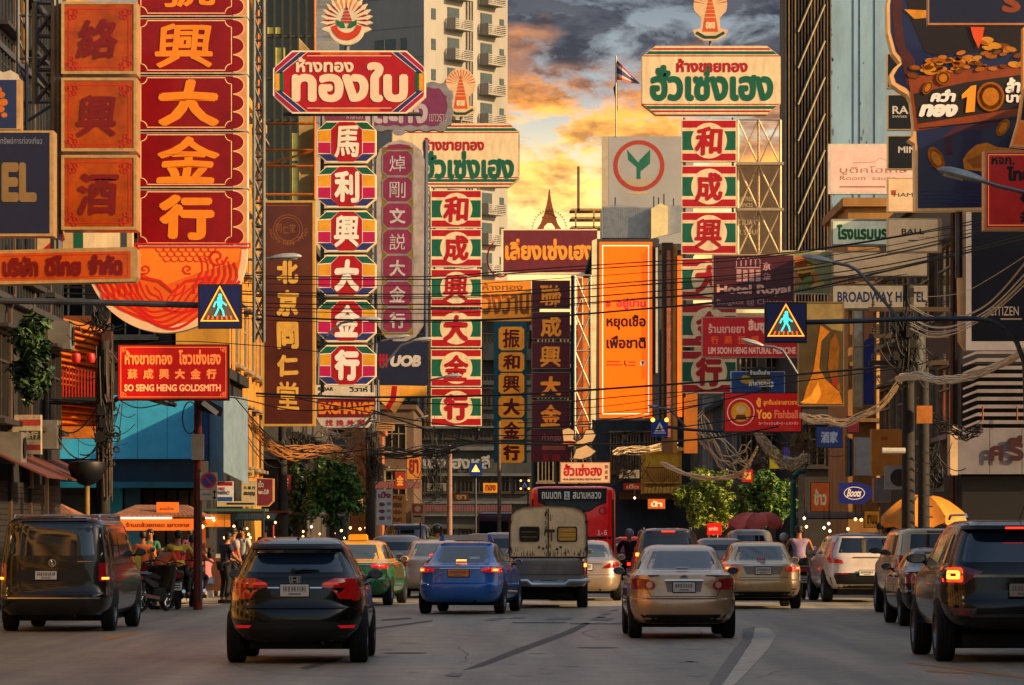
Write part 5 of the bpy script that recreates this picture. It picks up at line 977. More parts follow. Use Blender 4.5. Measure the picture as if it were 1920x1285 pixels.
for u in (0, 1):
    X = (lambda x: x) if not u else (lambda x: 1310 - x)
    for v_ in (0, 1):
        Y = (lambda y: y) if not v_ else (lambda y: 308 - y)
        s.poly([(X(516), Y(127)), (X(549), Y(98)), (X(560), Y(98)), (X(516), Y(136))], M('#a8104a', .4, em=.06), 2, 'corner_stripe'); s.poly([(X(516), Y(138)), (X(563), Y(98)), (X(574), Y(98)), (X(527), Y(138))], BL_, 2, 'corner_stripe'); s.line([(X(516), Y(137)), (X(562), Y(98))], 1.3, CREAM, 3, 'stripe_line'); s.line([(X(530), Y(135)), (X(576), Y(98))], 1.3, CREAM, 3, 'stripe_line')
    s.rect(min(X(516), X(524)), 138, max(X(516), X(524)), 170, YB, 2, 'side_stripe'); s.rect(min(X(525), X(532)), 136, max(X(525), X(532)), 172, GREEN, 2, 'side_stripe')
s.rect(600, 98, 712, 104, M('#c8501c', .4, em=.06), 2, 'top_stripe'); s.rect(600, 204, 712, 210, M('#c8501c', .4, em=.06), 2, 'bottom_stripe'); s.line([(576, 105), (734, 105)], 1.3, CREAM, 2); s.line([(576, 203), (734, 203)], 1.3, CREAM, 2)
TH = M('#e0c4a4', .4, em=.08, dirt=.1); s.text('ห้างทอง', 555, 108, 663, 136, TH, 4, .035); s.text('ทองใบ', 547, 117, 765, 192, TH, 4, .045)
crown_emblem(s, 650, 38, 46)
post(s, [(530, 213), (790, 213)], .06); post(s, [(650, 85), (650, 97)], .08); s.done()
# colourful octagon column
s = Sign('column_sign', 'column of six octagonal panels, white characters on red, yellow and pink', 'sign', 594, 226, 707, 724, 112)
for ch, a, b in (('馬', 227, 305), ('利', 311, 389), ('興', 395, 472), ('大', 478, 556), ('金', 563, 641), ('行', 647, 723)):
    O = octo(595, a, 705, b, 18, 17); s.part('panel', 0, 0, 0, 0, M('#f2d49a', .4, em=.12, dirt=.2), .5, O); m_ = (a + b) / 2
    s.poly(inset(O, 1.5), WHITE, 1, 'white_ground'); I = octo(621, a + 2, 679, b - 2, 15, 15)
    for u in (0, 1):
        X = (lambda x: x) if not u else (lambda x: 1300 - x)
        s.poly([(X(597.5), a + 16.5), (X(612), a + 3), (X(634), a + 3), (X(621), a + 15)], GREEN, 2, 'green_corner')
        s.poly([(X(597), m_), (X(597), a + 18.5), (X(619.5), a + 17), (X(619.5), m_)], AMBER, 2, 'yellow_block'); s.poly([(X(597), m_ + 1.5), (X(597), b - 18), (X(619.5), b - 17), (X(619.5), m_ + 1.5)], MAGENTA, 2, 'pink_block')
        s.poly([(X(597.5), b - 16), (X(613), b - 3), (X(635), b - 3), (X(620.5), b - 16)], BL_, 2, 'blue_corner')
    s.poly(I, RED, 3, 'red_octagon'); s.text(ch, 627, a + 9, 674, b - 9, WHITE, 5, .06, slant=.03, name='character', bend=.015); s.cur = s.root
for x in (603, 697): post(s, [(x, 215), (x, 735)], .06, y=.4)
for a in (308, 392, 475, 559.5, 644): post(s, [(600, a), (700, a)], .035, y=.2)
s.done()
s = Sign('sign_board', 'greyish white bar sign below the octagon column', 'sign', 592, 722, 706, 746, 118); s.body((592, 722, 706, 746), FW, .2); s.text('fl. BAR', 596, 726, 625, 733, INK, 1, .02); s.text('fl', 596, 736, 604, 743, INK, 1, .02); s.text('วิวาห์', 655, 725, 690, 735, INK, 1, .02); s.done()
s = Sign('exchange_sign', 'maroon money changer sign with orange letters', 'sign', 593, 744, 706, 802, 119); s.body([(593, 784), (602, 798), (612, 802), (690, 802), (698, 790), (706, 784), (706, 744), (593, 744)], M('#c8bcb4', .5, dirt=.3), .25)
s.rect(595, 747, 704, 783, M('#6a1228', .4, em=.05, dirt=.3), 1, 'face'); s.text('EXCHANGE', 597, 754, 702, 777, M('#d87a18', .4, em=.15), 2, .05)
for i, ch in enumerate('找換外幣'): s.text(ch, 611 + i * 20, 787, 625 + i * 20, 799, M('#b02040', .4, em=.05), 2, .04)
s.done()
# purple ornate signs behind
s = Sign('shop_sign', 'purple sign with a wavy grey rim, partly behind the wide red sign', 'sign', 592, 153, 850, 250, 132)
def wavy(x0, y0, x1, y1, n=60, a=4, k=9):
    o = octo(x0, y0, x1, y1, 16, 16); out = []
    for i in range(len(o)):
        p, q = o[i], o[(i + 1) % len(o)]; m = max(1, int(math.dist(p, q) / 5)); dx, dy = q[0] - p[0], q[1] - p[1]; l = math.hypot(dx, dy)
        for j in range(m): t = j / m; w = a * math.sin(t * l / k * 2); out.append((p[0] + dx * t + dy / l * w * .5, p[1] + dy * t - dx / l * w * .5))
    return out
GRM = M('#8c8c94', .45, .3, dirt=.35); s.body(wavy(592, 155, 848, 245), GRM, .4); s.poly(wavy(604, 165, 838, 236, a=3), PURPLE, 1, 'face'); s.poly(circ(748, 247, 12, 10, 8), GRM, 2, 'bottom_boss')
s.text('โต๊ะกัง', 680, 178, 802, 232, M('#b0a4b0', .4, dirt=.2), 2, .04); s.text('เยาวราช', 805, 214, 838, 228, M('#b0a4b0', .5), 2, .01); s.text('ห้างทอง', 650, 213, 680, 224, M('#b0a4b0', .5), 2, .01); s.done()
s = Sign('column_sign', 'narrow grey framed column of seven purple panels with silver characters', 'sign', 705, 262, 796, 645, 128)
s.body([(708, 610), (722, 632), (750, 645), (778, 632), (794, 610), (796, 300), (790, 282), (772, 268), (750, 262), (728, 268), (712, 280), (705, 300)], M('#a19c9c', .55, dirt=.45, scale=1), .5); s.rect(716, 276, 775, 628, M('#7a6a24', .5, dirt=.5, scale=4), 1, 'inner_strip')
for i, ch in enumerate('焯剛文説大金行'):
    a = 283 + i * 49; s.line(octo(717, a, 773, a + 47, 9, 8), 2, GRM, 3, 'panel_rim', True); s.poly(octo(719, a + 1, 771, a + 46, 9, 8), M('#7a2448', .45, em=.04, dirt=.3), 2, 'purple_panel'); s.text(ch, 730, a + 9, 760, a + 39, M('#c8c2c8', .35, .3, em=.03), 4, .03, name='character', bend=.015)
s.poly([(722, 280), (730, 272), (750, 270), (768, 273), (773, 280)], M('#7a2448', .45, dirt=.3), 2, 'crest_panel'); post(s, [(798, 262), (798, 640)], .09, mat=M('#2a3a5c', .6)); s.done()
# UOB
s = Sign('bank_sign', 'dark blue bank sign with white letters UOB', 'sign', 706, 640, 803, 722, 123); s.body((706, 640, 803, 722), M('#141c3c', .45, em=.02, dirt=.3), .35); s.text('UOB', 732, 666, 790, 688, M('#c4bcb0', .4, em=.08), 1, .06, slant=.06)
for i in range(3): s.rect(711 + i * 6, 664, 715 + i * 6, 689, M('#9c1828', .4, em=.08), 1, 'red_bars')
s.rect(709, 672, 729, 677, M('#9c1828', .4, em=.08), 2, 'red_bars'); s.done()
s = Sign('sign_board', 'cream and red round ended sign below the dark blue bank sign', 'sign', 712, 722, 800, 775, 135); s.body([(712, 752), (740, 775), (760, 745), (800, 742), (800, 724), (712, 722)], M('#d8a050', .5, em=.08, dirt=.3), .3); s.poly([(735, 724), (745, 724), (742, 750), (728, 772), (722, 764), (732, 748)], RED, 1, 'stripe'); s.rect(752, 730, 796, 742, AMBER, 1, 'stripe'); s.done()
# hua seng heng (green cream) signs
def hsh(label, x0, y0, x1, y1, d, tb, tt, emb=None, g_=GREEN, k_=CREAM, r_=RED, both=True, cl=26):
    s = Sign('shop_sign', label, 'sign', x0, y0, x1, y1, d); h = y1 - y0
    O = [(x0 + cl, y1), (x1 - cl, y1), (x1, y1 - cl * .8), (x1, y0 + cl * .8), (x1 - cl, y0), (x0 + cl, y0), (x0, y0 + cl * .8), (x0, y1 - cl * .8)]; s.body(O, M('#d8b890', .5, dirt=.3), .6); s.poly(inset(O, 1.5), k_, 1, 'face')
    def band(u0, u1, m_, l):
        for a, b in (((u0, u1)), ((h - u1, h - u0))):
            ya, yb = y0 + a, y0 + b; e = lambda y: max(0, cl - min(y - y0, y1 - y) * 1.25) + 1.5
            s.poly([(x0 + e(yb), yb), (x1 - e(yb), yb), (x1 - e(ya), ya), (x0 + e(ya), ya)], m_, l, 'band')
    band(h * .035, h * .06, r_, 2); band(h * .08, h * .125, g_, 2); band(h * .14, h * .155, r_, 2)
    s.text('ห้างขายทอง', *tt, r_, 3, .04); s.text('ฮั่วเซ่งเฮง', *tb, g_, 3, .042); return s
s = hsh('large shaded cream sign with green Thai letters at the top right', 1203, 86, 1464, 215, 140, (1219, 122, 1450, 190), (1268, 110, 1402, 136))
def temple_emblem(s, cx, cy, r):
    s.body([(cx + r * .9 * math.cos(R(t)), cy - r * .55 - r * 1.0 * math.sin(R(t))) for t in range(-20, 201, 11)] + [(cx - r * .5, cy + r * .15), (cx - r * .52, cy + r * .72), (cx - r * .95, cy + r * .82), (cx - r * .82, cy + r * 1.12), (cx - r * .35, cy + r * 1.38), (cx + r * .35, cy + r * 1.38), (cx + r * .82, cy + r * 1.12), (cx + r * .95, cy + r * .82), (cx + r * .52, cy + r * .72), (cx + r * .5, cy + r * .15)], M('#d8b488', .5, em=.06, dirt=.2), .15, 'emblem_board'); om = M('#c8501a', .45, em=.08, dirt=.2)
    for i in range(13):
        a = R(10 + i * 13.3); b = R(2.5); s.poly([(cx + r * .3 * math.cos(a), cy - r * .55 - r * .3 * math.sin(a)), (cx + r * .88 * math.cos(a + b), cy - r * .55 - r * .9 * math.sin(a + b)), (cx + r * .88 * math.cos(a - b), cy - r * .55 - r * .9 * math.sin(a - b))], om, 1, 'ray')
    for i in range(6): w = r * (.30 - i * .045); y = cy + r * .1 - i * r * .2; s.poly([(cx - w, y), (cx + w, y), (cx + w * .8, y - r * .16), (cx - w * .8, y - r * .16)], om, 2, 'stupa_tier')
    s.poly([(cx - r * .42, cy + r * .9), (cx + r * .42, cy + r * .9), (cx + r * .3, cy + r * .15), (cx - r * .3, cy + r * .15)], om, 2, 'shield'); s.text('ฮซฮ', cx - r * .26, cy + r * .38, cx + r * .26, cy + r * .75, CREAM, 3, .06, name='monogram')
    s.line([(cx - r * .75, cy + r * .95), (cx - r * .3, cy + r * 1.2), (cx + r * .3, cy + r * 1.2), (cx + r * .75, cy + r * .95)], r * .16, M('#10463a', .5), 3, 'ribbon')
temple_emblem(s, 1332, 28, 35); post(s, [(1332, 74), (1332, 88)], .05); s.done()
s = hsh('sunlit cream sign with green Thai letters, left of the open sky', 735, 231, 974, 351, 165, (790, 283, 964, 336), (793, 258, 908, 283), cl=20)
s.body([(974, 253), (972, 250), (972, 330), (974, 330)], M('#f0c888', .5, em=.1), .3, 'sunlit_edge'); temple_emblem(s, 864, 176, 31); post(s, [(864, 214), (864, 232)], .06); s.done()  # edge strip glows cream to paint sunlight along it
def hsh_col(label, x0, x1, rows, d, th=.45):
    s = Sign('column_sign', label, 'sign', x0, rows[0][1], x1, rows[-1][2], d); cx = (x0 + x1) / 2; w = x1 - x0
    for ch, a, b in rows:
        s.part('panel', x0, a, x1, b, M('#e8d2a8', .45, em=.08, dirt=.2), th); h = b - a
        s.rect(x0 + 1.5, a + 1.5, x1 - 1.5, a + h * .19, RED, 1, 'red_band'); s.rect(x0 + 1.5, b - h * .19, x1 - 1.5, b - 1.5, RED, 1, 'red_band'); s.rect(x0 + 1.5, a + h * .27, x1 - 1.5, b - h * .27, GREEN, 1, 'green_band'); s.rect(x0 + 1.5, a + h * .19, x1 - 1.5, a + h * .27, CREAM, 1, 'cream_line'); s.rect(x0 + 1.5, b - h * .27, x1 - 1.5, b - h * .19, CREAM, 1, 'cream_line')
        s.poly(circ(cx, (a + b) / 2, h * .43, 36), CREAM, 2, 'cream_disc'); s.text(ch, cx - w * .25, a + h * .16, cx + w * .24, b - h * .15, RED, 4, .055, slant=.03, name='character', bend=.015); s.cur = s.root
    for x in (x0 + 6, x1 - 6): post(s, [(x, rows[0][1] - 6), (x, rows[-1][2] + 8)], .05, y=.3)
    return s
s = hsh_col('column of six green and red panels right of the dark blue bank sign', 808, 903, [('和', 357, 427), ('成', 430, 500), ('興', 505, 575), ('大', 580, 651), ('金', 655, 725), ('行', 728, 799)], 160)
truss(s, 797, 350, 806, 800, 20, .3, .03, M('#c8a878', .4, .5, dirt=.3)); s.done()
s = hsh_col('column of six green and red panels beside the steel lattice on the right', 1278, 1381, [('和', 225, 303), ('成', 311, 389), ('興', 398, 476), ('大', 485, 562), ('金', 571, 650), ('行', 658, 737)], 138)
LT = M('#b8a488', .45, .5, dirt=.3)
truss(s, 1385, 222, 1424, 478, 3, .5, .045, LT); truss(s, 1424, 222, 1465, 478, 3, .5, .045, LT); s.body((1382, 304, 1470, 309), LT, .4, 'catwalk'); s.body((1382, 390, 1470, 395), LT, .4, 'catwalk'); s.done()
s = Sign('residence_sign', 'brown residence sign behind the steel lattice, lettered SANCTUARY', 'sign', 1380, 308, 1466, 478, 150); s.body((1380, 308, 1466, 478), M('#5c4a34', .5, dirt=.35), .4); wt = M('#c8b490', .5); s.text('AY TREE', 1384, 369, 1411, 377, wt, 1, .01); s.text('IDENCES', 1384, 381, 1411, 388, wt, 1, .01); s.text('CTUARY', 1382, 412, 1424, 422, wt, 1, .01); s.text('R SOUL', 1384, 431, 1424, 440, wt, 1, .01); s.done()
# maroon sign with eiffel shape
s = Sign('shop_sign', 'maroon sign with orange Thai letters under a small iron tower silhouette', 'sign', 940, 355, 1119, 515, 190); s.body((940, 430, 1120, 514), M('#f0d8a8', .4, em=.1, dirt=.2), .5); s.rect(944, 432, 1120, 511, MAROON, 1, 'face'); s.text('เลี่ยงเซ่งเฮง', 947, 448, 1113, 488, M('#e8902c', .4, em=.16, dirt=.15), 2, .04)
ef = M('#8a4a24', .6, .2, dirt=.2)
s.body([(1006, 430), (1013, 420), (1020, 402), (1023, 392), (1027, 372), (1029, 355), (1031, 355), (1033, 372), (1037, 392), (1040, 402), (1046, 420), (1053, 430), (1041, 430), (1039, 424), (1034, 418), (1027, 418), (1021, 424), (1019, 430)], ef, .12, 'iron_tower', .1); s.body((1016, 406, 1044, 409), ef, .14, 'tower_deck', .09); s.body((1022, 391, 1038, 394), ef, .14, 'tower_deck', .09)
bm = M('#3a2a1c', .6)
s.line([(1030 + 31 * math.cos(R(t)), 430 - 34 * math.sin(R(t))) for t in range(0, 181, 10)], .7, bm, -6, 'bulb_arc')
for t in range(0, 181, 10): s.poly(circ(1030 + 33 * math.cos(R(t)), 430 - 36 * math.sin(R(t)), 1.2, 6), bm, -6, 'bulb')
s.ring([(938 + 26 * math.cos(R(t)), 485 + 36 * math.sin(R(t))) for t in range(60, 241, 15)], [(938 + 23 * math.cos(R(t)), 485 + 33 * math.sin(R(t))) for t in range(60, 241, 15)], RED, -8, 'round_sign_rim', False); s.done()
# orange brown board + teal column
s = Sign('column_sign', 'orange brown Thai board over a teal strip of rounded orange panels', 'sign', 903, 523, 996, 870, 185); OB = M('#d8801c', .5, em=.30, dirt=.35, scale=.8); s.body((903, 526, 996, 602), OB, .3); s.text('วงวาน', 905, 551, 992, 590, M('#a8561c', .5, em=.05, dirt=.2), 1, .03); s.text('ห้างทอง', 905, 532, 980, 544, M('#a8561c', .5), 1, .02)  # orange glows to offset the shade these panels hang in
s.body((926, 603, 988, 868), M('#1c6a74', .5, em=.03, dirt=.4), .25, 'teal_backing', .02)
for i, (ch, a, b) in enumerate(zip('振和興大金行', (613, 661, 700, 743, 787, 831), (657, 697, 739, 783, 827, 868))): s.poly(octo(935, a, 983, b, 5, 5), OB, 1, 'orange_panel'); s.text(ch, 943, a + 4, 975, b - 4, M('#8c1c0c', .5, em=.04), 2, .055, name='character', bend=.015)
s.done()
# maroon column
s = Sign('column_sign', 'column of maroon panels with orange characters on a blue steel post', 'sign', 996, 524, 1075, 868, 175); MR2 = M('#6a1c28', .45, em=.05, dirt=.3); OC = M('#ee8c20', .4, em=.2, dirt=.2)
for ch, a, b in (('聯', 526, 579), ('成', 585, 636), ('興', 641, 692), ('大', 698, 746), ('金', 751, 804)): s.part('panel', 997, a, 1069, b, M('#b89878', .4, .4, dirt=.3), .25); s.rect(998, a + 1, 1068, b - 1, MR2, 1, 'face'); s.text(ch, 1013, a + 8, 1052, b - 4, OC, 2, .05, name='character', bend=.015); s.cur = s.root
s.body((996, 808, 1069, 866), MR2, .25, 'lower_board'); s.text('ทั่วกรุง', 1016, 814, 1052, 830, M('#d07060', .5, em=.05), 1, .02); s.rect(1016, 836, 1060, 844, M('#c05848', .5, em=.05), 1, 'small_lettering'); s.rect(1018, 852, 1028, 864, RED, 1, 'red_mark'); s.rect(1035, 852, 1050, 864, RED, 1, 'red_mark')
s.rect(1006, 748, 1064, 751, GREEN, 1, 'strip'); post(s, [(1074, 516), (1074, 806)], .09, 'post', M('#2c4a6c', .5, .3, dirt=.3)); s.done()
s = Sign('lattice_mast', 'diagonal braced steel mast between the maroon column and the orange screen', 'mast', 1076, 500, 1112, 900, 165); truss(s, 1078, 516, 1108, 870, 5, .2, .05, M('#c8b8a8', .4, .5, dirt=.3)); s.body((1083, 520, 1092, 850), M('#a84a14', .5, em=.05, dirt=.4), .15, 'orange_strip', .5); s.body((1094, 520, 1104, 850), M('#d8781c', .5, em=.08, dirt=.4), .15, 'orange_strip', .55); s.done()
# LED panel
LO = M('#ff6000', .3, em=.62, dirt=.08, scale=.5); s = Sign('led_screen', 'tall glowing orange screen with black Thai words and a white border', 'screen', 1108, 448, 1240, 792, 150)
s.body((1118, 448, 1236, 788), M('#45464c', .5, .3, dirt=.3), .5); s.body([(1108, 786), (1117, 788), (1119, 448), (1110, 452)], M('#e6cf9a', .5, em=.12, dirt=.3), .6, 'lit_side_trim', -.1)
for i in range(42): s.rect(1111, 458 + i * 7.8, 1115, 460 + i * 7.8, M('#3a2c14', .6), 11, 'trim_bulb')
s.rect(1124, 454, 1223, 784, LO, 1, 'screen'); s.frame(1129, 460, 1217, 777, 1.8, M('#ffd9b0', .4, em=.9, dirt=0), 2)
s.text('#', 1136, 563, 1145, 577, M('#c8203c', .4, em=.3), 2, .04); s.text('อยู่บ้าน', 1156, 559, 1211, 581, M('#c8203c', .4, em=.3), 2, .03); DK = M('#3a0f08', .5, dirt=0); s.text('หยุดเชื้อ', 1137, 590, 1211, 619, DK, 2, .04); s.text('เพื่อชาติ', 1137, 629, 1211, 654, DK, 2, .04)
for a, b, y in ((1137, 1163, 677), (1137, 1167, 683), (1178, 1192, 678), (1178, 1192, 684)): s.rect(a, y, b, y + 2.6, M('#c03c14', .5, em=.1), 2, 'small_lettering')
s.line([(1172, 676), (1171, 682), (1175, 687)], 2.5, DK, 2, 'phone_mark'); s.poly(circ(1205, 681, 5, 14), WHITE, 2, 'round_mark'); s.poly([(1202, 678), (1208, 678), (1205, 685)], GREEN, 3, 'leaf_mark'); s.body((1224, 462, 1236, 790), M('#2c323e', .5, .4, dirt=.3), .7, 'side_box', -.12); s.body((1229, 465, 1233, 700), M('#c4b8a4', .4, em=.05), .1, 'conduit', -.22); s.done()
s = Sign('vertical_sign', 'bronze and orange vertical fins with tiny red characters right of the orange screen', 'sign', 1241, 440, 1336, 852, 152)
s.body((1241, 455, 1262, 850), M('#4a3420', .45, .4, dirt=.4), .4, 'bronze_panel'); s.body((1250, 470, 1257, 820), M('#9c5c48', .5, em=.05, dirt=.4), .3, 'red_strip', -.05)
for i, ch in enumerate('金葉珠寶行金店老號'): s.text(ch, 1249, 478 + i * 33, 1258, 496 + i * 33, M('#d8400c', .5, em=.2), 5, .04, name='character')
s.body((1262, 460, 1270, 850), M('#6a4c1c', .5, .4, dirt=.4), .4, 'bronze_panel'); s.body((1270, 480, 1279, 782), M('#ff6a10', .4, em=.45, dirt=.2), .3, 'orange_strip', -.02); s.body((1283, 738, 1308, 850), M('#a8600f', .5, em=.06, dirt=.3), .5, 'lower_box', .1); s.done()
# hotel royal and neighbours
s = Sign('hotel_sign', 'maroon hotel sign with a white palace drawing, lettered Hotel Royal', 'sign', 1337, 477, 1490, 579, 118); s.body((1336, 477, 1490, 579), M('#c0a080', .5, dirt=.3), .4); s.rect(1338, 479, 1488, 577, M('#4e1a24', .4, em=.05, dirt=.25), 1, 'face'); pk = M('#c89090', .5, em=.06)
for i in range(5): s.line([(1381 + i * 9, 500), (1381 + i * 9, 488), (1385 + i * 9, 484), (1389 + i * 9, 488), (1389 + i * 9, 500)], 1.4, pk, 2, 'palace_drawing')
for i in range(4): s.rect(1381 + i * 12, 505 + (i % 2), 1390 + i * 12, 528, pk, 2, 'palace_drawing')
s.rect(1379, 501, 1426, 503, pk, 2, 'palace_drawing'); s.text('京', 1430, 492, 1445, 507, pk, 2, .03); s.text('华', 1430, 512, 1445, 528, pk, 2, .03); s.text('Hotel Royal', 1344, 534, 1482, 556, M('#e0a890', .5, em=.08), 2, .04); s.text('Bangkok @ Chinatown', 1344, 561, 1486, 574, pk, 2, .01); s.done()
s = Sign('medicine_sign', 'bright red natural medicine shop sign lettered LIM SOON HENG', 'sign', 1316, 594, 1496, 671, 110); s.body((1316, 594, 1496, 671), M('#d8a890', .5, dirt=.2), .3); s.rect(1318, 596, 1494, 669, M('#b40c14', .35, em=.2, dirt=.25), 1, 'face'); PKL = M('#e8a088', .5, em=.15, dirt=.1)
s.text('ร้านขายยา', 1328, 607, 1396, 625, PKL, 2, .03); s.text('ลิ้มซุนเฮง', 1403, 599, 1470, 626, M('#f0b498', .5, em=.15, dirt=.1), 2, .05)
for i, ch in enumerate('行藥恒順林'): s.text(ch, 1333 + i * 25, 630, 1348 + i * 25, 646, M('#e0501c', .5, em=.2), 2, .05)
s.text('LIM SOON HENG NATURAL MEDICINE', 1328, 651, 1492, 664, M('#f0b498', .5, em=.15, dirt=.1), 2, .04); s.done()
def patches(s, x0, y0, x1, y1, cols, n, seed, lay=2, name='picture', rmax=.22):
    g = random.Random(seed); w, h = x1 - x0, y1 - y0
    for i in range(n):
        cx, cy = x0 + w * g.uniform(.12, .88), y0 + h * g.uniform(.12, .88); r = min(w, h) * g.uniform(.06, rmax); rx = min(r * g.uniform(.8, 1.6), cx - x0, x1 - cx); ry = min(r * g.uniform(.6, 1.2), cy - y0, y1 - cy)
        s.poly([(cx + rx * g.uniform(.75, 1) * math.cos(R(t)), cy + ry * g.uniform(.75, 1) * math.sin(R(t))) for t in range(0, 360, 30)], M(g.choice(cols), .45, em=.05, dirt=.3), lay + i % 4, name)
s = Sign('food_poster', 'faded food picture board above the crossing sign on the right', 'sign', 1463, 470, 1562, 552, 122); s.body((1463, 470, 1562, 552), FW, .2); s.rect(1465, 472, 1560, 550, M('#8a8a54', .5, em=.03, dirt=.4, scale=.8), 1, 'picture_ground'); patches(s, 1480, 480, 1556, 545, ('#c87820', '#d89838', '#6c7c34', '#b86428', '#c8a050'), 16, 3, rmax=.35); s.done()
s = Sign('gold_poster', 'tall dark poster with a sweeping golden figure beside the crossing arm', 'sign', 1496, 566, 1583, 762, 100); s.body((1496, 566, 1583, 762), M('#8a7450', .4, .4, dirt=.3), .15); s.rect(1498, 568, 1581, 760, M('#4a3c22', .3, em=.03, dirt=.5, scale=.7), 1, 'picture_ground')
GP1, GP2 = M('#c8781c', .3, .3, em=.08, dirt=.4, scale=3), M('#8a5414', .3, .3, em=.05, dirt=.4, scale=3)
s.poly([(1498, 570), (1580, 570), (1580, 622), (1560, 618), (1540, 604), (1522, 604), (1498, 618)], M('#8c7848', .4, dirt=.4), 2, 'picture'); s.poly([(1504, 758), (1580, 758), (1574, 735), (1548, 712), (1536, 690), (1540, 640), (1556, 622), (1538, 610), (1532, 650), (1524, 700), (1512, 728)], GP1, 3, 'golden_figure'); s.poly([(1556, 640), (1566, 624), (1574, 650), (1570, 700), (1578, 740), (1560, 716), (1552, 690)], GP2, 3, 'golden_figure'); s.poly([(1500, 755), (1520, 742), (1534, 715), (1540, 740), (1530, 757)], M('#e09a30', .3, em=.1), 4, 'golden_figure'); s.poly(circ(1566, 716, 7, 10, 9), M('#8a2410', .4), 4, 'red_mark'); s.done()
s = Sign('food_sign', 'blue food board with round dumpling shapes beside the column sign', 'sign', 1370, 688, 1475, 741, 108); s.body((1370, 696, 1472, 740), M('#c8c8cc', .4, dirt=.2), .2); s.rect(1372, 698, 1470, 738, M('#1e4a8c', .4, em=.04, dirt=.3), 1, 'face'); patches(s, 1376, 700, 1452, 736, ('#a8781c', '#6a4a1c', '#c89a30', '#1c1c24'), 14, 7, rmax=.35); s.poly(circ(1424, 700, 22, 14, 12), M('#20242c', .5), 6, 'dark_cloud'); s.text('ร้านเป็ดย่าง', 1406, 694, 1444, 703, WHITE, 7, .03); s.text('อาหารทะเล', 1404, 716, 1450, 726, WHITE, 7, .03); s.done()
s = Sign('restaurant_sign', 'red fishball restaurant sign with a round yellow emblem', 'sign', 1357, 736, 1504, 811, 104); s.body((1357, 736, 1504, 811), FD, .3); s.rect(1359, 738, 1502, 809, M('#b00c10', .3, em=.25, dirt=.3, scale=.6, coat=.4), 1, 'face'); s.line(circ(1389, 773, 25, 32), 1.8, M('#f0b0a0', .4, em=.2), 2, 'emblem_ring', True); s.poly(circ(1389, 773, 18.5, 28), M('#d89018', .4, em=.15), 2, 'emblem_disc'); s.poly(circ(1389, 768, 9, 16, 7.5), M('#e8b478', .4, em=.1), 3, 'emblem_ball'); s.poly([(1381, 778), (1397, 778), (1400, 787), (1378, 787)], M('#7a3c14', .4), 3, 'emblem_bowl')
YG = M('#f09a30', .4, em=.25, dirt=.1); s.text('ยู้', 1418, 746, 1427, 764, YG, 2, .05); s.text('ลูกชิ้นปลาเยาวราช', 1431, 749, 1497, 762, YG, 2, .02); s.text('Yoo', 1418, 768, 1447, 786, YG, 2, .04); s.text('Fishball', 1452, 769, 1496, 785, M('#e06a40', .4, em=.25, dirt=.1), 2, .03); s.text('ユーフィッシュボール・レストラン', 1422, 791, 1497, 797, M('#f0b0a0', .4, em=.2), 2, .02); s.done()
# small boards
s = Sign('pink_board', 'pale pink hotel board with faint lettering on the blue-grey wall', 'sign', 1553, 270, 1712, 364, 124); s.body((1553, 270, 1712, 364), FW, .25); s.rect(1557, 274, 1708, 360, M('#d8aa94', .5, em=.28, dirt=.2), 1, 'face'); fl = M('#b07c68', .5); s.text('บูติคโฮเทล', 1575, 312, 1700, 328, fl, 2, .01); s.text('Room  sauna', 1575, 330, 1680, 338, fl, 2, .0); s.line([(1600, 306), (1640, 304), (1650, 296), (1665, 302), (1700, 288)], 1, fl, 2, 'drawing'); s.rect(1574, 349, 1660, 352, fl, 2, 'small_lettering'); s.done()  # pink face glows so the shaded board looks warmly lit
BK = M('#0c0b0c', .35, em=.0, dirt=.3); wl = M('#c8beb0', .5, em=.05)
for x0, y0, x1, y1, t, sub, tx, lb in ((1663, 100, 1712, 166, '', '', None, 'small black board, topmost of the boards beside the dragon billboard'), (1664, 177, 1712, 244, 'RA', 'SWISS', (1673, 199, 1703, 214), 'small black board lettered R, second from the top'), (1664, 254, 1712, 318, 'MIN', '', (1684, 275, 1718, 287), 'small black board lettered MI, third from the top')):
    s = Sign('watch_sign', lb, 'sign', x0, y0, x1, y1, 98, group='small boards stacked beside the dragon billboard'); s.body((x0, y0, x1, y1), FG, .25); s.rect(x0 + 2, y0 + 2, x1 - 2, y1 - 2, BK, 1, 'face')
    if tx: s.text(t, *tx, wl, 2, .02)
    if sub: s.text(sub, 1673, 217, 1700, 221, wl, 2, .01)
    s.done()
CR2 = M('#d0ac80', .5, em=.22, dirt=.2); s = Sign('watch_sign', 'cream board lettered HAM with an orange square, lowest of its stack', 'sign', 1664, 334, 1716, 398, 98, group='small boards stacked beside the dragon billboard'); s.body((1664, 334, 1716, 398), FG, .25); s.rect(1666, 336, 1714, 396, CR2, 1, 'face'); s.rect(1671, 357, 1680, 366, M('#a8441c', .5, em=.05), 2, 'orange_square'); s.text('HAMI', 1676, 362, 1716, 369, M('#3a2a20', .5), 2, .01); s.done()  # this cream glows in place of warm light the billboards block
s = Sign('bag_shop_sign', 'cream board lettered BALLY with small dark lettering', 'sign', 1664, 409, 1766, 474, 102); s.body((1664, 409, 1766, 474), M('#e8c898', .4, .2, dirt=.2), .3); s.rect(1666, 412, 1758, 471, CR2, 1, 'face'); s.text('BALL', 1690, 429, 1733, 440, M('#3a2c24', .5), 2, .02); s.text('SWITZERLAND', 1722, 444, 1755, 448, M('#4a3a30', .5), 2, .01); s.rect(1702, 450, 1722, 452, M('#4a3a30', .5), 2, 'small_lettering'); s.done()
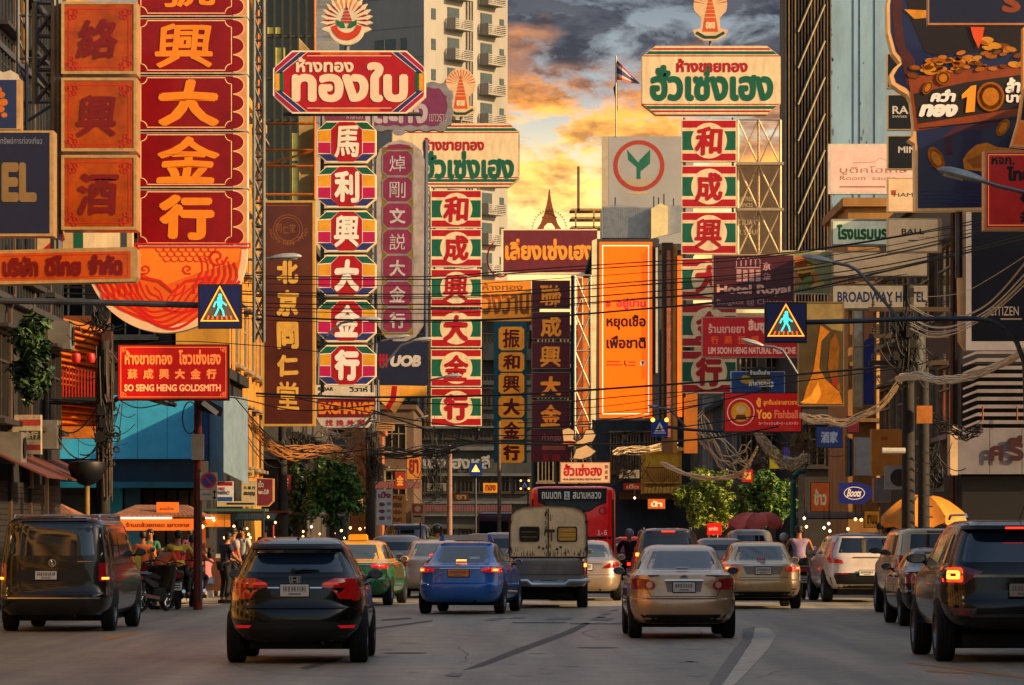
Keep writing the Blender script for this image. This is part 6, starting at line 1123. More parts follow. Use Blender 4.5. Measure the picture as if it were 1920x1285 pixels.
s = Sign('hotel_sign', 'pale board with green Thai letters, left of the BALL board', 'sign', 1559, 411, 1680, 462, 108); s.body((1559, 411, 1680, 462), M('#9aa48c', .5, dirt=.3), .3); s.rect(1562, 415, 1678, 458, M('#d0ccac', .5, em=.2, dirt=.25), 1, 'face'); s.text('โรงแรมบรอด', 1569, 421, 1690, 450, M('#0e6a2c', .5, em=.05), 2, .05, slant=-.0); s.done()  # pale face given a glow as stand-in for warm light
s = Sign('blank_sign', 'long blank cream board under the green lettered board', 'sign', 1561, 471, 1742, 520, 106); s.body((1561, 471, 1742, 520), M('#b09878', .5, dirt=.3), .3); s.rect(1563, 474, 1738, 517, M('#d8b080', .5, em=.24, dirt=.3, scale=.8), 1, 'face'); s.done()  # glow on the blank face stands for low sun on it
s = Sign('hotel_sign', 'cream board with faded blue letters BROADWAY HOTEL', 'sign', 1559, 533, 1742, 582, 106); s.body((1559, 533, 1742, 582), M('#a08868', .5, dirt=.3), .3); s.rect(1562, 536, 1739, 578, M('#dcb888', .5, em=.26, dirt=.3), 1, 'face'); s.text('BROADWAY HOTEL', 1570, 547, 1736, 567, M('#6a70a0', .6, dirt=.4, scale=5), 2, .03); s.done()  # cream glow imitates warm light that does not reach this board
# dragon billboard, made generic
s = Sign('billboard', 'huge dark blue and gold billboard at the top right heaped with gold coins', 'billboard', 1660, -80, 1960, 396, 78)
out = [(1716, 396), (1990, 392), (1990, -90), (1690, -90), (1672, -40), (1663, 10), (1664, 60), (1674, 100), (1688, 118), (1676, 128), (1668, 142), (1672, 158), (1688, 170), (1702, 178), (1708, 190), (1713, 230), (1712, 256), (1703, 262), (1716, 270)]
s.body(out, M('#e8b070', .4, .2, em=.08, dirt=.25), .5); s.poly([(1721, 391), (1988, 387), (1988, -88), (1695, -88), (1677, -40), (1669, 10), (1670, 60), (1680, 97), (1696, 116), (1684, 128), (1676, 142), (1680, 155), (1700, 166), (1712, 180), (1718, 230), (1719, 262), (1721, 280)], M('#131c4a', .35, em=.03, dirt=.4, scale=.6, coat=.3), 1, 'blue_ground')
s.poly([(1684, -88), (1712, -88), (1694, -20), (1690, 40), (1698, 90), (1716, 112), (1712, 160), (1700, 160), (1690, 110), (1678, 80), (1673, 20), (1678, -40)], M('#4a1c1c', .4, dirt=.4, scale=4), 2, 'greek_key_border')
s.poly([(1716, -88), (1960, -88), (1990, 90), (1900, 100), (1820, 98), (1752, 104), (1735, 98), (1708, 36), (1700, 0)], M('#1c100c', .4, dirt=.4), 3, 'dark_cave')
s.poly([(1703, 145), (1990, 108), (1990, 205), (1716, 246)], M('#8a3c10', .4, em=.04, dirt=.3), 3, 'scroll_ground'); s.poly([(1714, 176), (1810, 155), (1990, 130), (1990, 190), (1722, 232)], M('#1c0e0a', .5, dirt=.2), 5, 'dark_banner')
g = random.Random(11); CO = [M(c_, .3, .3, em=e_, dirt=.3, scale=4) for c_, e_ in (('#c8761a', .08), ('#a85c14', .05), ('#d88c24', .1), ('#7c4410', .03))]
for i in range(88):
    x = g.uniform(1712, 1940); top = 118 - 46 * math.exp(-((x - 1835) / 62) ** 2) - 10 * math.exp(-((x - 1900) / 30) ** 2); y = g.uniform(top, 148 - (x - 1710) * .12); r_ = g.uniform(6, 13); t_ = g.uniform(-.5, .5)
    s.poly([(x + r_ * math.cos(a) + r_ * .2 * t_ * math.sin(a), y + r_ * g.uniform(.45, .5) * math.sin(a) + r_ * t_ * .4 * math.cos(a)) for a in [R(q) for q in range(0, 360, 30)]], CO[i % 4], 6 + i % 5, 'gold_coin')
for x, y, a, b, t_ in ((1768, 147, 13, 13, 0), (1739, 165, 8, 14, .5), (1755, 298, 13, 24, -.5), (1880, 240, 10, 18, .6), (1857, 182, 26, 28, 0)):
    for k_, m_ in ((1, CO[1]), (.84, CO[2]), (.6, CO[0])): s.poly([(x + a * k_ * math.cos(q) * math.cos(t_) - b * k_ * math.sin(q) * math.sin(t_), y + a * k_ * math.cos(q) * math.sin(t_) + b * k_ * math.sin(q) * math.cos(t_)) for q in [R(w) for w in range(0, 360, 20)]], m_, 11 + int((1 - k_) * 6), 'gold_coin')
GW = M('#e8dccc', .4, em=.12, dirt=.05)
s.text('คว่ำ', 1746, 168, 1792, 192, GW, 9, .06, slant=.12); s.text('ทอง', 1725, 196, 1795, 220, GW, 9, .07, slant=.1); s.poly([(1803, 178), (1820, 162), (1830, 160), (1827, 210), (1810, 212), (1813, 182), (1803, 186)], M('#e88c20', .35, em=.25), 10, 'numeral'); s.text('ล้าน', 1886, 146, 1930, 175, GW, 9, .05, slant=.1); s.text('บาท', 1886, 178, 1925, 193, GW, 9, .05)
s.poly([(1805, 300), (1815, 285), (1830, 272), (1850, 268), (1870, 276), (1990, 290), (1990, 322), (1840, 322), (1808, 318)], CO[0], 5, 'gold_ingots'); s.poly([(1812, 300), (1840, 290), (1870, 300), (1865, 315), (1825, 316)], CO[1], 7, 'gold_ingots')
s.line([(1780, 290), (1776, 260), (1800, 240), (1840, 235), (1880, 222)], 16, M('#4a2038', .4, dirt=.3), 2, 'red_trail')
s.poly([(1818, 48), (1846, 48), (1842, 70), (1834, 92), (1824, 70)], M('#c8440c', .4, em=.1), 12, 'flame_shape'); s.poly([(1695, 18), (1742, 20), (1738, 34), (1714, 36)], CO[2], 6, 'gold_bar')
for i in range(4): s.rect(1726, 358 + i * 7, 1838, 360 + i * 7, M('#2c3470', .5), 2, 'small_lettering')
s.line([(1724, 258 - 17), (1990, 214)], 1.5, M('#1c0e0a', .5), 6, 'rule'); post(s, [(1800, 396), (1800, 520)], .08); s.done()
s = Sign('sign_board', 'dark navy board overlapping the top right corner of the gold coin billboard', 'sign', 1742, -60, 1960, 48, 72); s.body((1740, -60, 1960, 47), M('#b07850', .5, dirt=.3), .3); s.rect(1743, -60, 1960, 43, M('#121838', .4, dirt=.3), 1, 'face'); s.text('S', 1878, -14, 1914, 24, M('#8a3c14', .4, em=.05), 2, .05); s.done()
s = Sign('sign_board', 'orange shard shaped board at the right edge above the red shop sign', 'sign', 1894, 48, 1960, 275, 73); s.body([(1896, 274), (1960, 280), (1960, 45), (1918, 52), (1918, 170), (1910, 225)], M('#e89848', .4, em=.1, dirt=.2), .3); s.poly([(1901, 270), (1960, 275), (1960, 235), (1912, 228)], M('#e8701c', .4, em=.15, dirt=.2), 1, 'face'); s.poly([(1921, 55), (1960, 52), (1960, 232), (1914, 225), (1921, 172)], M('#3c1a12', .4, dirt=.4), 1, 'face_dark'); s.done()
s = Sign('shop_sign', 'red shop sign with black Thai letters cut off by the right edge', 'sign', 1846, 282, 1990, 431, 66); s.body((1846, 282, 1990, 431), M('#d08450', .4, .2, em=.06, dirt=.3), .4); s.rect(1850, 287, 1990, 426, M('#b40f0c', .3, em=.14, dirt=.3, coat=.3), 1, 'face'); s.frame(1853, 290, 1990, 423, 1, OL, 2); bk = M('#1a0806', .5); s.text('หจก.', 1859, 295, 1902, 309, bk, 2, .03); s.text('ไทยเจริญ', 1887, 312, 2000, 345, bk, 2, .06); s.text('爭', 1912, 358, 1942, 385, bk, 2, .06); s.text('井', 1912, 394, 1942, 418, bk, 2, .06); s.done()
# watch board
s = Sign('watch_billboard', 'large dark watch billboard in a pale frame lettered CITIZEN', 'billboard', 1810, 380, 1990, 660, 94); s.body((1811, 370, 2000, 657), M('#8e8a90', .5, dirt=.2), .5); s.rect(1822, 375, 2000, 640, M('#0b0f1c', .18, dirt=.4, scale=.7, coat=.8), 1, 'face'); s.text('CITIZEN', 1855, 575, 1910, 592, M('#8a8078', .4, em=.02), 2, .0); s.rect(1876, 597, 1916, 600, M('#6a6058', .4), 2, 'small_lettering'); s.body([(1800, 640), (1811, 655), (1811, 375), (1797, 470)], M('#c08a58', .5, em=.05, dirt=.2), .4, 'sunlit_side', .1); s.done()  # warm glowing side strip paints sunlight on the frame
# boxes near the right pole
for n_, lb, x0, y0, x1, y1, d, col, em in (('sign_box', 'plain orange brown sign box under the cable pole', 1634, 805, 1700, 892, 104, '#b0681c', .06), ('sign_box', 'pale grey sign box left of the plain orange box', 1604, 820, 1636, 892, 108, '#b4b0ac', .04), ('sign_box', 'white sign box below the plain orange box', 1638, 896, 1670, 942, 106, '#8c8484', .02)):
    s = Sign(n_, lb, 'sign', x0, y0, x1, y1, d); s.body((x0, y0, x1, y1), M('#c09058', .5, dirt=.3), .45); s.rect(x0 + 1, y0 + 1, x1 - 1, y1 - 1, M(col, .45, em=em, dirt=.25), 1, 'face'); s.frame(x0, y0, x1, y1, 1, FG, 2)
    if x0 == 1634: s.text('LUKANG', 1652, 818, 1664, 826, M('#8a2c10', .5), 2, .02)
    s.done()
s = Sign('striped_banner', 'stack of narrow vertical boards left of the pale grey box', 'sign', 1584, 815, 1604, 895, 110)
for i, c_ in enumerate(('#c08038', '#8c98a8', '#3c4a5c', '#b8b4b0')): s.body((1584 + i * 5, 818 + i * 2, 1588 + i * 5, 895 - i), M(c_, .5, dirt=.3), .3, 'narrow_board', i * .05)
s.done()
s = Sign('pharmacy_sign', 'deep blue pharmacy sign with a white oval lettered Boots', 'sign', 1574, 904, 1634, 946, 100); s.body([(1574, 944), (1620, 946), (1636, 930), (1632, 912), (1606, 904), (1574, 906)], M('#121c6c', .4, em=.08, dirt=.2), .35); s.line(circ(1602, 925, 19, 28, 11.5), 1.3, WHITE, 1, 'oval', True); s.text('Boots', 1589, 917, 1615, 932, WHITE, 1, .03, slant=.15); s.done()
for x0, y0, x1, y1, lb, c1, c2 in ((1618, 566, 1640, 760, 'purple blue vertical banner beside the beige shophouse', '#2c3478', '#b87040'), (1600, 560, 1618, 765, 'pale narrow vertical board left of the purple blue banner', '#b8a078', '#c8bca0')):
    s = Sign('vertical_banner', lb, 'banner', x0, y0, x1, y1, 118); s.body((x0, y0, x1, y1), M('#c89c5c', .4, .3, dirt=.3), .3); s.rect(x0 + 1, y0 + 1, x1 - 1, y1 - 1, M(c1, .4, em=.05, dirt=.5, scale=1), 1, 'face'); s.poly([(x0 + 2, y0 + 10), (x1 - 2, y0 + 2), (x1 - 2, y0 + 60), (x0 + 2, y0 + 75)], M(c2, .4, em=.06), 2, 'picture'); s.done()
# far small ones
s = Sign('restaurant_sign', 'cream restaurant sign with red Thai letters above the red bus', 'sign', 1050, 867, 1144, 906, 150); s.body((1050, 867, 1144, 906), M('#b88a60', .5, dirt=.3), .3); s.rect(1052, 869, 1142, 904, M('#e0b088', .5, em=.12, dirt=.2), 1, 'face'); s.text('ฮั้วเซ่งฮง', 1057, 870, 1129, 893, M('#b81418', .4, em=.1), 2, .035); s.text('HUA SENG HONG RESTAURANT', 1056, 897, 1128, 901, M('#5a3424', .5), 2, .02)
for i, ch in enumerate('和成豐'): s.text(ch, 1134, 872 + i * 10, 1140, 879 + i * 10, M('#8a4a34', .5), 2, .02)
s.done()
s = Sign('cut_out_sign', 'beige cut-out board with dark outlined rounded shapes above the restaurant sign', 'sign', 1052, 802, 1120, 862, 156); ol = M('#1a1410', .5); cb = M('#d8b488', .5, em=.05, dirt=.15)
for pts in ([(1056, 828), (1054, 806), (1066, 802), (1078, 808), (1076, 824), (1082, 828), (1092, 822), (1098, 806), (1112, 806), (1118, 816), (1112, 828), (1098, 832), (1084, 836), (1066, 838)], [(1074, 860), (1080, 842), (1100, 834), (1118, 846), (1108, 856), (1090, 862)]): s.body(pts, cb, .1, 'cut_out'); s.line(pts, 2, ol, 1, 'outline', True)
s.poly(circ(1068, 831, 13, 14, 5), M('#d8641c', .5, em=.1), 2, 'orange_oval'); s.done()
def xsign(lb, x, y, w, d, lamps=(), tri=None):
    s = Sign('crossing_sign', lb, 'road sign', x - w / 2, y - w / 2, x + w / 2, y + w / 2, d); s.body((x - w / 2, y - w / 2, x + w / 2, y + w / 2), M('#14388c', .4, em=.08, dirt=.2), .1); s.poly([(x - w * .32, y + w * .2), (x + w * .32, y + w * .2), (x, y - w * .36)], tri or WHITE, 1, 'triangle'); s.line([(x, y - w * .12), (x, y + w * .02), (x - w * .08, y + w * .16)], w * .09, INK if not tri else NC, 2, 'walker'); s.line([(x, y + w * .02), (x + w * .08, y + w * .16)], w * .07, INK if not tri else NC, 2, 'walker')
    if not tri: s.rect(x - w * .36, y + w * .27, x + w * .36, y + w * .32, WHITE, 1, 'bar')
    for a, b in lamps: s.poly(circ(x + a * w, y + b * w, w * .13, 12), AMB, 3, 'amber_lamp')
    return s
s = xsign('small blue crossing sign with two amber lamps below the orange screen', 1237, 803, 31, 120, ((-.42, -.5), (.42, -.5))); post(s, [(1252, 800), (1285, 805), (1345, 809), (1400, 800)], .05); s.done()
s = xsign('small lit orange triangle crossing sign on the dark moderne building', 892, 880, 24, 200, (), NY); post(s, [(892, 892), (892, 1000)], .05); s.done()
s = xsign('tiny blue crossing sign with four amber lamps left of the red bus', 984, 909, 15, 190, ((-.5, -.5), (.5, -.5), (-.5, .5), (.5, .5))); post(s, [(990, 916), (990, 995)], .04); s.done()
s = Sign('no_parking_sign', 'round red and blue no parking sign on a white board by the red post', 'road sign', 375, 885, 408, 1120, 84); s.body((375, 886, 407, 917), M('#b8a890', .5, dirt=.3), .06); s.body((375, 918.5, 407, 938), M('#b8a890', .5, dirt=.3), .06); s.poly(circ(391, 901, 15, 28), M('#b01820', .4, em=.04), 1, 'red_disc'); s.poly(circ(391, 901, 11.5, 28), M('#1a3a7c', .4, em=.03), 2, 'blue_disc'); s.line([(383, 893), (399, 910)], 3, M('#b01820', .4, em=.04), 3, 'red_bar'); s.line([(402, 921), (402, 935)], 1.8, INK, 1, 'arrow'); s.poly([(398, 924), (406, 924), (402, 919)], INK, 1, 'arrow'); s.poly([(398, 932), (406, 932), (402, 937)], INK, 1, 'arrow'); s.rect(379, 925, 396, 929, GREY, 1, 'small_lettering'); post(s, [(374, 880), (374, 1130)], .03, 'post', y=.1); s.done()
s = Sign('pharmacy_sign', 'red white and blue pharmacy board behind the no parking sign', 'sign', 407, 903, 437, 941, 100); s.body((407, 903, 437, 941), M('#c8c4c0', .5, em=.04, dirt=.2), .15); s.rect(408, 904, 436, 911, M('#8c1020', .5), 1, 'red_band'); s.rect(408, 932, 436, 940, M('#1a4a8c', .5), 1, 'blue_band'); s.text('FREE', 409, 914, 422, 920, RED, 1, .03); s.text('PHARMACY', 408, 921, 431, 928, M('#1a3a7c', .5), 1, .03); s.done()
s = Sign('shop_board', 'cream board with black characters beside the maroon octagonal sign on the left', 'sign', 407, 900, 481, 950, 104); s.body([(407, 950), (481, 950), (481, 902), (453, 902), (453, 940), (407, 940)], M('#b8a47c', .5, em=.04, dirt=.25), .15)
for i in range(3): s.text('興業行'[i], 457 + i * 8, 912, 463 + i * 8, 918, INK, 1, .03)
s.text('สมบุญ', 457, 922, 478, 931, INK, 1, .03); s.text('02-221-4478', 425, 943, 477, 947, INK, 1, .03) if 0 else s.rect(425, 943, 477, 946.5, INK, 1, 'small_lettering'); s.done()
s = Sign('shop_board', 'dark maroon octagonal board with a pale edge, right of the cream board', 'sign', 481, 896, 514, 950, 106); s.body([(481, 950), (504, 950), (514, 940), (514, 898), (481, 896)], M('#c89060', .5, em=.05, dirt=.3), .2); s.poly([(482, 948), (503, 948), (511, 939), (511, 899), (482, 898)], MAROON, 1, 'face'); s.text('เป็ด', 484, 902, 494, 914, wl, 2, .02); s.text('พะโล้', 484, 918, 504, 927, wl, 2, .02); s.done()
s = Sign('shop_board', 'peeling white red and green board at the left edge under the vine', 'sign', -10, 775, 77, 852, 80); s.body((-10, 778, 76, 852), M('#a8987c', .7, dirt=.5, scale=3), .3)
for x0, x1 in ((-10, 14), (36, 76)):
    for ya, yb, m_ in ((787, 798, RED), (808, 824, GREEN), (834, 844, RED)): s.rect(x0, ya, x1, yb, M('#9c2c20' if m_ is RED else '#16382c', .7, dirt=.5, scale=5), 1, 'stripe')
s.text('金行', 44, 809, 72, 823, M('#a8987c', .7), 2, .04); s.done()
s = Sign('shop_board', 'dark red framed board with a corner line below the peeling board', 'sign', -10, 866, 62, 916, 82); s.body((-10, 866, 60, 916), M('#b8926c', .5, dirt=.4), .3); s.rect(-10, 870, 56, 912, M('#3a0c0c', .5, dirt=.3), 1, 'face'); s.line([(-8, 907), (44, 907), (52, 898), (52, 875)], .8, M('#8a2c1c', .5), 2); s.done()
s = Sign('pavement_board', 'white price board with red Thai letters standing left of the orange price board', 'sign', 706, 918, 736, 985, 118); s.body((706, 918, 735, 985), M('#b8b4b4', .5, em=.03, dirt=.4, scale=3), .1); s.text('เป็ง', 709, 922, 733, 934, M('#9c1c34', .5), 1, .05)
for i in range(3): s.poly(circ(716, 946 + i * 13, 6, 10, 4), M('#6a4048', .5), 1, 'dish_picture'); s.rect(725, 942 + i * 13, 733, 948 + i * 13, GREY, 1, 'small_lettering')
s.done()
s = Sign('pavement_board', 'orange price board with dark red Thai lines', 'sign', 735, 927, 762, 982, 120); s.body((735, 927, 761, 982), M('#b87a34', .5, em=.04, dirt=.3), .1)
for i, t in enumerate(('หมู', 'กรอบ', 'ญี่ปุ่น', 'ติ่มซำ')): s.text(t, 737, 930 + i * 13, 754, 939 + i * 13, M('#6a1c14', .5), 1, .04)
s.done()
s = Sign('pavement_board', 'small framed board with a red square on a pole, near the black minivan', 'sign', 771, 944, 796, 982, 122); s.body((771, 944, 796, 981), M('#b89868', .5, dirt=.3), .1); s.rect(773, 946, 793, 963, M('#a02c1c', .5, em=.03), 1, 'red_square'); s.poly(circ(783, 954, 6, 12), M('#d8b088', .5), 2, 'round_mark'); s.rect(775, 967, 790, 970, INK, 1, 'small_lettering'); s.line([(791, 968), (791, 977)], 1.4, INK, 1, 'arrow'); post(s, [(788, 981), (788, 1150)], .03, y=.1); s.done()
s = Sign('shop_board', 'bright red small square sign between the tree trunks on the right', 'sign', 1325, 980, 1366, 1003, 140); s.body((1326, 981, 1353, 1003), M('#d8160c', .4, em=.35, dirt=.1), .1); s.text('เกาลัด', 1329, 988, 1346, 995, WHITE, 1, .04); s.done()
s = Sign('shop_board', 'small brown board near the cream and red round ended sign', 'sign', 686, 792, 740, 808, 130); s.body([(686, 808), (740, 808), (740, 794), (700, 790)], M('#b08858', .5, em=.03, dirt=.3), .1)
for i in range(3): s.rect(700, 795 + i * 4, 736, 797 + i * 4, M('#5a3c24', .5), 1, 'small_lettering')
s.done()
s = Sign('balcony_house', 'yellow house front with red balcony rails above the right trees', 'house', 1206, 838, 1278, 925, 160); s.body((1206, 838, 1278, 925), M('#d8a028', .6, em=.0, dirt=.3), 3); s.rect(1211, 846, 1272, 905, M('#e8be30', .6, dirt=.3), 1, 'sunlit_wall'); s.body((1204, 840, 1282, 846), M('#d8b060', .6), .6, 'cornice', -.4)  # brighter yellow on the wall paints the sun falling there
rm = M('#8a2c1c', .6, dirt=.3)
for i in range(17): s.body((1212 + i * 3.7, 878, 1213.4 + i * 3.7, 904), rm, .04, 'baluster', -.35)
s.body((1210, 904, 1276, 907), M('#c89030', .6), .6, 'balcony_slab', -.4); s.body((1210, 876, 1276, 878.5), rm, .06, 'handrail', -.37)
for i in range(11): s.body([(1206 + i * 7, 925), (1212 + i * 7, 925), (1214 + i * 7, 913), (1208 + i * 7, 913)], M('#d8a444', .6, dirt=.3), .5, 'roof_tile', -.6)
s.done()

# small boards and awnings lining both kerbs beyond the traffic
for i, (x0, y0, x1, y1, d, c_, t, tc, lb) in enumerate((
    (762, 850, 790, 900, 200, '#c87a30', 'ยา', '#7c1c10', 'small orange board high on the copper wall'), (740, 884, 760, 918, 150, '#8c2418', '金', '#e0a040', 'small red board with one gold character right of the copper wall'),
    (800, 905, 838, 922, 190, '#b8a078', 'อาหาร', '#5c1410', 'cream food board left of the pinkish pole'), (850, 925, 880, 940, 220, '#8a3c14', 'ชา', '#f0c070', 'brown tea board on the dark moderne building'),
    (905, 905, 935, 925, 230, '#c8861c', 'ทอง', '#7c1010', 'amber gold shop board left of the tiny blue crossing sign'), (1160, 880, 1200, 898, 170, '#d8b078', 'ภัตตาคาร', '#7c1410', 'cream restaurant board right of the red bus'),
    (1168, 905, 1204, 920, 165, '#a01c14', 'เป็ด', '#f0c080', 'dark red duck shop board right of the red bus'), (1214, 935, 1248, 955, 150, '#c85a14', 'น้ำ', '#fff0d0', 'orange drinks board above the dark grey SUV'),
    (1390, 880, 1412, 905, 140, '#b01410', '福', '#f0b040', 'bright red board with a gold character behind the trees'), (1442, 842, 1462, 880, 126, '#d8b01c', '', '', 'yellow cloth board under the wires right of the fishball sign'),
    (1468, 838, 1482, 876, 124, '#4c3c8c', '', '', 'small violet board beside the yellow cloth board'), (1520, 905, 1556, 960, 118, '#b8501c', 'ข้าว', '#f8d8a0', 'tall burnt orange board left of the deep blue pharmacy sign'),
    (1588, 780, 1612, 812, 112, '#9c3434', '', '', 'plain dusty red board above the narrow vertical boards'), (1530, 800, 1580, 840, 122, '#2c3c6c', '酒家', '#c8c8d8', 'dark blue board behind the wires right of the fishball sign'),
    (1620, 958, 1650, 990, 112, '#c07820', 'ชานม', '#5c2008', 'ochre stall board left of the orange parasol'), (445, 880, 478, 896, 112, '#c8a05c', 'ร้านยา', '#6c1c10', 'cream board above the maroon octagonal board on the left'),
    (520, 890, 546, 920, 118, '#7c1c18', '茶', '#e8b060', 'small dark red tea board left of the left tree'), (655, 935, 682, 958, 130, '#b8945c', 'ปลา', '#4c1c10', 'tan board under the right edge of the left tree'))):
    s = Sign('shop_board', lb, 'sign', x0, y0, x1, y1, d); s.body((x0, y0, x1, y1), FD, .15); s.rect(x0 + 1, y0 + 1, x1 - 1, y1 - 1, M(c_, .45, em=.22, dirt=.3), 1, 'panel')
    if t: s.text(t, x0 + (x1 - x0) * .18, y0 + (y1 - y0) * .22, x1 - (x1 - x0) * .18, y1 - (y1 - y0) * .22, M(tc, .5, em=.1), 2, .04)
    s.done()
for i, (x0, x1, y, d, c_, lb) in enumerate(((700, 790, 905, 160, '#7c3c1c', 'brown awning over the shops left of the dark moderne building'), (790, 960, 948, 240, '#5c2c24', 'long dim awning at the foot of the dark moderne building'), (1160, 1270, 925, 172, '#8a4a1c', 'sunlit tin awning under the yellow balcony house'), (1490, 1640, 962, 122, '#4c2c20', 'dim awning under the deep blue pharmacy sign'), (400, 520, 965, 116, '#3c5c50', 'green tin awning above the lamp lit stalls'))):
    s = Sign('awning', lb, 'awning', x0, y, x1, y + 14, d); am = M(c_, .6, .2, dirt=.4); n = int((x1 - x0) / 5)
    for j in range(n): a = x0 + (x1 - x0) * j / n; b = a + (x1 - x0) / n * .85; A, B_ = s.q(a, y + 12), s.q(b, y); s.mb('awning_sheet', am).add([(A[0], -1.2, A[1]), (B_[0], -1.2, A[1]), (B_[0], 0, B_[1]), (A[0], 0, B_[1]), (A[0], -1.2, A[1] + .04), (B_[0], -1.2, A[1] + .04), (B_[0], 0, B_[1] + .04), (A[0], 0, B_[1] + .04)], [(0, 3, 2, 1), (4, 5, 6, 7), (0, 1, 5, 4)])
    s.done()
# ---------------- poles, lamps, cables ----------------
DKP = M('#26221e', .8, dirt=.5, scale=3, bump=.3); CONP = M('#6a5c4e', .8, dirt=.5, scale=3, bump=.2); GLV = M('#6f757a', .4, .6, dirt=.3); LHD = M('#a4a6a6', .4, .3, dirt=.3)
def pole(name, label, x, y0, y1, d, r, mat, r2=None, lean=0, cat='pole', extra=None):
    p = P(x, y1, d); z1 = CH + (HY - y0) / F * d; root = empty(name, (p.x, d, 0), 0, label, cat)
    MB().tube([(0, 0, -.1), (lean * .5, 0, z1 * .5), (lean, 0, z1)], r, 12, r2=r2 or r * .8).obj('shaft', mat, root, smooth=True); root['h'] = z1; return root
def street_lamp(label, head, arm, d, hl=None):
    (hx0, hy0), (hx1, hy1) = head; c = P((hx0 + hx1) / 2, (hy0 + hy1) / 2, d); root = empty('street_lamp', c, 0, label, 'street lamp', 'street lamps'); k = d / F
    a, b = P(hx0, hy0, d) - c, P(hx1, hy1, d) - c; ax = (b - a).normalized(); up = Vector((0, 0, 1)); up = (up - ax * up.dot(ax)).normalized(); L_ = (b - a).length; V = []; n = 8
    prof = [(0, .01), (.06, .05), (.25, .085), (.6, .09), (.85, .065), (1, .03)]; m = MB()
    for t, r_ in prof:
        for q in range(10): w = 2 * math.pi * q / 10; V.append(a + ax * L_ * t + Vector((0, 1, 0)) * math.cos(w) * r_ * 1.3 * L_ / .6 * .7 + up * math.sin(w) * r_ * L_ / .6 * (.9 if math.sin(w) > 0 else .45))
    m.add(V, [(i * 10 + q, i * 10 + (q + 1) % 10, (i + 1) * 10 + (q + 1) % 10, (i + 1) * 10 + q) for i in range(5) for q in range(10)] + [tuple(range(10))[::-1], tuple(50 + q for q in range(10))]); m.obj('lamp_head', LHD, root, smooth=True)
    MB().tube([a + ax * L_ * .15 - up * .05 * L_, a + ax * L_ * .55 - up * .05 * L_], .05 * L_, 8).obj('lamp_glass', M('#c8c4a8', .2, coat=.5, dirt=.1), root)
    MB().tube([P(*q, d) - c for q in arm], .028 if d < 100 else .035, 8).obj('arm', GLV, root, smooth=True); return root
street_lamp('street lamp over the top of the brown vertical sign', ((566, 481), (508, 484)), [(512, 484), (480, 487), (440, 486), (408, 487)], 80)
street_lamp('street lamp in front of the fifth octagon panel', ((716, 600), (670, 599)), [(672, 599), (640, 606), (612, 630), (598, 660), (596, 720)], 108)
street_lamp('street lamp under the purple column, left of the two', ((768, 630), (735, 635)), [(737, 635), (715, 640), (706, 644), (704, 700)], 119)
street_lamp('street lamp touching the left green and red column', ((811, 635), (773, 640)), [(775, 640), (752, 648), (735, 668), (716, 690), (709, 712), (710, 790)], 118)
street_lamp('street lamp in front of the fifth green and red panel', ((866, 704), (832, 707)), [(834, 707), (810, 712), (799, 722), (796, 780)], 140)
street_lamp('street lamp on the long arm above the pink crossing pole', ((1503, 481), (1562, 492)), [(1560, 492), (1590, 498), (1606, 506), (1618, 518), (1650, 556), (1684, 596)], 66)
street_lamp('street lamp crossing the red medicine sign', ((1388, 637), (1432, 649)), [(1430, 649), (1452, 651), (1468, 658), (1480, 676), (1496, 702)], 100)
street_lamp('street lamp hanging in front of the gold coin billboard', ((1757, 318), (1847, 341)), [(1842, 340), (1870, 349), (1925, 362)], 60)
street_lamp('small street lamp above the little blue crossing sign', ((1214, 761), (1240, 765)), [(1238, 765), (1256, 768), (1268, 780), (1285, 800)], 119)
street_lamp('small street lamp left of the dark moderne building', ((803, 780), (788, 783)), [(790, 783), (775, 790)], 150)
pl = pole('utility_pole', 'dark cable laden pole in front of the blue shop at the left', 195, 640, 1170, 84, .14, DKP)
mb = MB(); g = random.Random(5)
for i in range(22):
    a = g.uniform(0, 6.3); b = a + g.uniform(-.8, .8); r_ = g.uniform(.13, .2); mb.tube([(r_ * math.cos(a), r_ * math.sin(a), g.uniform(2.3, 3)), (r_ * math.cos((a + b) / 2), r_ * math.sin((a + b) / 2), 3.9), (r_ * math.cos(b), r_ * math.sin(b), g.uniform(4.6, 5.6))], .016, 4)
o = mb.obj('strapped_cables', M('#3a2412', .6, dirt=.5), pl); o['kind'] = 'stuff'
pl = pole('utility_pole', 'rust red painted pole behind the market stall sign', 371, 752, 1130, 85.5, .10, M('#6e2010', .75, dirt=.55, scale=3)); MB().box(-.12, .14, -.16, -.1, 3.2, 3.75).obj('meter_box', M('#a89a84', .5), pl)
MB().prism([(.02, 4.25), (.52, 4.12), (.56, 4.3), (.1, 4.55)], -.35, -.1, back=True).obj('speaker_cone', DKP, pl); MB().prism([(.1, 4.38), (.42, 4.14), (.48, 4.22), (.16, 4.47)], -.42, -.36, back=True).obj('white_camera_box', M('#c8c0b4', .4, em=.05), pl)  # dark speaker cone and white camera box, the box glowing faintly
for i in range(3): MB().tube([(-.15 + .16 * math.cos(t), -.2 - i * .02, 4.1 + .34 * math.sin(t)) for t in [q * math.pi / 9 for q in range(19)]], .013, 5).obj('cable_loop', M('#0c0c0e', .6), pl)
pole('utility_pole', 'dark concrete pole beside the left street tree', 530, 800, 1110, 112, .15, DKP); pole('utility_pole', 'dark pole hung with black cables, left of the copper wall', 694, 770, 1100, 126, .17, DKP); pole('utility_pole', 'slim pinkish concrete pole in front of the dark moderne building', 843, 835, 1080, 150, .11, M('#8c6e60', .8, dirt=.4))
pole('utility_pole', 'grey street pole left of the maroon character column', 936, 790, 1060, 170, .09, CONP)
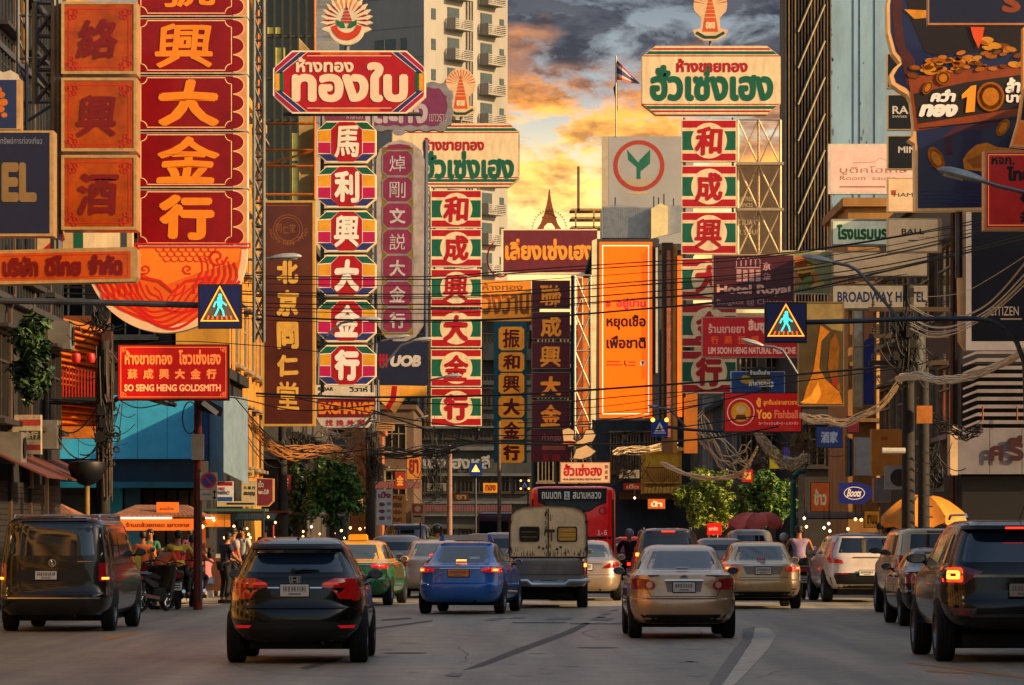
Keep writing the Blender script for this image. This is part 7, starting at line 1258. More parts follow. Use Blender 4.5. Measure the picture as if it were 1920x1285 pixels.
for nm, x, y0, dd, lb in (('a', 1703, 540, 90, 'tall dark concrete pole carrying pale cables at the right, nearer one'), ('b', 1732, 690, 94, 'dark concrete pole right behind the tall cable pole')):
    pl = pole('utility_pole', lb, x, y0 if nm == 'b' else 535, 1180, dd, .165 if nm == 'a' else .15, DKP, .12)
    if nm == 'a':
        hz = pz(560, dd)
        for q in range(3):
            z = pz(585 + q * 50, dd); MB().box(-.9, .9, -.16, -.04, z, z + .1).obj('cross_arm', M('#4a3a2a', .7, dirt=.4), pl)
            for xx in (-.8, -.4, .4, .8): MB().lathe([(0, 0), (.04, 0), (.02, .04), (.045, .06), (.02, .1), (.04, .12), (0, .16)], 8, c=(xx, -.1, z + .1)).obj('insulator', M('#4c2c1c', .3, coat=.6), pl)
        MB().lathe([(0, 0), (.26, 0), (.26, .8), (.2, .86), (0, .86)], 14, c=(.1, -.3, pz(700, dd))).obj('transformer', M('#3a3c3e', .6, dirt=.5), pl, smooth=True)
        MB().box(.15, .5, -.4, -.22, pz(795, dd), pz(762, dd)).obj('orange_box', M('#c0742c', .5, dirt=.4), pl); MB().tube([(-.1, -.3, pz(846, dd)), (-.62, -.34, pz(846, dd))], .07, 10).obj('security_camera', M('#c0bcb4', .4), pl, smooth=True)
        for q in range(14): MB().box(.3, .52, -.26, -.22, .3 + q * .24, .33 + q * .24).obj('climbing_rung', STEEL, pl)
pole('sign_pole', 'red and white banded post of the left pavement', 512, 985, 1120, 104, .04, M('#8a2418', .5)) 
pl = pole('lamp_post', 'ochre post topped by a big black bowl lamp at the left', 163, 905, 1150, 82, .07, M('#8a6a2c', .6, dirt=.4)); MB().lathe([(0, -.38), (.16, -.33), (.32, -.18), (.39, 0), (.37, .12), (0, .17)], 20, c=(0, 0, pl['h'] + .30)).obj('bowl_shade', M('#0e0e10', .5, dirt=.4), pl, smooth=True)
pl = empty('pipe_arch', (px(1487, 120), 120, 0), 0, 'teal and cream arched pipe beside the right hand tree', 'pipe')
MB().tube([(0, 0, 0), (0, 0, pz(905, 120)), (.04, 0, pz(893, 120)), (.2, 0, pz(884, 120)), (.38, 0, pz(882, 120))], .09, 10).obj('bent_pipe', M('#1e6c60', .5, dirt=.3), pl, smooth=True); MB().box(.17, .34, -.1, .1, .2, pz(890, 120)).obj('cream_post', M('#c0a484', .6, dirt=.3), pl)
# overhead cables
CB = M('#08080a', .6, dirt=.2); CW = M('#ecd0a0', .45, dirt=.3, scale=8); CG = M('#4a4038', .6, dirt=.3)
def smooth_pts(pts, n=8):
    out = []; K = len(pts)
    for i in range(K - 1):
        p0, p1, p2, p3 = pts[max(0, i - 1)], pts[i], pts[i + 1], pts[min(K - 1, i + 2)]
        for j in range(n):
            t = j / n; out.append(tuple(.5 * (2 * b + (c - a) * t + (2 * a - 5 * b + 4 * c - d_) * t * t + (3 * b - a - 3 * c + d_) * t ** 3) for a, b, c, d_ in zip(p0, p1, p2, p3)))
    out.append(pts[-1]); return out
def cable(pts, d0, d1, r, mat, label, group, name='overhead_cable'):
    x0, x1 = pts[0][0], pts[-1][0]; Q = [P(x, y, d0 + (d1 - d0) * (x - x0) / (x1 - x0 or 1)) for x, y in smooth_pts(pts)]
    o = MB().tube([q - Q[0] for q in Q], r * .72, 5).obj(name, mat, None, Q[0], smooth=True); return tag(o, label, 'cable', group)
main = [([(-30, 548), (250, 556), (480, 590), (700, 601), (960, 598), (1200, 580), (1440, 556), (1700, 500), (1960, 440)], .03), ([(255, 505), (480, 517), (800, 519), (960, 508), (1200, 492), (1440, 478), (1700, 440), (1960, 385)], .019), ([(255, 510), (480, 522), (800, 524), (960, 513), (1200, 499), (1440, 482), (1800, 425), (1960, 395)], .019),
    ([(-20, 538), (300, 540), (480, 547), (760, 552), (960, 546), (1200, 528), (1440, 509), (1700, 465), (1960, 402)], .02), ([(200, 542), (480, 552), (760, 557), (960, 552), (1200, 535), (1440, 517), (1700, 470), (1960, 410)], .016), ([(160, 546), (480, 568), (760, 571), (960, 567), (1200, 549), (1440, 527), (1700, 490), (1960, 425)], .02), ([(160, 552), (480, 576), (760, 580), (960, 578), (1200, 560), (1440, 540), (1700, 497), (1960, 430)], .02),
    ([(480, 738), (700, 745), (960, 740), (1200, 725), (1440, 707), (1700, 684), (1760, 670)], .036), ([(480, 743), (700, 752), (960, 760), (1200, 741), (1440, 722), (1690, 690)], .018), ([(560, 748), (700, 775), (860, 800), (960, 803), (1100, 796), (1240, 776), (1440, 730)], .02), ([(690, 790), (860, 812), (960, 817), (1150, 812), (1300, 798), (1420, 780)], .018), ([(700, 770), (850, 820), (960, 832), (1150, 833), (1330, 822), (1460, 800)], .03), ([(230, 650), (330, 640), (480, 648), (600, 660)], .014), ([(700, 850), (800, 852), (880, 832), (960, 826), (1080, 830)], .034), ([(215, 745), (260, 765), (330, 752), (430, 745), (560, 770), (700, 760)], .02), ([(440, 745), (520, 830), (600, 850), (700, 842)], .02), ([(970, 786), (1100, 778), (1240, 762), (1360, 740)], .014), ([(970, 793), (1110, 790), (1240, 770), (1360, 752)], .014), ([(960, 770), (1100, 765), (1240, 748), (1360, 725)], .012)]
g = random.Random(4)
main[7:7] = [([(x, y + dy) for x, y in base], .012) for base, dy in (([(-20, 545), (300, 549), (480, 560), (760, 566), (960, 560), (1200, 540), (1440, 520), (1700, 478), (1960, 415)], -6), ([(-20, 545), (300, 549), (480, 560), (760, 566), (960, 560), (1200, 540), (1440, 520), (1700, 478), (1960, 415)], 22), ([(250, 560), (480, 590), (760, 596), (960, 590), (1200, 570), (1440, 546), (1700, 505)], 9), ([(180, 525), (480, 532), (800, 536), (960, 528), (1200, 512), (1440, 495), (1700, 455), (1960, 400)], 0))]
for i, (pts, r) in enumerate(main):
    hi = i < 11; cable(pts, 92 + (i % 3), 88 + i % 4, r, CB, 'thin black cable strung across the whole street at sign height' if hi else 'black cable slung low across the street', 'black cables high across the street' if hi else 'black cables low across the street')
g = random.Random(21)
for i in range(9):
    dy = g.uniform(0, 78); cable([(1706, 560 + dy * .9), (1745, 582 + dy * .8), (1790, 588 + dy * .6), (1840, 572 + dy * .45), (1880, 535 + dy * .6), (1930, 470 + dy * .9)], 88, 62, .012, CW, 'pale cable sagging from the tall right pole towards the viewer', 'pale cables right of the cable pole')
cable([(1720, 558), (1800, 550), (1860, 520), (1930, 475)], 88, 62, .009, CW, 'pale cable sagging from the tall right pole towards the viewer', 'pale cables right of the cable pole')
def bundle(label, base, n, sp, d0, d1, r, mat, seed, jx=6):
    g = random.Random(seed); x0, x1 = base[0][0], base[-1][0]; mb = MB(); o0 = P(*base[0], d0)
    for i in range(n):
        off = g.uniform(-1, 1); ph = g.uniform(0, 6); Q = [P(x + g.uniform(-jx, jx) * .3, y + sp * (off + .35 * math.sin(j * 1.3 + ph)) * (.5 if j == 0 else 1), d0 + (d1 - d0) * (x - x0) / (x1 - x0 or 1) + g.uniform(-.2, .2)) - o0 for j, (x, y) in enumerate(smooth_pts(base, 4))]; mb.tube(Q, r * g.uniform(.7, 1.3), 4)
    o = mb.obj('cable_bundle', mat, None, o0); return tag(o, label, 'cables', None, 'stuff')
bundle('thick straw coloured bundle of telephone wires reaching the right edge', [(1680, 710), (1720, 704), (1760, 712), (1810, 708), (1860, 690), (1930, 655)], 34, 6, 88, 64, .013, CW, 1)
bundle('fan of pale wires curving beside the red fishball sign', [(1310, 795), (1335, 830), (1375, 868), (1405, 860)], 9, 26, 125, 125, .02, CW, 2, 14); bundle('loop of pale wires sagging over the right tree', [(1240, 868), (1285, 888), (1330, 897), (1380, 892), (1404, 868), (1420, 840)], 10, 4, 140, 128, .022, CW, 3)
bundle('dark and pale wires tangled under the red fishball sign', [(1420, 815), (1450, 850), (1480, 872), (1510, 860)], 16, 12, 118, 118, .02, CW, 4, 16); bundle('wires looping behind the tall poster', [(1500, 780), (1540, 786), (1590, 790), (1650, 760), (1700, 700)], 12, 8, 100, 92, .012, CW, 5)
bundle('grey wires spread under the exchange sign', [(600, 802), (640, 830), (690, 800), (705, 780)], 16, 20, 122, 118, .014, M('#7c8288', .5), 6, 14); bundle('wires along the left poles under the timber house', [(-20, 742), (80, 752), (200, 755), (240, 740), (330, 760)], 12, 4, 86, 84, .016, CG, 7); bundle('rusty sunlit wires under the brown vertical sign', [(455, 770), (490, 820), (540, 850), (600, 845), (660, 860)], 14, 12, 104, 112, .016, M('#a06a30', .5, dirt=.4), 8, 10)
bundle('bundle of wires left of the dark moderne building', [(700, 845), (760, 850), (820, 845), (860, 840)], 14, 9, 128, 128, .016, M('#28282a', .6), 9, 10); bundle('pale wires behind the cut-out board', [(1150, 850), (1200, 845), (1270, 838)], 9, 8, 155, 155, .018, CW, 10); bundle('dark wires round the meter boxes at right', [(1740, 780), (1775, 800), (1812, 812), (1840, 800)], 14, 12, 96, 96, .014, CB, 15, 14)
def tangle(label, x, y, rx, ry, d, n, mat, seed, r=.011):
    g = random.Random(seed); o0 = P(x, y, d); k = d / F; mb = MB()
    for i in range(n):
        a = Vector((g.gauss(0, rx * .30), g.uniform(-4, 4), g.gauss(0, ry * .5))) * k; b = Vector((g.gauss(0, rx * (.30 if i % 3 else 1.1)), g.uniform(-4, 4), g.gauss(0, ry * .5))) * k; L_ = (b - a).length
        sag = L_ * g.uniform(.1, .5) + g.uniform(0, 8) * k; w = g.uniform(-5, 5) * k
        mb.tube([a.lerp(b, t) + Vector((w * math.sin(math.pi * t), 0, -sag * 4 * t * (1 - t))) for t in [q / 9 for q in range(10)]], r * g.uniform(.6, 1.5), 4)
        if i % 9 == 0: rr = g.uniform(4, 11) * k; mb.tube([a + Vector((rr * math.cos(q * .7), .02 * q, rr * math.sin(q * .7) - rr)) for q in range(19)], r, 4)
        if i % 14 == 0: mb.box(a.x - .07, a.x + .07, a.y - .05, a.y + .05, a.z - .12, a.z + .08)
    o = mb.obj('cable_tangle', mat, None, o0); return tag(o, label, 'cables', None, 'stuff')
for a in (('tangle of black wires on the left pole below the timber house', 198, 800, 30, 55, 83.6, 60, CB, 1), ('tangle of dark wires on the pole behind the brown vertical sign', 560, 830, 55, 30, 111, 70, M('#1e2018', .6), 2), ('black wire mess hanging left of the copper wall', 700, 850, 22, 60, 125, 60, CB, 3), ('black wire mess at the pale pole by the moderne building', 815, 880, 26, 60, 148, 70, CB, 4), ('mass of wires round the tall cable pole on the right', 1702, 640, 34, 70, 89.4, 130, M('#1c1814', .6), 5), ('sunlit wire clutter right of the trees', 1500, 830, 40, 40, 119, 60, M('#8a6a3c', .6, dirt=.5), 6), ('dark wire clutter behind the fishball sign', 1440, 850, 45, 20, 150, 40, CB, 7), ('wire clutter between the restaurant sign and the yellow balcony', 1165, 860, 45, 32, 158, 70, M('#4a3c2c', .6, dirt=.5), 8), ('wire clutter around the timber house corner', 200, 690, 16, 60, 89, 40, M('#2c1c10', .6), 9), ('wire clutter under the orange sign box', 1745, 870, 30, 50, 95, 60, CB, 10), ('dark wires and lamps under the round medallion', 188, 600, 28, 22, 80, 40, CB, 11)): tangle(*a)
# ---------------- trees ----------------
def tree(label, cx, cy, rx, ry, d, n, cols, seed, name='street_tree', leaf=.075, trunk=True, cat='tree', ztop=0):
    g = random.Random(seed); k = d / F; c = P(cx, cy, d); root = empty(name, (c.x, d, .0 if trunk else c.z - ry * k), 0, label, cat); oz = c.z - root.location.z; X, Z = rx * k, ry * k; Y = X
    if trunk:
        mb = MB().tube([(0, 0, 0), (.05, 0, oz * .4), (-.04, 0, oz * .8), (0, 0, oz + Z * .3)], .11, 8, r2=.05)
        for i in range(7): a = g.uniform(0, 6.3); mb.tube([(0, 0, oz * .75), (math.cos(a) * X * .4, math.sin(a) * Y * .4, oz), (math.cos(a) * X * .75, math.sin(a) * Y * .7, oz + Z * g.uniform(-.1, .6))], .045, 5, r2=.015)
        mb.obj('trunk', M('#3a2c20', .85, dirt=.5), root)
    cl = []
    for i in range(64):
        a, b = g.uniform(0, 2 * math.pi), g.uniform(-1, 1); r_ = g.uniform(.3, 1.25) ** .7; s_ = math.sqrt(1 - b * b)
        cl.append((math.cos(a) * s_ * X * r_ * .86, math.sin(a) * s_ * Y * r_ * .86, b * Z * r_ * .86, g.uniform(.10, .30)))
    parts = [MB() for _ in cols]
    for i in range(n):
        q = cl[g.randrange(len(cl))]; r_ = q[3] * (X + Z) / 2; v = Vector((g.gauss(0, 1), g.gauss(0, 1), g.gauss(0, 1))).normalized() * r_ * g.uniform(.3, 1.25)
        p = Vector(q[:3]) + v + Vector((0, 0, oz)); nrm = (v.normalized() + Vector((g.uniform(-.6, .6), g.uniform(-.6, .6), g.uniform(.1, .9)))).normalized()
        u = nrm.orthogonal().normalized(); u.rotate(Matrix.Rotation(g.uniform(0, 6.3), 3, nrm)); w = nrm.cross(u); L_ = leaf * g.uniform(.5, 1.5)
        parts[g.randrange(len(cols))].add([p - u * L_, p - w * L_ * .42 + nrm * .01, p + u * L_, p + w * L_ * .42 + nrm * .01], [(0, 1, 2, 3)])
    for m_, c_ in zip(parts, cols): o = m_.obj('crown', M(c_, .45, dirt=.3, spec=.4), root); o['kind'] = 'stuff'
    return root
tree('bushy dark green street tree behind the yellow green taxi on the left', 622, 918, 62, 66, 121, 9000, ('#2c5a1c', '#3c6c24', '#1c3c14', '#5a8a34'), 1); tree('smaller dark tree overlapping the left street tree', 562, 925, 40, 56, 126, 4500, ('#1c4018', '#2c5420', '#142c10'), 2)
tree('sunlit yellow green tree below the pale wire loop on the right', 1326, 938, 62, 56, 146, 10000, ('#7c8c1c', '#98a024', '#5c7818', '#3c5814'), 3, leaf=.085); tree('darker green tree right of the sunlit yellow green tree', 1428, 932, 60, 50, 143, 9000, ('#3c6418', '#4c7420', '#284814', '#6c8424'), 4, leaf=.085)
tree('leafy vine climbing the dark wall at the left edge', 58, 672, 34, 92, 75.2, 3600, ('#1c3414', '#2c4820', '#14240f', '#3c5c24'), 5, name='climbing_vine', leaf=.085, trunk=False, cat='plant')
tree('low green bush between the market stalls and the left tree', 545, 985, 30, 18, 128, 900, ('#1c4018', '#2c5420'), 6, name='bush', trunk=False, cat='plant')
# ---------------- people ----------------
SKIN = M('#a0653f', .55, dirt=.1); HAIR = M('#0b0908', .5, dirt=.1)
def skin_mesh(name, verts, edges, radii, mat, parent, root=0, sub=1):
    me = bpy.data.meshes.new(name); me.from_pydata(verts, edges, []); o = bpy.data.objects.new(name, me); COL.objects.link(o); o.parent = parent; me.materials.append(mat)
    o.modifiers.new('skin', 'SKIN').use_smooth_shade = True; ly = me.skin_vertices[0].data if me.skin_vertices else None
    if ly is None: ly = me.attributes
    for i, r_ in enumerate(radii): me.skin_vertices[0].data[i].radius = (r_, r_ * .85) if isinstance(r_, float) else r_; me.skin_vertices[0].data[i].use_root = (i == root)
    o.modifiers.new('sub', 'SUBSURF').levels = sub; o.modifiers['sub'].render_levels = 2; return o
POSE = {
 'stand': dict(pel=(0, 0, .93), che=(0, .02, 1.28), nek=(0, 0, 1.46), hed=(0, .02, 1.60), sh=(.18, 0, 1.40), el=(.24, .0, 1.13), ha=(.22, .10, .88), hip=(.09, 0, .90), kn=(.10, .02, .50), ft=(.10, 0, .08)),
 'carry': dict(pel=(0, 0, .93), che=(0, .06, 1.26), nek=(0, .07, 1.43), hed=(0, .12, 1.56), sh=(.18, .04, 1.37), el=(.24, .10, 1.12), ha=(.14, .34, 1.02), hip=(.09, 0, .90), kn=(.10, .06, .50), ft=(.10, -.02, .08)),
 'bend': dict(pel=(0, -.05, .88), che=(0, .22, 1.12), nek=(0, .34, 1.22), hed=(0, .44, 1.30), sh=(.18, .28, 1.18), el=(.2, .38, .92), ha=(.14, .50, .74), hip=(.09, -.05, .86), kn=(.10, .06, .48), ft=(.10, -.02, .08)),
 'ride': dict(pel=(0, 0, .80), che=(0, .08, 1.16), nek=(0, .10, 1.34), hed=(0, .12, 1.48), sh=(.19, .08, 1.28), el=(.30, .24, 1.06), ha=(.28, .50, 1.00), hip=(.11, .02, .78), kn=(.22, .40, .66), ft=(.20, .14, .28)),
 'sit': dict(pel=(0, 0, .50), che=(0, .05, .86), nek=(0, .06, 1.04), hed=(0, .10, 1.18), sh=(.18, .05, .98), el=(.22, .16, .76), ha=(.12, .34, .70), hip=(.10, .02, .48), kn=(.14, .42, .46), ft=(.14, .42, .08))}
def person(label, loc, rz, pose, shirt, trousers, hair='short', sleeve=1, h=1., vest=None, helmet=None, shorts=False, name='person'):
    p = POSE[pose]; r = empty(name, loc, rz, label, 'person'); r.scale = (h, h, h); V = []; E_ = []; Rr = []
    def v(c, rad, par=None):
        V.append(tuple(c)); Rr.append(rad)
        if par is not None: E_.append((par, len(V) - 1))
        return len(V) - 1
    mid = [(a + b) / 2 for a, b in zip(p['pel'], p['che'])]
    a = v(p['pel'], (.13, .095)); m = v(mid, (.12, .085), a); c = v(p['che'], (.145, .10), m); n = v(p['nek'], .052, c); hb = v([p['hed'][0], p['hed'][1], p['hed'][2] - .05], (.065, .07), n); v([p['hed'][0], p['hed'][1], p['hed'][2] + .06], (.075, .088), hb)
    for sg in (1, -1):
        f = lambda q: (q[0] * sg, q[1], q[2]); s_ = v(f(p['sh']), .058, c); e = v(f(p['el']), .042, s_); w = v(f(p['ha']), .03, e)
        d_ = (Vector(p['ha']) - Vector(p['el'])).normalized(); v(f(Vector(p['ha']) + d_ * .07), (.04, .018), w)
        hp = v(f(p['hip']), .088, a); kn = v(f(p['kn']), .058, hp); ft = v(f(p['ft']), .04, kn); v(f((p['ft'][0], p['ft'][1] + .15, p['ft'][2] - .04)), .035, ft)
    b = skin_mesh('body', V, E_, Rr, SKIN, r)
    for sg in (1, -1):      # fingers
        d_ = (Vector(p['ha']) - Vector(p['el'])).normalized(); s0 = Vector(p['ha']) + d_ * .09; mb = MB()
        for q in range(4): o_ = Vector((0, 0, 1)).cross(d_) * (q - 1.5) * .019; L_ = (.052, .064, .06, .046)[q]; mb.tube([s0 + o_, s0 + o_ + d_ * L_ * .55 + Vector((0, 0, -.006)), s0 + o_ + d_ * L_ + Vector((0, 0, -.022))], .008, 5, r2=.006)
        t0 = Vector(p['ha']) + d_ * .03; mb.tube([t0 + Vector((-.03, 0, 0)), t0 + Vector((-.05, 0, 0)) + d_ * .04], .009, 5); mb.v = [(x * sg, y, z) for x, y, z in mb.v]; mb.obj('fingers', SKIN, b)
    # face and hair
    hx, hy, hz = p['hed']; mb = MB().lathe([(0, .03), (.013, .0), (.016, -.03), (0, -.04)], 8, c=(hx, hy + .088, hz + .01)); mb.obj('nose', SKIN, b, smooth=True)
    for sg in (1, -1): MB().lathe([(0, .008), (.011, .0), (0, -.008)], 8, c=(hx + sg * .03, hy + .083, hz + .032)).obj('eye', HAIR, b); MB().lathe([(0, .03), (.014, .01), (.012, -.02), (0, -.03)], 8, c=(hx + sg * .078, hy, hz + .0)).obj('ear', SKIN, b)
    MB().box(hx - .024, hx + .024, hy + .078, hy + .086, hz - .044, hz - .036).obj('mouth', M('#6a2c24', .6), b)
    if helmet: MB().lathe([(.1, -.07), (.125, -.02), (.13, .05), (.11, .11), (.06, .15), (0, .165)], 18, c=(hx, hy, hz)).obj('helmet', M(helmet, .25, coat=.8, dirt=.1), r, smooth=True)
    else: MB().lathe([(.088, -.04) if hair == 'long' else (.086, .02), (.094, .04), (.09, .08), (.06, .115), (0, .128)], 16, c=(hx, hy - .012, hz)).obj('hair', HAIR, r, smooth=True); MB().lathe([(0, -.08), (.07, -.06), (.085, 0), (.06, .07), (0, .09)], 12, c=(hx, hy - .03, hz + .02)).obj('hair', HAIR, r, smooth=True)
    # shirt and trousers follow the body
    V, E_, Rr = [], [], []; low = [p['pel'][0], p['pel'][1], p['pel'][2] - .03]
    a = v(low, (.15, .115)); m = v(mid, (.14, .105), a); c = v(p['che'], (.165, .12), m); v([p['nek'][0], p['nek'][1] - .01, p['nek'][2] - .05], .075, c)
    for sg in (1, -1):
        f = lambda q: (q[0] * sg, q[1], q[2]); s_ = v(f(p['sh']), .078, c)
        if sleeve: v(f([x + (y - x) * (.95 if sleeve == 2 else .7) for x, y in zip(p['sh'], p['el'])]), .066, s_)
        if sleeve == 2: v(f([x + (y - x) * .9 for x, y in zip(p['el'], p['ha'])]), .045, len(V) - 1)
    skin_mesh('shirt', V, E_, Rr, M(shirt, .8, dirt=.2, scale=5), r)
    V, E_, Rr = [], [], []; a = v(p['pel'], (.145, .11))
    for sg in (1, -1):
        f = lambda q: (q[0] * sg, q[1], q[2]); hp = v(f(p['hip']), .102, a); kn = v(f(p['kn']), .076, hp)
        if not shorts: v(f((p['ft'][0], p['ft'][1], p['ft'][2] + .04)), .06, kn)
        MB().box(p['ft'][0] * sg - .045, p['ft'][0] * sg + .045, p['ft'][1] - .07, p['ft'][1] + .2, p['ft'][2] - .08, p['ft'][2] - .005).obj('shoe', TRIM, r)
    skin_mesh('trousers', V, E_, Rr, M(trousers, .8, dirt=.3, scale=5), r)
    if vest:
        V, E_, Rr = [], [], []; a = v([mid[0], mid[1], mid[2] - .06], (.155, .12)); m = v(mid, (.155, .12), a); c = v(p['che'], (.18, .135), m); v([p['nek'][0], p['nek'][1] - .01, p['nek'][2] - .07], .10, c)
        vo = skin_mesh('vest', V, E_, Rr, M(vest, .6, em=.06, dirt=.15), r); y = p['che'][1] - .15
        MB().box(-.09, .09, y - .012, y, p['che'][2] + .03, p['che'][2] + .11).obj('reflective_patch', M('#d8c834', .5, em=.1), vo); MB().box(-.12, .12, mid[1] - .14, mid[1] - .125, mid[2] - .06, mid[2] + .0).obj('reflective_patch', M('#d8c834', .5, em=.1), vo)
    return r
def at(x, d, z=0): return ((x - 960) / F * d, d, z)
# motorbikes
def motorbike(label, loc, rz, col, plate=True, tilt=0, box=None, name='motorcycle', lit=False):
    r = empty(name, loc, rz, label, 'motorcycle', 'motorcycles in the street'); r.rotation_euler[1] = tilt
    for y in (-.62, .62):
        w = MB().lathe([(.22, -.04), (.27, -.045), (.29, -.02), (.29, .02), (.27, .045), (.22, .04)], 22, c=(0, y, .29), axis='x').obj('wheel', RUBBER, r, smooth=True); mb = MB().lathe([(.22, -.02), (.225, .02), (.2, .02), (.2, -.02)], 20, c=(0, y, .29), axis='x')
        for q in range(8): a = q * math.pi / 4; mb.tube([(0, y, .29), (0, y + .21 * math.cos(a), .29 + .21 * math.sin(a))], .008, 4)
        mb.obj('rim', CHROME, w)
    pr = lambda pts, w: [(-w / 2, y, z) for y, z in pts]
    def slab(nm, pts, w, mat, bev=.03):
        n = len(pts); cy = sum(p[0] for p in pts) / n; cz = sum(p[1] for p in pts) / n; V = [(-w / 2, cy + (y - cy) * .86, cz + (z - cz) * .86) for y, z in pts] + [(-w / 2 + bev, y, z) for y, z in pts] + [(w / 2 - bev, y, z) for y, z in pts] + [(w / 2, cy + (y - cy) * .86, cz + (z - cz) * .86) for y, z in pts]
        f = [tuple(range(n)), tuple(range(3 * n, 4 * n))[::-1]] + [(k * n + i, k * n + (i + 1) % n, (k + 1) * n + (i + 1) % n, (k + 1) * n + i) for k in range(3) for i in range(n)]; return MB().add(V, f).obj(nm, mat, r, smooth=True)
    pm = M(col, .3, coat=.8, dirt=.2); slab('tail_fairing', [(-.85, .78), (-.1, .62), (-.05, .50), (-.4, .52), (-.85, .68)], .24, pm); slab('leg_shield', [(.30, .40), (.48, .95), (.56, .93), (.46, .38)], .42, pm); slab('seat', [(-.72, .80), (-.5, .84), (-.05, .76), (-.05, .68), (-.72, .74)], .26, TRIM); slab('engine', [(-.3, .5), (.3, .5), (.32, .22), (-.3, .22)], .24, UNDER); slab('rear_mudguard', [(-.95, .5), (-.8, .66), (-.6, .64), (-.75, .45)], .16, TRIM)
    mb = MB().tube([(-.36, .42, 1.04), (-.2, .46, 1.06), (0, .50, 1.0), (.2, .46, 1.06), (.36, .42, 1.04)], .016, 6); mb.tube([(0, .50, 1.0), (0, .62, .3)], .03, 6); mb.tube([(-.13, -.62, .29), (-.13, .0, .42)], .03, 6); o = mb.obj('handlebar', STEEL, r)
    for sg in (1, -1): MB().tube([(sg * .28, .46, 1.05), (sg * .34, .42, 1.22)], .007, 4).obj('mirror_stem', TRIM, o); MB().lathe([(0, -.012), (.055, -.01), (.055, .01), (0, .012)], 12, c=(sg * .35, .42, 1.26), axis='y').obj('mirror', CHROME, o)
    MB().box(-.09, .09, -.9, -.85, .68, .76).obj('tail_light', LIT if lit else LENS, r); MB().tube([(.13, -.1, .3), (.14, -.5, .34), (.15, -.95, .40)], .04, 8).obj('exhaust', CHROME, r, smooth=True)
    if plate: o = MB().box(-.11, .11, -.97, -.955, .42, .60).obj('licence_plate', PLATE, r); mb = MB(); [mb.box(-.08, .08, -.974, -.97, .57 - q * .055, .595 - q * .055) for q in range(3)]; mb.obj('plate_characters', INK, o)
    if box: o = MB().box(-.24, .24, -1.0, -.55, .86, 1.26).obj('delivery_box', M(box, .5, dirt=.2), r); MB().box(-.25, .25, -1.01, -.54, 1.18, 1.20).obj('box_lid_seam', TRIM, o)
    return r
motorbike('dark motorcycle with a slanted white plate, nearest the brown van', at(288, 83.5), -.35, '#14100f', tilt=.1); motorbike('red motorcycle parked behind the nearest one by the van', at(303, 86.5), -.25, '#8c1414', tilt=-.06); motorbike('black scooter under the rider in the red vest', at(334, 86), .05, '#121010'); motorbike('grey scooter with chrome mirrors right of the red vest rider', at(362, 88), .15, '#3c3c40', tilt=.08); motorbike('motorcycle with an orange box close to the left stall', at(262, 90), -.5, '#a85a14', box=None)
person('rider in a red vest with yellow patches on a black scooter, seen from behind', at(334, 86, .02), .1, 'ride', '#c8a03c', '#0c0c0e', vest='#d0241a', h=1.05); person('orange shirted person bending over a red motorcycle', at(296, 85.8, .0), -.7, 'bend', '#c8501c', '#1a1210', sleeve=2); person('stall keeper in a green top under the tiled market roof', at(282, 92, .1), 3.0, 'stand', '#2c6c50', '#1c1c1c', vest='#c06c1c', h=.95)
person('person in a red and yellow vest and face mask facing right', at(437, 95.5, 0), -1.0, 'stand', '#a0908c', '#1a1c24', vest='#c82418', h=1.03); person('person in a dark blue shirt leaning forward beside the red vest', at(421, 93.5, 0), -.9, 'carry', '#1a1830', '#14161c', sleeve=1, h=.98); person('person seated at the stall with pink striped clothes', at(388, 97, 0), .8, 'sit', '#b86a70', '#2c3c5c'); person('shopper standing between the stall and the scooters', at(356, 99, .1), .4, 'stand', '#5c2440', '#241c1c', h=.96)
motorbike('scooter with a red tail lamp right of the red bus', at(1180, 118), .0, '#121014', lit=True); person('helmeted rider in black right of the champagne sedan', at(1180, 118, .02), 0, 'ride', '#101014', '#0c0c10', helmet='#8c94a0', sleeve=2, h=1.06)
motorbike('dark blue motorcycle under the lavender shirted rider', at(1503, 99), .0, '#1c1a4c'); person('rider in a sleeveless lavender shirt between the golden sedan and white crossover', at(1499, 99, .04), 0, 'ride', '#8c7898', '#1a1a24', sleeve=0, h=1.12)
person('person in a pale cap beyond the golden sedan', at(1470, 112, 0), .2, 'stand', '#3c2c4c', '#1c1c20', helmet='#a8a8b4', h=.93); person('dark haired head behind the white crossover, by the orange umbrella', at(1650, 101, .14), .3, 'stand', '#1c2030', '#14141a', h=1.02); person('second dark haired person behind the white crossover', at(1664, 103, .14), -.4, 'stand', '#40201c', '#14141a', h=.97); person('motorcyclist in a green jacket over the pale pinkish sedan', at(820, 109, .15), 0, 'ride', '#98a850', '#14141a', helmet='#1c1410', h=1.06); person('rider with bare head left of the blue taxi roof sign', at(821, 92, .1), 0, 'ride', '#3c1c14', '#14141a', h=1.08) if 0 else None
motorbike('motorcycle hidden among the cars left of the blue taxi', at(820, 109, .13 - .13), 0, '#1c1c20')
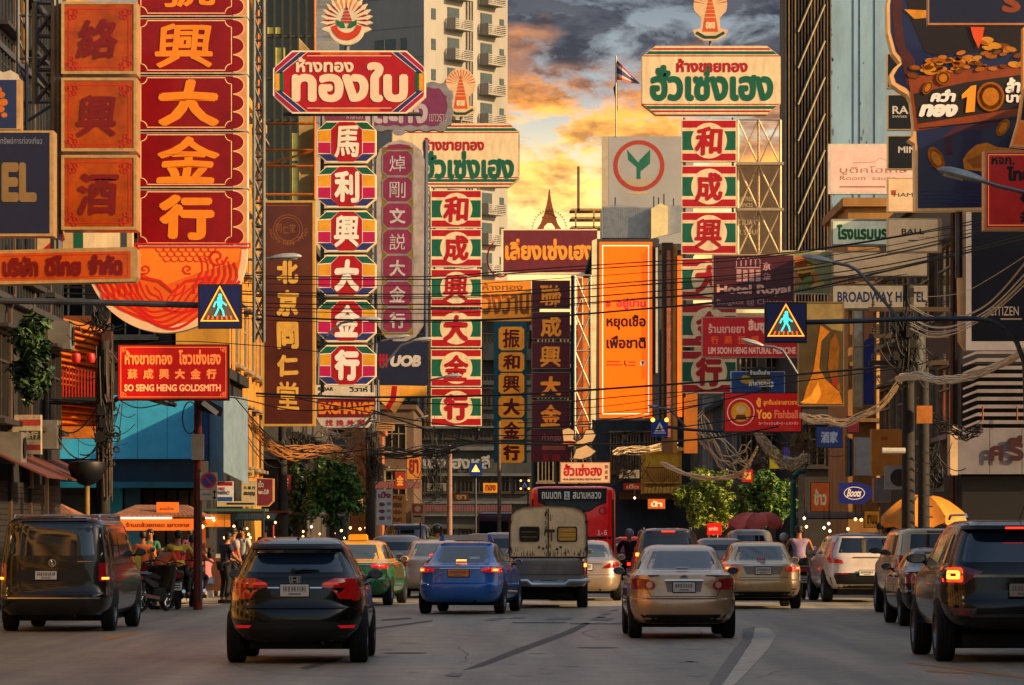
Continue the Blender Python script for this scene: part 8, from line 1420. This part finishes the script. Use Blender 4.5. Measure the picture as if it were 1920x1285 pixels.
# ---------------- market stalls, umbrellas ----------------
BULB = M('#ffd9a0', .3, dirt=0, em=5., emcol='#ffb060'); BULBW = M('#fff0e0', .3, dirt=0, em=2.5, emcol='#ffd8a8'); TUBE = M('#fff0dc', .3, dirt=0, em=5., emcol='#ffe0c0'); TILE = M('#8a5a3c', .7, dirt=.45, scale=4); OPAN = M('#d8641c', .45, em=.5, dirt=.2); WOOD = M('#6a3c1c', .7, dirt=.4)
def stall(label, x0, x1, ytop, d, w_y, text=None, box=True):
    xa, xb = px(x0, d), px(x1, d); zt = pz(ytop, d); ze = pz(ytop + 20, d); r = empty('market_stall', ((xa + xb) / 2, d, .14), 0, label, 'market stall'); W = (xb - xa) / 2; o_ = .14; D_ = 2.0; zt -= o_; ze -= o_
    n = 22
    for side in (0, 1):
        for i in range(n):
            t0, t1 = i / n, (i + .86) / n; X0, X1 = -W + 2 * W * t0, -W + 2 * W * t1; T0, T1 = -W * .55 + 1.1 * W * t0, -W * .55 + 1.1 * W * t1; y0, y1 = ((0, D_ * .45) if side == 0 else (D_, D_ * .55))
            MB().add([(X0, y0, ze), (X1, y0, ze), (T1, y1, zt), (T0, y1, zt), (X0, y0, ze + .045), (X1, y0, ze + .045), (T1, y1, zt + .045), (T0, y1, zt + .045)], [(0, 1, 2, 3), (4, 7, 6, 5), (0, 4, 5, 1), (1, 5, 6, 2), (3, 7, 4, 0)]).obj('roof_tile', TILE, r)
    for sg in (1, -1): MB().add([(sg * W, 0, ze), (sg * W, D_, ze), (sg * W * .55, D_ * .55, zt), (sg * W * .55, D_ * .45, zt)], [(0, 1, 2, 3)]).obj('roof_hip', TILE, r)
    for sx in (-.84, .84):
        for y in (.12, D_ - .12): MB().box(sx * W - .04, sx * W + .04, y - .04, y + .04, 0, ze + .02).obj('post', M('#b0541c', .6, dirt=.3), r)
    MB().box(-W * .86, W * .86, .05, D_ - .1, .75, .83).obj('counter_top', M('#7c6c54', .5, dirt=.3), r); MB().box(-W * .84, W * .84, .12, D_ - .2, 0, .75).obj('counter_front', M('#5c2414', .6, dirt=.4), r)
    o = MB().box(-W * .80, W * .80, -.02, .02, pz(w_y + 22, d) - o_, pz(w_y, d) - o_).obj('sign_board', OPAN, r)
    if text: text_on(o, text, 0, (pz(w_y + 22, d) + pz(w_y, d)) / 2 - o_, W * 1.35, .11, -.03, M('#8a1c10', .5), .03, 'lettering')
    MB().tube([(-W * .78, -.05, ze - .02), (W * .3, -.05, ze - .02)], .018, 6).obj('fluorescent_tube', TUBE, r)
    for x in (-.85, .95): MB().lathe([(0, .05), (.045, .02), (.045, -.02), (0, -.05)], 10, c=(x * W, -.08, ze - .22)).obj('bulb', BULB, r, smooth=True)
    if box: b = MB().box(-W * .05, W * .42, .25, .32, ze + .02, zt + .10).obj('roof_board', OPAN, r); text_on(b, 'ขนมไทย', W * .18, (ze + zt) / 2 + .08, W * .3, .07, .24, M('#8a1c10', .5), .02, 'lettering')
    g = random.Random(int(x0))
    for i in range(7): x = -W * .7 + i * W * .22; MB().lathe([(0, 0), (.09, 0), (.12, .12), (.1, .14), (0, .1)], 12, c=(x, .25, .83)).obj('food_pan', M(g.choice(('#a8a4a0', '#c86c1c', '#6c2c14', '#4c6c2c')), .35, .4 if i % 2 else 0, dirt=.2), r, smooth=True)
    return r
stall('market stall with a tiled roof and a glowing orange sign, left of the red post', 208, 384, 950, 92, 973, 'ร้านกล้วยทอด เยาวราช'); stall('tiled roof market stall mostly hidden behind the brown van', -20, 142, 948, 90, 1000, None, False)
o = empty('banner', at(55, 88, 2.0), 0, 'pink and red price banners above the roof of the brown van', 'banner'); k = 88 / F
for x0, x1, c_, e_ in ((36, 62, '#a84868', .05), (64, 92, '#d81c14', .3)): MB().box((x0 - 55) * k, (x1 - 55) * k, 0, .03, pz(978, 88) - 2, pz(950, 88) - 2).obj('banner_sheet', M(c_, .5, em=e_, dirt=.2), o)
# dim lamp lit stalls further along the left pavement
g = random.Random(77)
for i, (x, d, lb) in enumerate(((425, 103, 'dim stall with an orange board and hanging bulbs behind the two vested people'), (475, 112, 'lamp lit food stall left of the left street tree'), (515, 122, 'far lamp lit stall under the left street tree'), (600, 134, 'distant stall lamps glowing beneath the left tree'))):
    r = empty('market_stall', at(x, d, .14), 0, lb, 'market stall'); MB().box(-1.0, 1.0, -.3, 1.4, 2.05, 2.12).obj('canopy', M(('#3c5c4c', '#7c2c1c', '#5c5448', '#2c3c5c')[i], .6, dirt=.4), r); MB().box(-.9, .9, 0, .8, 0, .85).obj('counter', M('#5c3420', .6, dirt=.4), r)
    for sx in (-.95, .95): MB().tube([(sx, 0, 0), (sx, 0, 2.05)], .025, 5).obj('post', STEEL, r)
    if i == 0: MB().box(-.75, .1, -.1, -.06, 1.65, 1.98).obj('sign_board', M('#c0701c', .5, em=.25, dirt=.2), r); MB().tube([(-.8, -.2, 1.88), (-.3, -.2, 1.88)], .02, 6).obj('fluorescent_tube', TUBE, r)
    for q in range(4): z = g.uniform(1.3, 1.95); xx = g.uniform(-.9, .9); b = MB().lathe([(0, .04), (.03, .015), (.03, -.015), (0, -.04)], 8, c=(xx, -.2, z)).obj('bulb', BULB, r); MB().tube([(xx, -.2, z + .05), (xx, -.2, 2.05)], .005, 3).obj('bulb_wire', CB, b)
    for q in range(8): xx = g.uniform(-.8, .8); MB().box(xx, xx + .16, .05, .2, .85, .85 + g.uniform(.08, .35)).obj('goods', M(g.choice(('#8a2c1c', '#c0741c', '#a8a49c', '#2c5c2c', '#5c2c14')), .6, em=.02), r)
for i, (x, y, d, m_) in enumerate(((1508, 972, 118, BULBW), (1545, 990, 116, BULBW), (1554, 982, 116, BULBW), (1556, 996, 116, BULBW), (1604, 974, 112, BULB), (1615, 975, 112, BULB), (1190, 934, 150, BULBW), (695, 985, 128, BULBW), (686, 990, 128, BULBW), (584, 988, 125, BULBW), (621, 1000, 128, BULBW), (640, 995, 130, BULB), (657, 990, 130, BULB), (675, 992, 130, BULB), (1590, 992, 112, BULB), (1512, 988, 118, BULB))):
    r = empty('hanging_lamp', P(x, y, d), 0, 'small lamp glowing among the stalls beyond the traffic', 'lamp', 'small lamps beyond the traffic'); MB().lathe([(0, .05), (.04, .02), (.04, -.02), (0, -.05)], 8).obj('bulb', m_, r, smooth=True); MB().tube([(0, 0, .07), (0, 0, .6)], .008, 4).obj('cord', CB, r)
def umbrella(label, xc, ytop, x0, x1, yb, d, col, pole_c, logo=False, tilt=0):
    k = d / F; zt = pz(ytop, d); zb = pz(yb, d); W = (x1 - x0) / 2 * k; cx = px((x0 + x1) / 2, d); tx = px(xc, d) - cx; r = empty('parasol', (cx, d, .14), 0, label, 'parasol'); zt -= .14; zb -= .14; n = 8; m_ = M(col, .65, em=.03, dirt=.3, scale=1.5); g = random.Random(3)
    rim = [(W * math.cos(2 * math.pi * (i + .5) / n), W * math.sin(2 * math.pi * (i + .5) / n), zb + .22 + .04 * math.sin(i * 2.1)) for i in range(n)]
    for i in range(n):
        a, b = Vector(rim[i]), Vector(rim[(i + 1) % n]); t = Vector((tx, 0, zt)); mid = (a + b) / 2 * .97 + Vector((0, 0, -.03)); V = []; S_ = 5
        for u in range(S_ + 1):
            for v_ in range(S_ + 1):
                f = v_ / S_; e = a * (1 - f) + b * f + (mid - (a + b) / 2) * 4 * f * (1 - f); p = t * (1 - u / S_) + e * (u / S_); p.z += .16 * math.sin(math.pi * u / S_); V.append(p)
        V += [V[S_ * (S_ + 1) + q] - Vector((0, 0, .17 + .04 * math.sin(q * 1.3 + i))) for q in range(S_ + 1)]
        MB().add(V, [(u * (S_ + 1) + q, u * (S_ + 1) + q + 1, (u + 1) * (S_ + 1) + q + 1, (u + 1) * (S_ + 1) + q) for u in range(S_ + 1) for q in range(S_)]).obj('canopy_panel', m_, r, smooth=True, ang=0)
        MB().tube([a, t], .012, 4).obj('rib', STEEL, r)
    MB().tube([(tx, 0, 0), (tx, 0, zt + .05)], .03, 8).obj('pole', M(pole_c, .5), r)
    if logo:
        o = MB()
        for i in range(7): x = tx + .25 + i * .07; z = zt - .28 - i * .035; o.tube([(x, -W * (.42 + i * .04), z), (x + .05, -W * (.42 + i * .04), z - .12 - .03 * math.sin(i * 2)), (x - .02, -W * (.42 + i * .04) - .01, z - .1)], .008, 4)
        o.obj('printed_mark', M('#c8a884', .6), r)
    return r
umbrella('large orange parasol with a printed mark over the beige SUV', 1727, 928, 1648, 1816, 986, 97, '#d0801c', '#8a8a8a', True); umbrella('faded pink parasol between the red square sign and the golden sedan', 1424, 964, 1362, 1470, 990, 132, '#c05a54', '#8a8a8a')
umbrella('small red parasol behind the bright red square sign', 1345, 972, 1318, 1372, 990, 150, '#b01c14', '#8a8a8a')
# flag and odds
r = empty('flagpole', P(1155, 256, 290), 0, 'flagpole on the bank tower with a Thai flag flying to the right', 'flagpole'); k = 290 / F
MB().tube([(0, 0, 0), (0, 0, (256 - 105) * k)], .07, 6).obj('staff', M('#c8b48c', .5), r)
for j, (c_, a, b) in enumerate((('#8a1c2c', 0, .17), ('#b8a8a0', .17, .34), ('#2c2c6c', .34, .66), ('#b8a8a0', .66, .83), ('#c04820', .83, 1))):
    V = []
    for i in range(9): t = i / 8; x = t * 44 * k; top = (112 + 44 * t) ; bot = (150 + 8 * t); y0 = top + (bot - top) * a; y1 = top + (bot - top) * b; V += [(x, -.2 * math.sin(t * 7), (256 - y0) * k), (x, -.2 * math.sin(t * 7), (256 - y1) * k)]
    MB().add(V, [(2 * i, 2 * i + 1, 2 * i + 3, 2 * i + 2) for i in range(8)]).obj('flag_stripe', M(c_, .7, dirt=.1), r)
MB().add([(.1, 0, (256 - 150) * k), (-.2, .1, (256 - 165) * k), (.15, .1, (256 - 215) * k), (.1, 0, (256 - 190) * k)], [(0, 1, 2, 3)]).obj('green_pennant', M('#2c4c1c', .7), r)
for x, y, d, lb in ((1682, 898, 101, 'air conditioner box behind the cable pole'), (1748, 902, 101, 'air conditioner box right of the cable pole')):
    r = empty('air_conditioner', P(x, y + 20, d), 0, lb, 'air conditioner'); MB().box(-.3, .3, 0, .35, 0, .6).obj('case', M('#8c8c8c', .5, dirt=.4), r); MB().lathe([(.2, -.01), (.22, -.02), (.2, -.03), (.05, -.02), (0, -.02)], 18, c=(.05, 0, .3), axis='y').obj('fan_grille', TRIM, r)
r = empty('scaffold', at(478, 112, 0), 0, 'rusty orange scaffold frame left of the octagon column', 'scaffolding'); k = 112 / F
SC = M('#b8641c', .6, .3, dirt=.4, scale=4); q = lambda x, y, dy=0: ((x - 478) * k, dy, pz(y, 112))
for x in (484, 590): MB().tube([q(x, 375), q(x, -20)], .045, 6).obj('upright', SC, r)
for y in (232, 282, 312, 365): MB().tube([q(484, y), q(590, y)], .04, 6).obj('ledger', SC, r)
for a, b in (((490, 312), (585, 284)), ((486, 150), (486, 30)), ((484, 60), (470, 0))): MB().tube([q(*a), q(*b)], .035, 5).obj('brace', SC, r)
for i in range(16): x = 560 + i * 2.0; MB().tube([q(x, 70 + i * 2.2, .3), q(x, 375, .3)], .015, 4).obj('steel_rod', M('#a89468', .5, .4, dirt=.3), r)
r = empty('steel_scaffold', at(80, 74, 0), 0, 'dark steel lattice behind the small blue board at the upper left', 'scaffolding'); k = 74 / F; q = lambda x, y: ((x - 80) * k, 0, pz(y, 74))
for x in (34, 50, 98, 106): MB().tube([q(x, 470), q(x, -40)], .04, 6).obj('upright', STEEL, r)
for i in range(9): MB().tube([q(34, i * 50 - 30), q(50, i * 50 + 10)], .02, 4).obj('brace', STEEL, r)
for y in (192, 110, 30): MB().tube([q(34, y), q(106, y)], .03, 5).obj('ledger', STEEL, r)
MB().tube([q(40, 235), q(100, 196)], .03, 5).obj('brace', STEEL, r)
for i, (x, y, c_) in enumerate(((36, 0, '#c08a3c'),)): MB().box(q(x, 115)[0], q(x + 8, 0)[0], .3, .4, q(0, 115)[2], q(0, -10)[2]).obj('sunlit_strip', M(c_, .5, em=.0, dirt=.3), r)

person('person in an orange jacket standing by the yellow helmet box, left of the stall sign', at(268, 89.5), .5, 'stand', '#d0601c', '#1c1a1a', sleeve=2, h=.98)
person('rider in an orange red shirt leaning over the grey scooter', at(356, 88.2), -.4, 'ride', '#c8441c', '#20242c', sleeve=1, h=1.0)
motorbike('scooter with a yellow box standing between the brown van and the stall', at(258, 87), -.2, '#8c1c1c', box='#c8a818')
person('vendor in a white apron between the stall lamps and the black crossover', at(455, 101, .1), 2.6, 'stand', '#b8b0a8', '#2c2c34', h=.98)
person('shopper in a maroon shirt beside the lamp lit food stall', at(497, 108, .1), .7, 'stand', '#6c1c2c', '#1c2030', h=1.0)
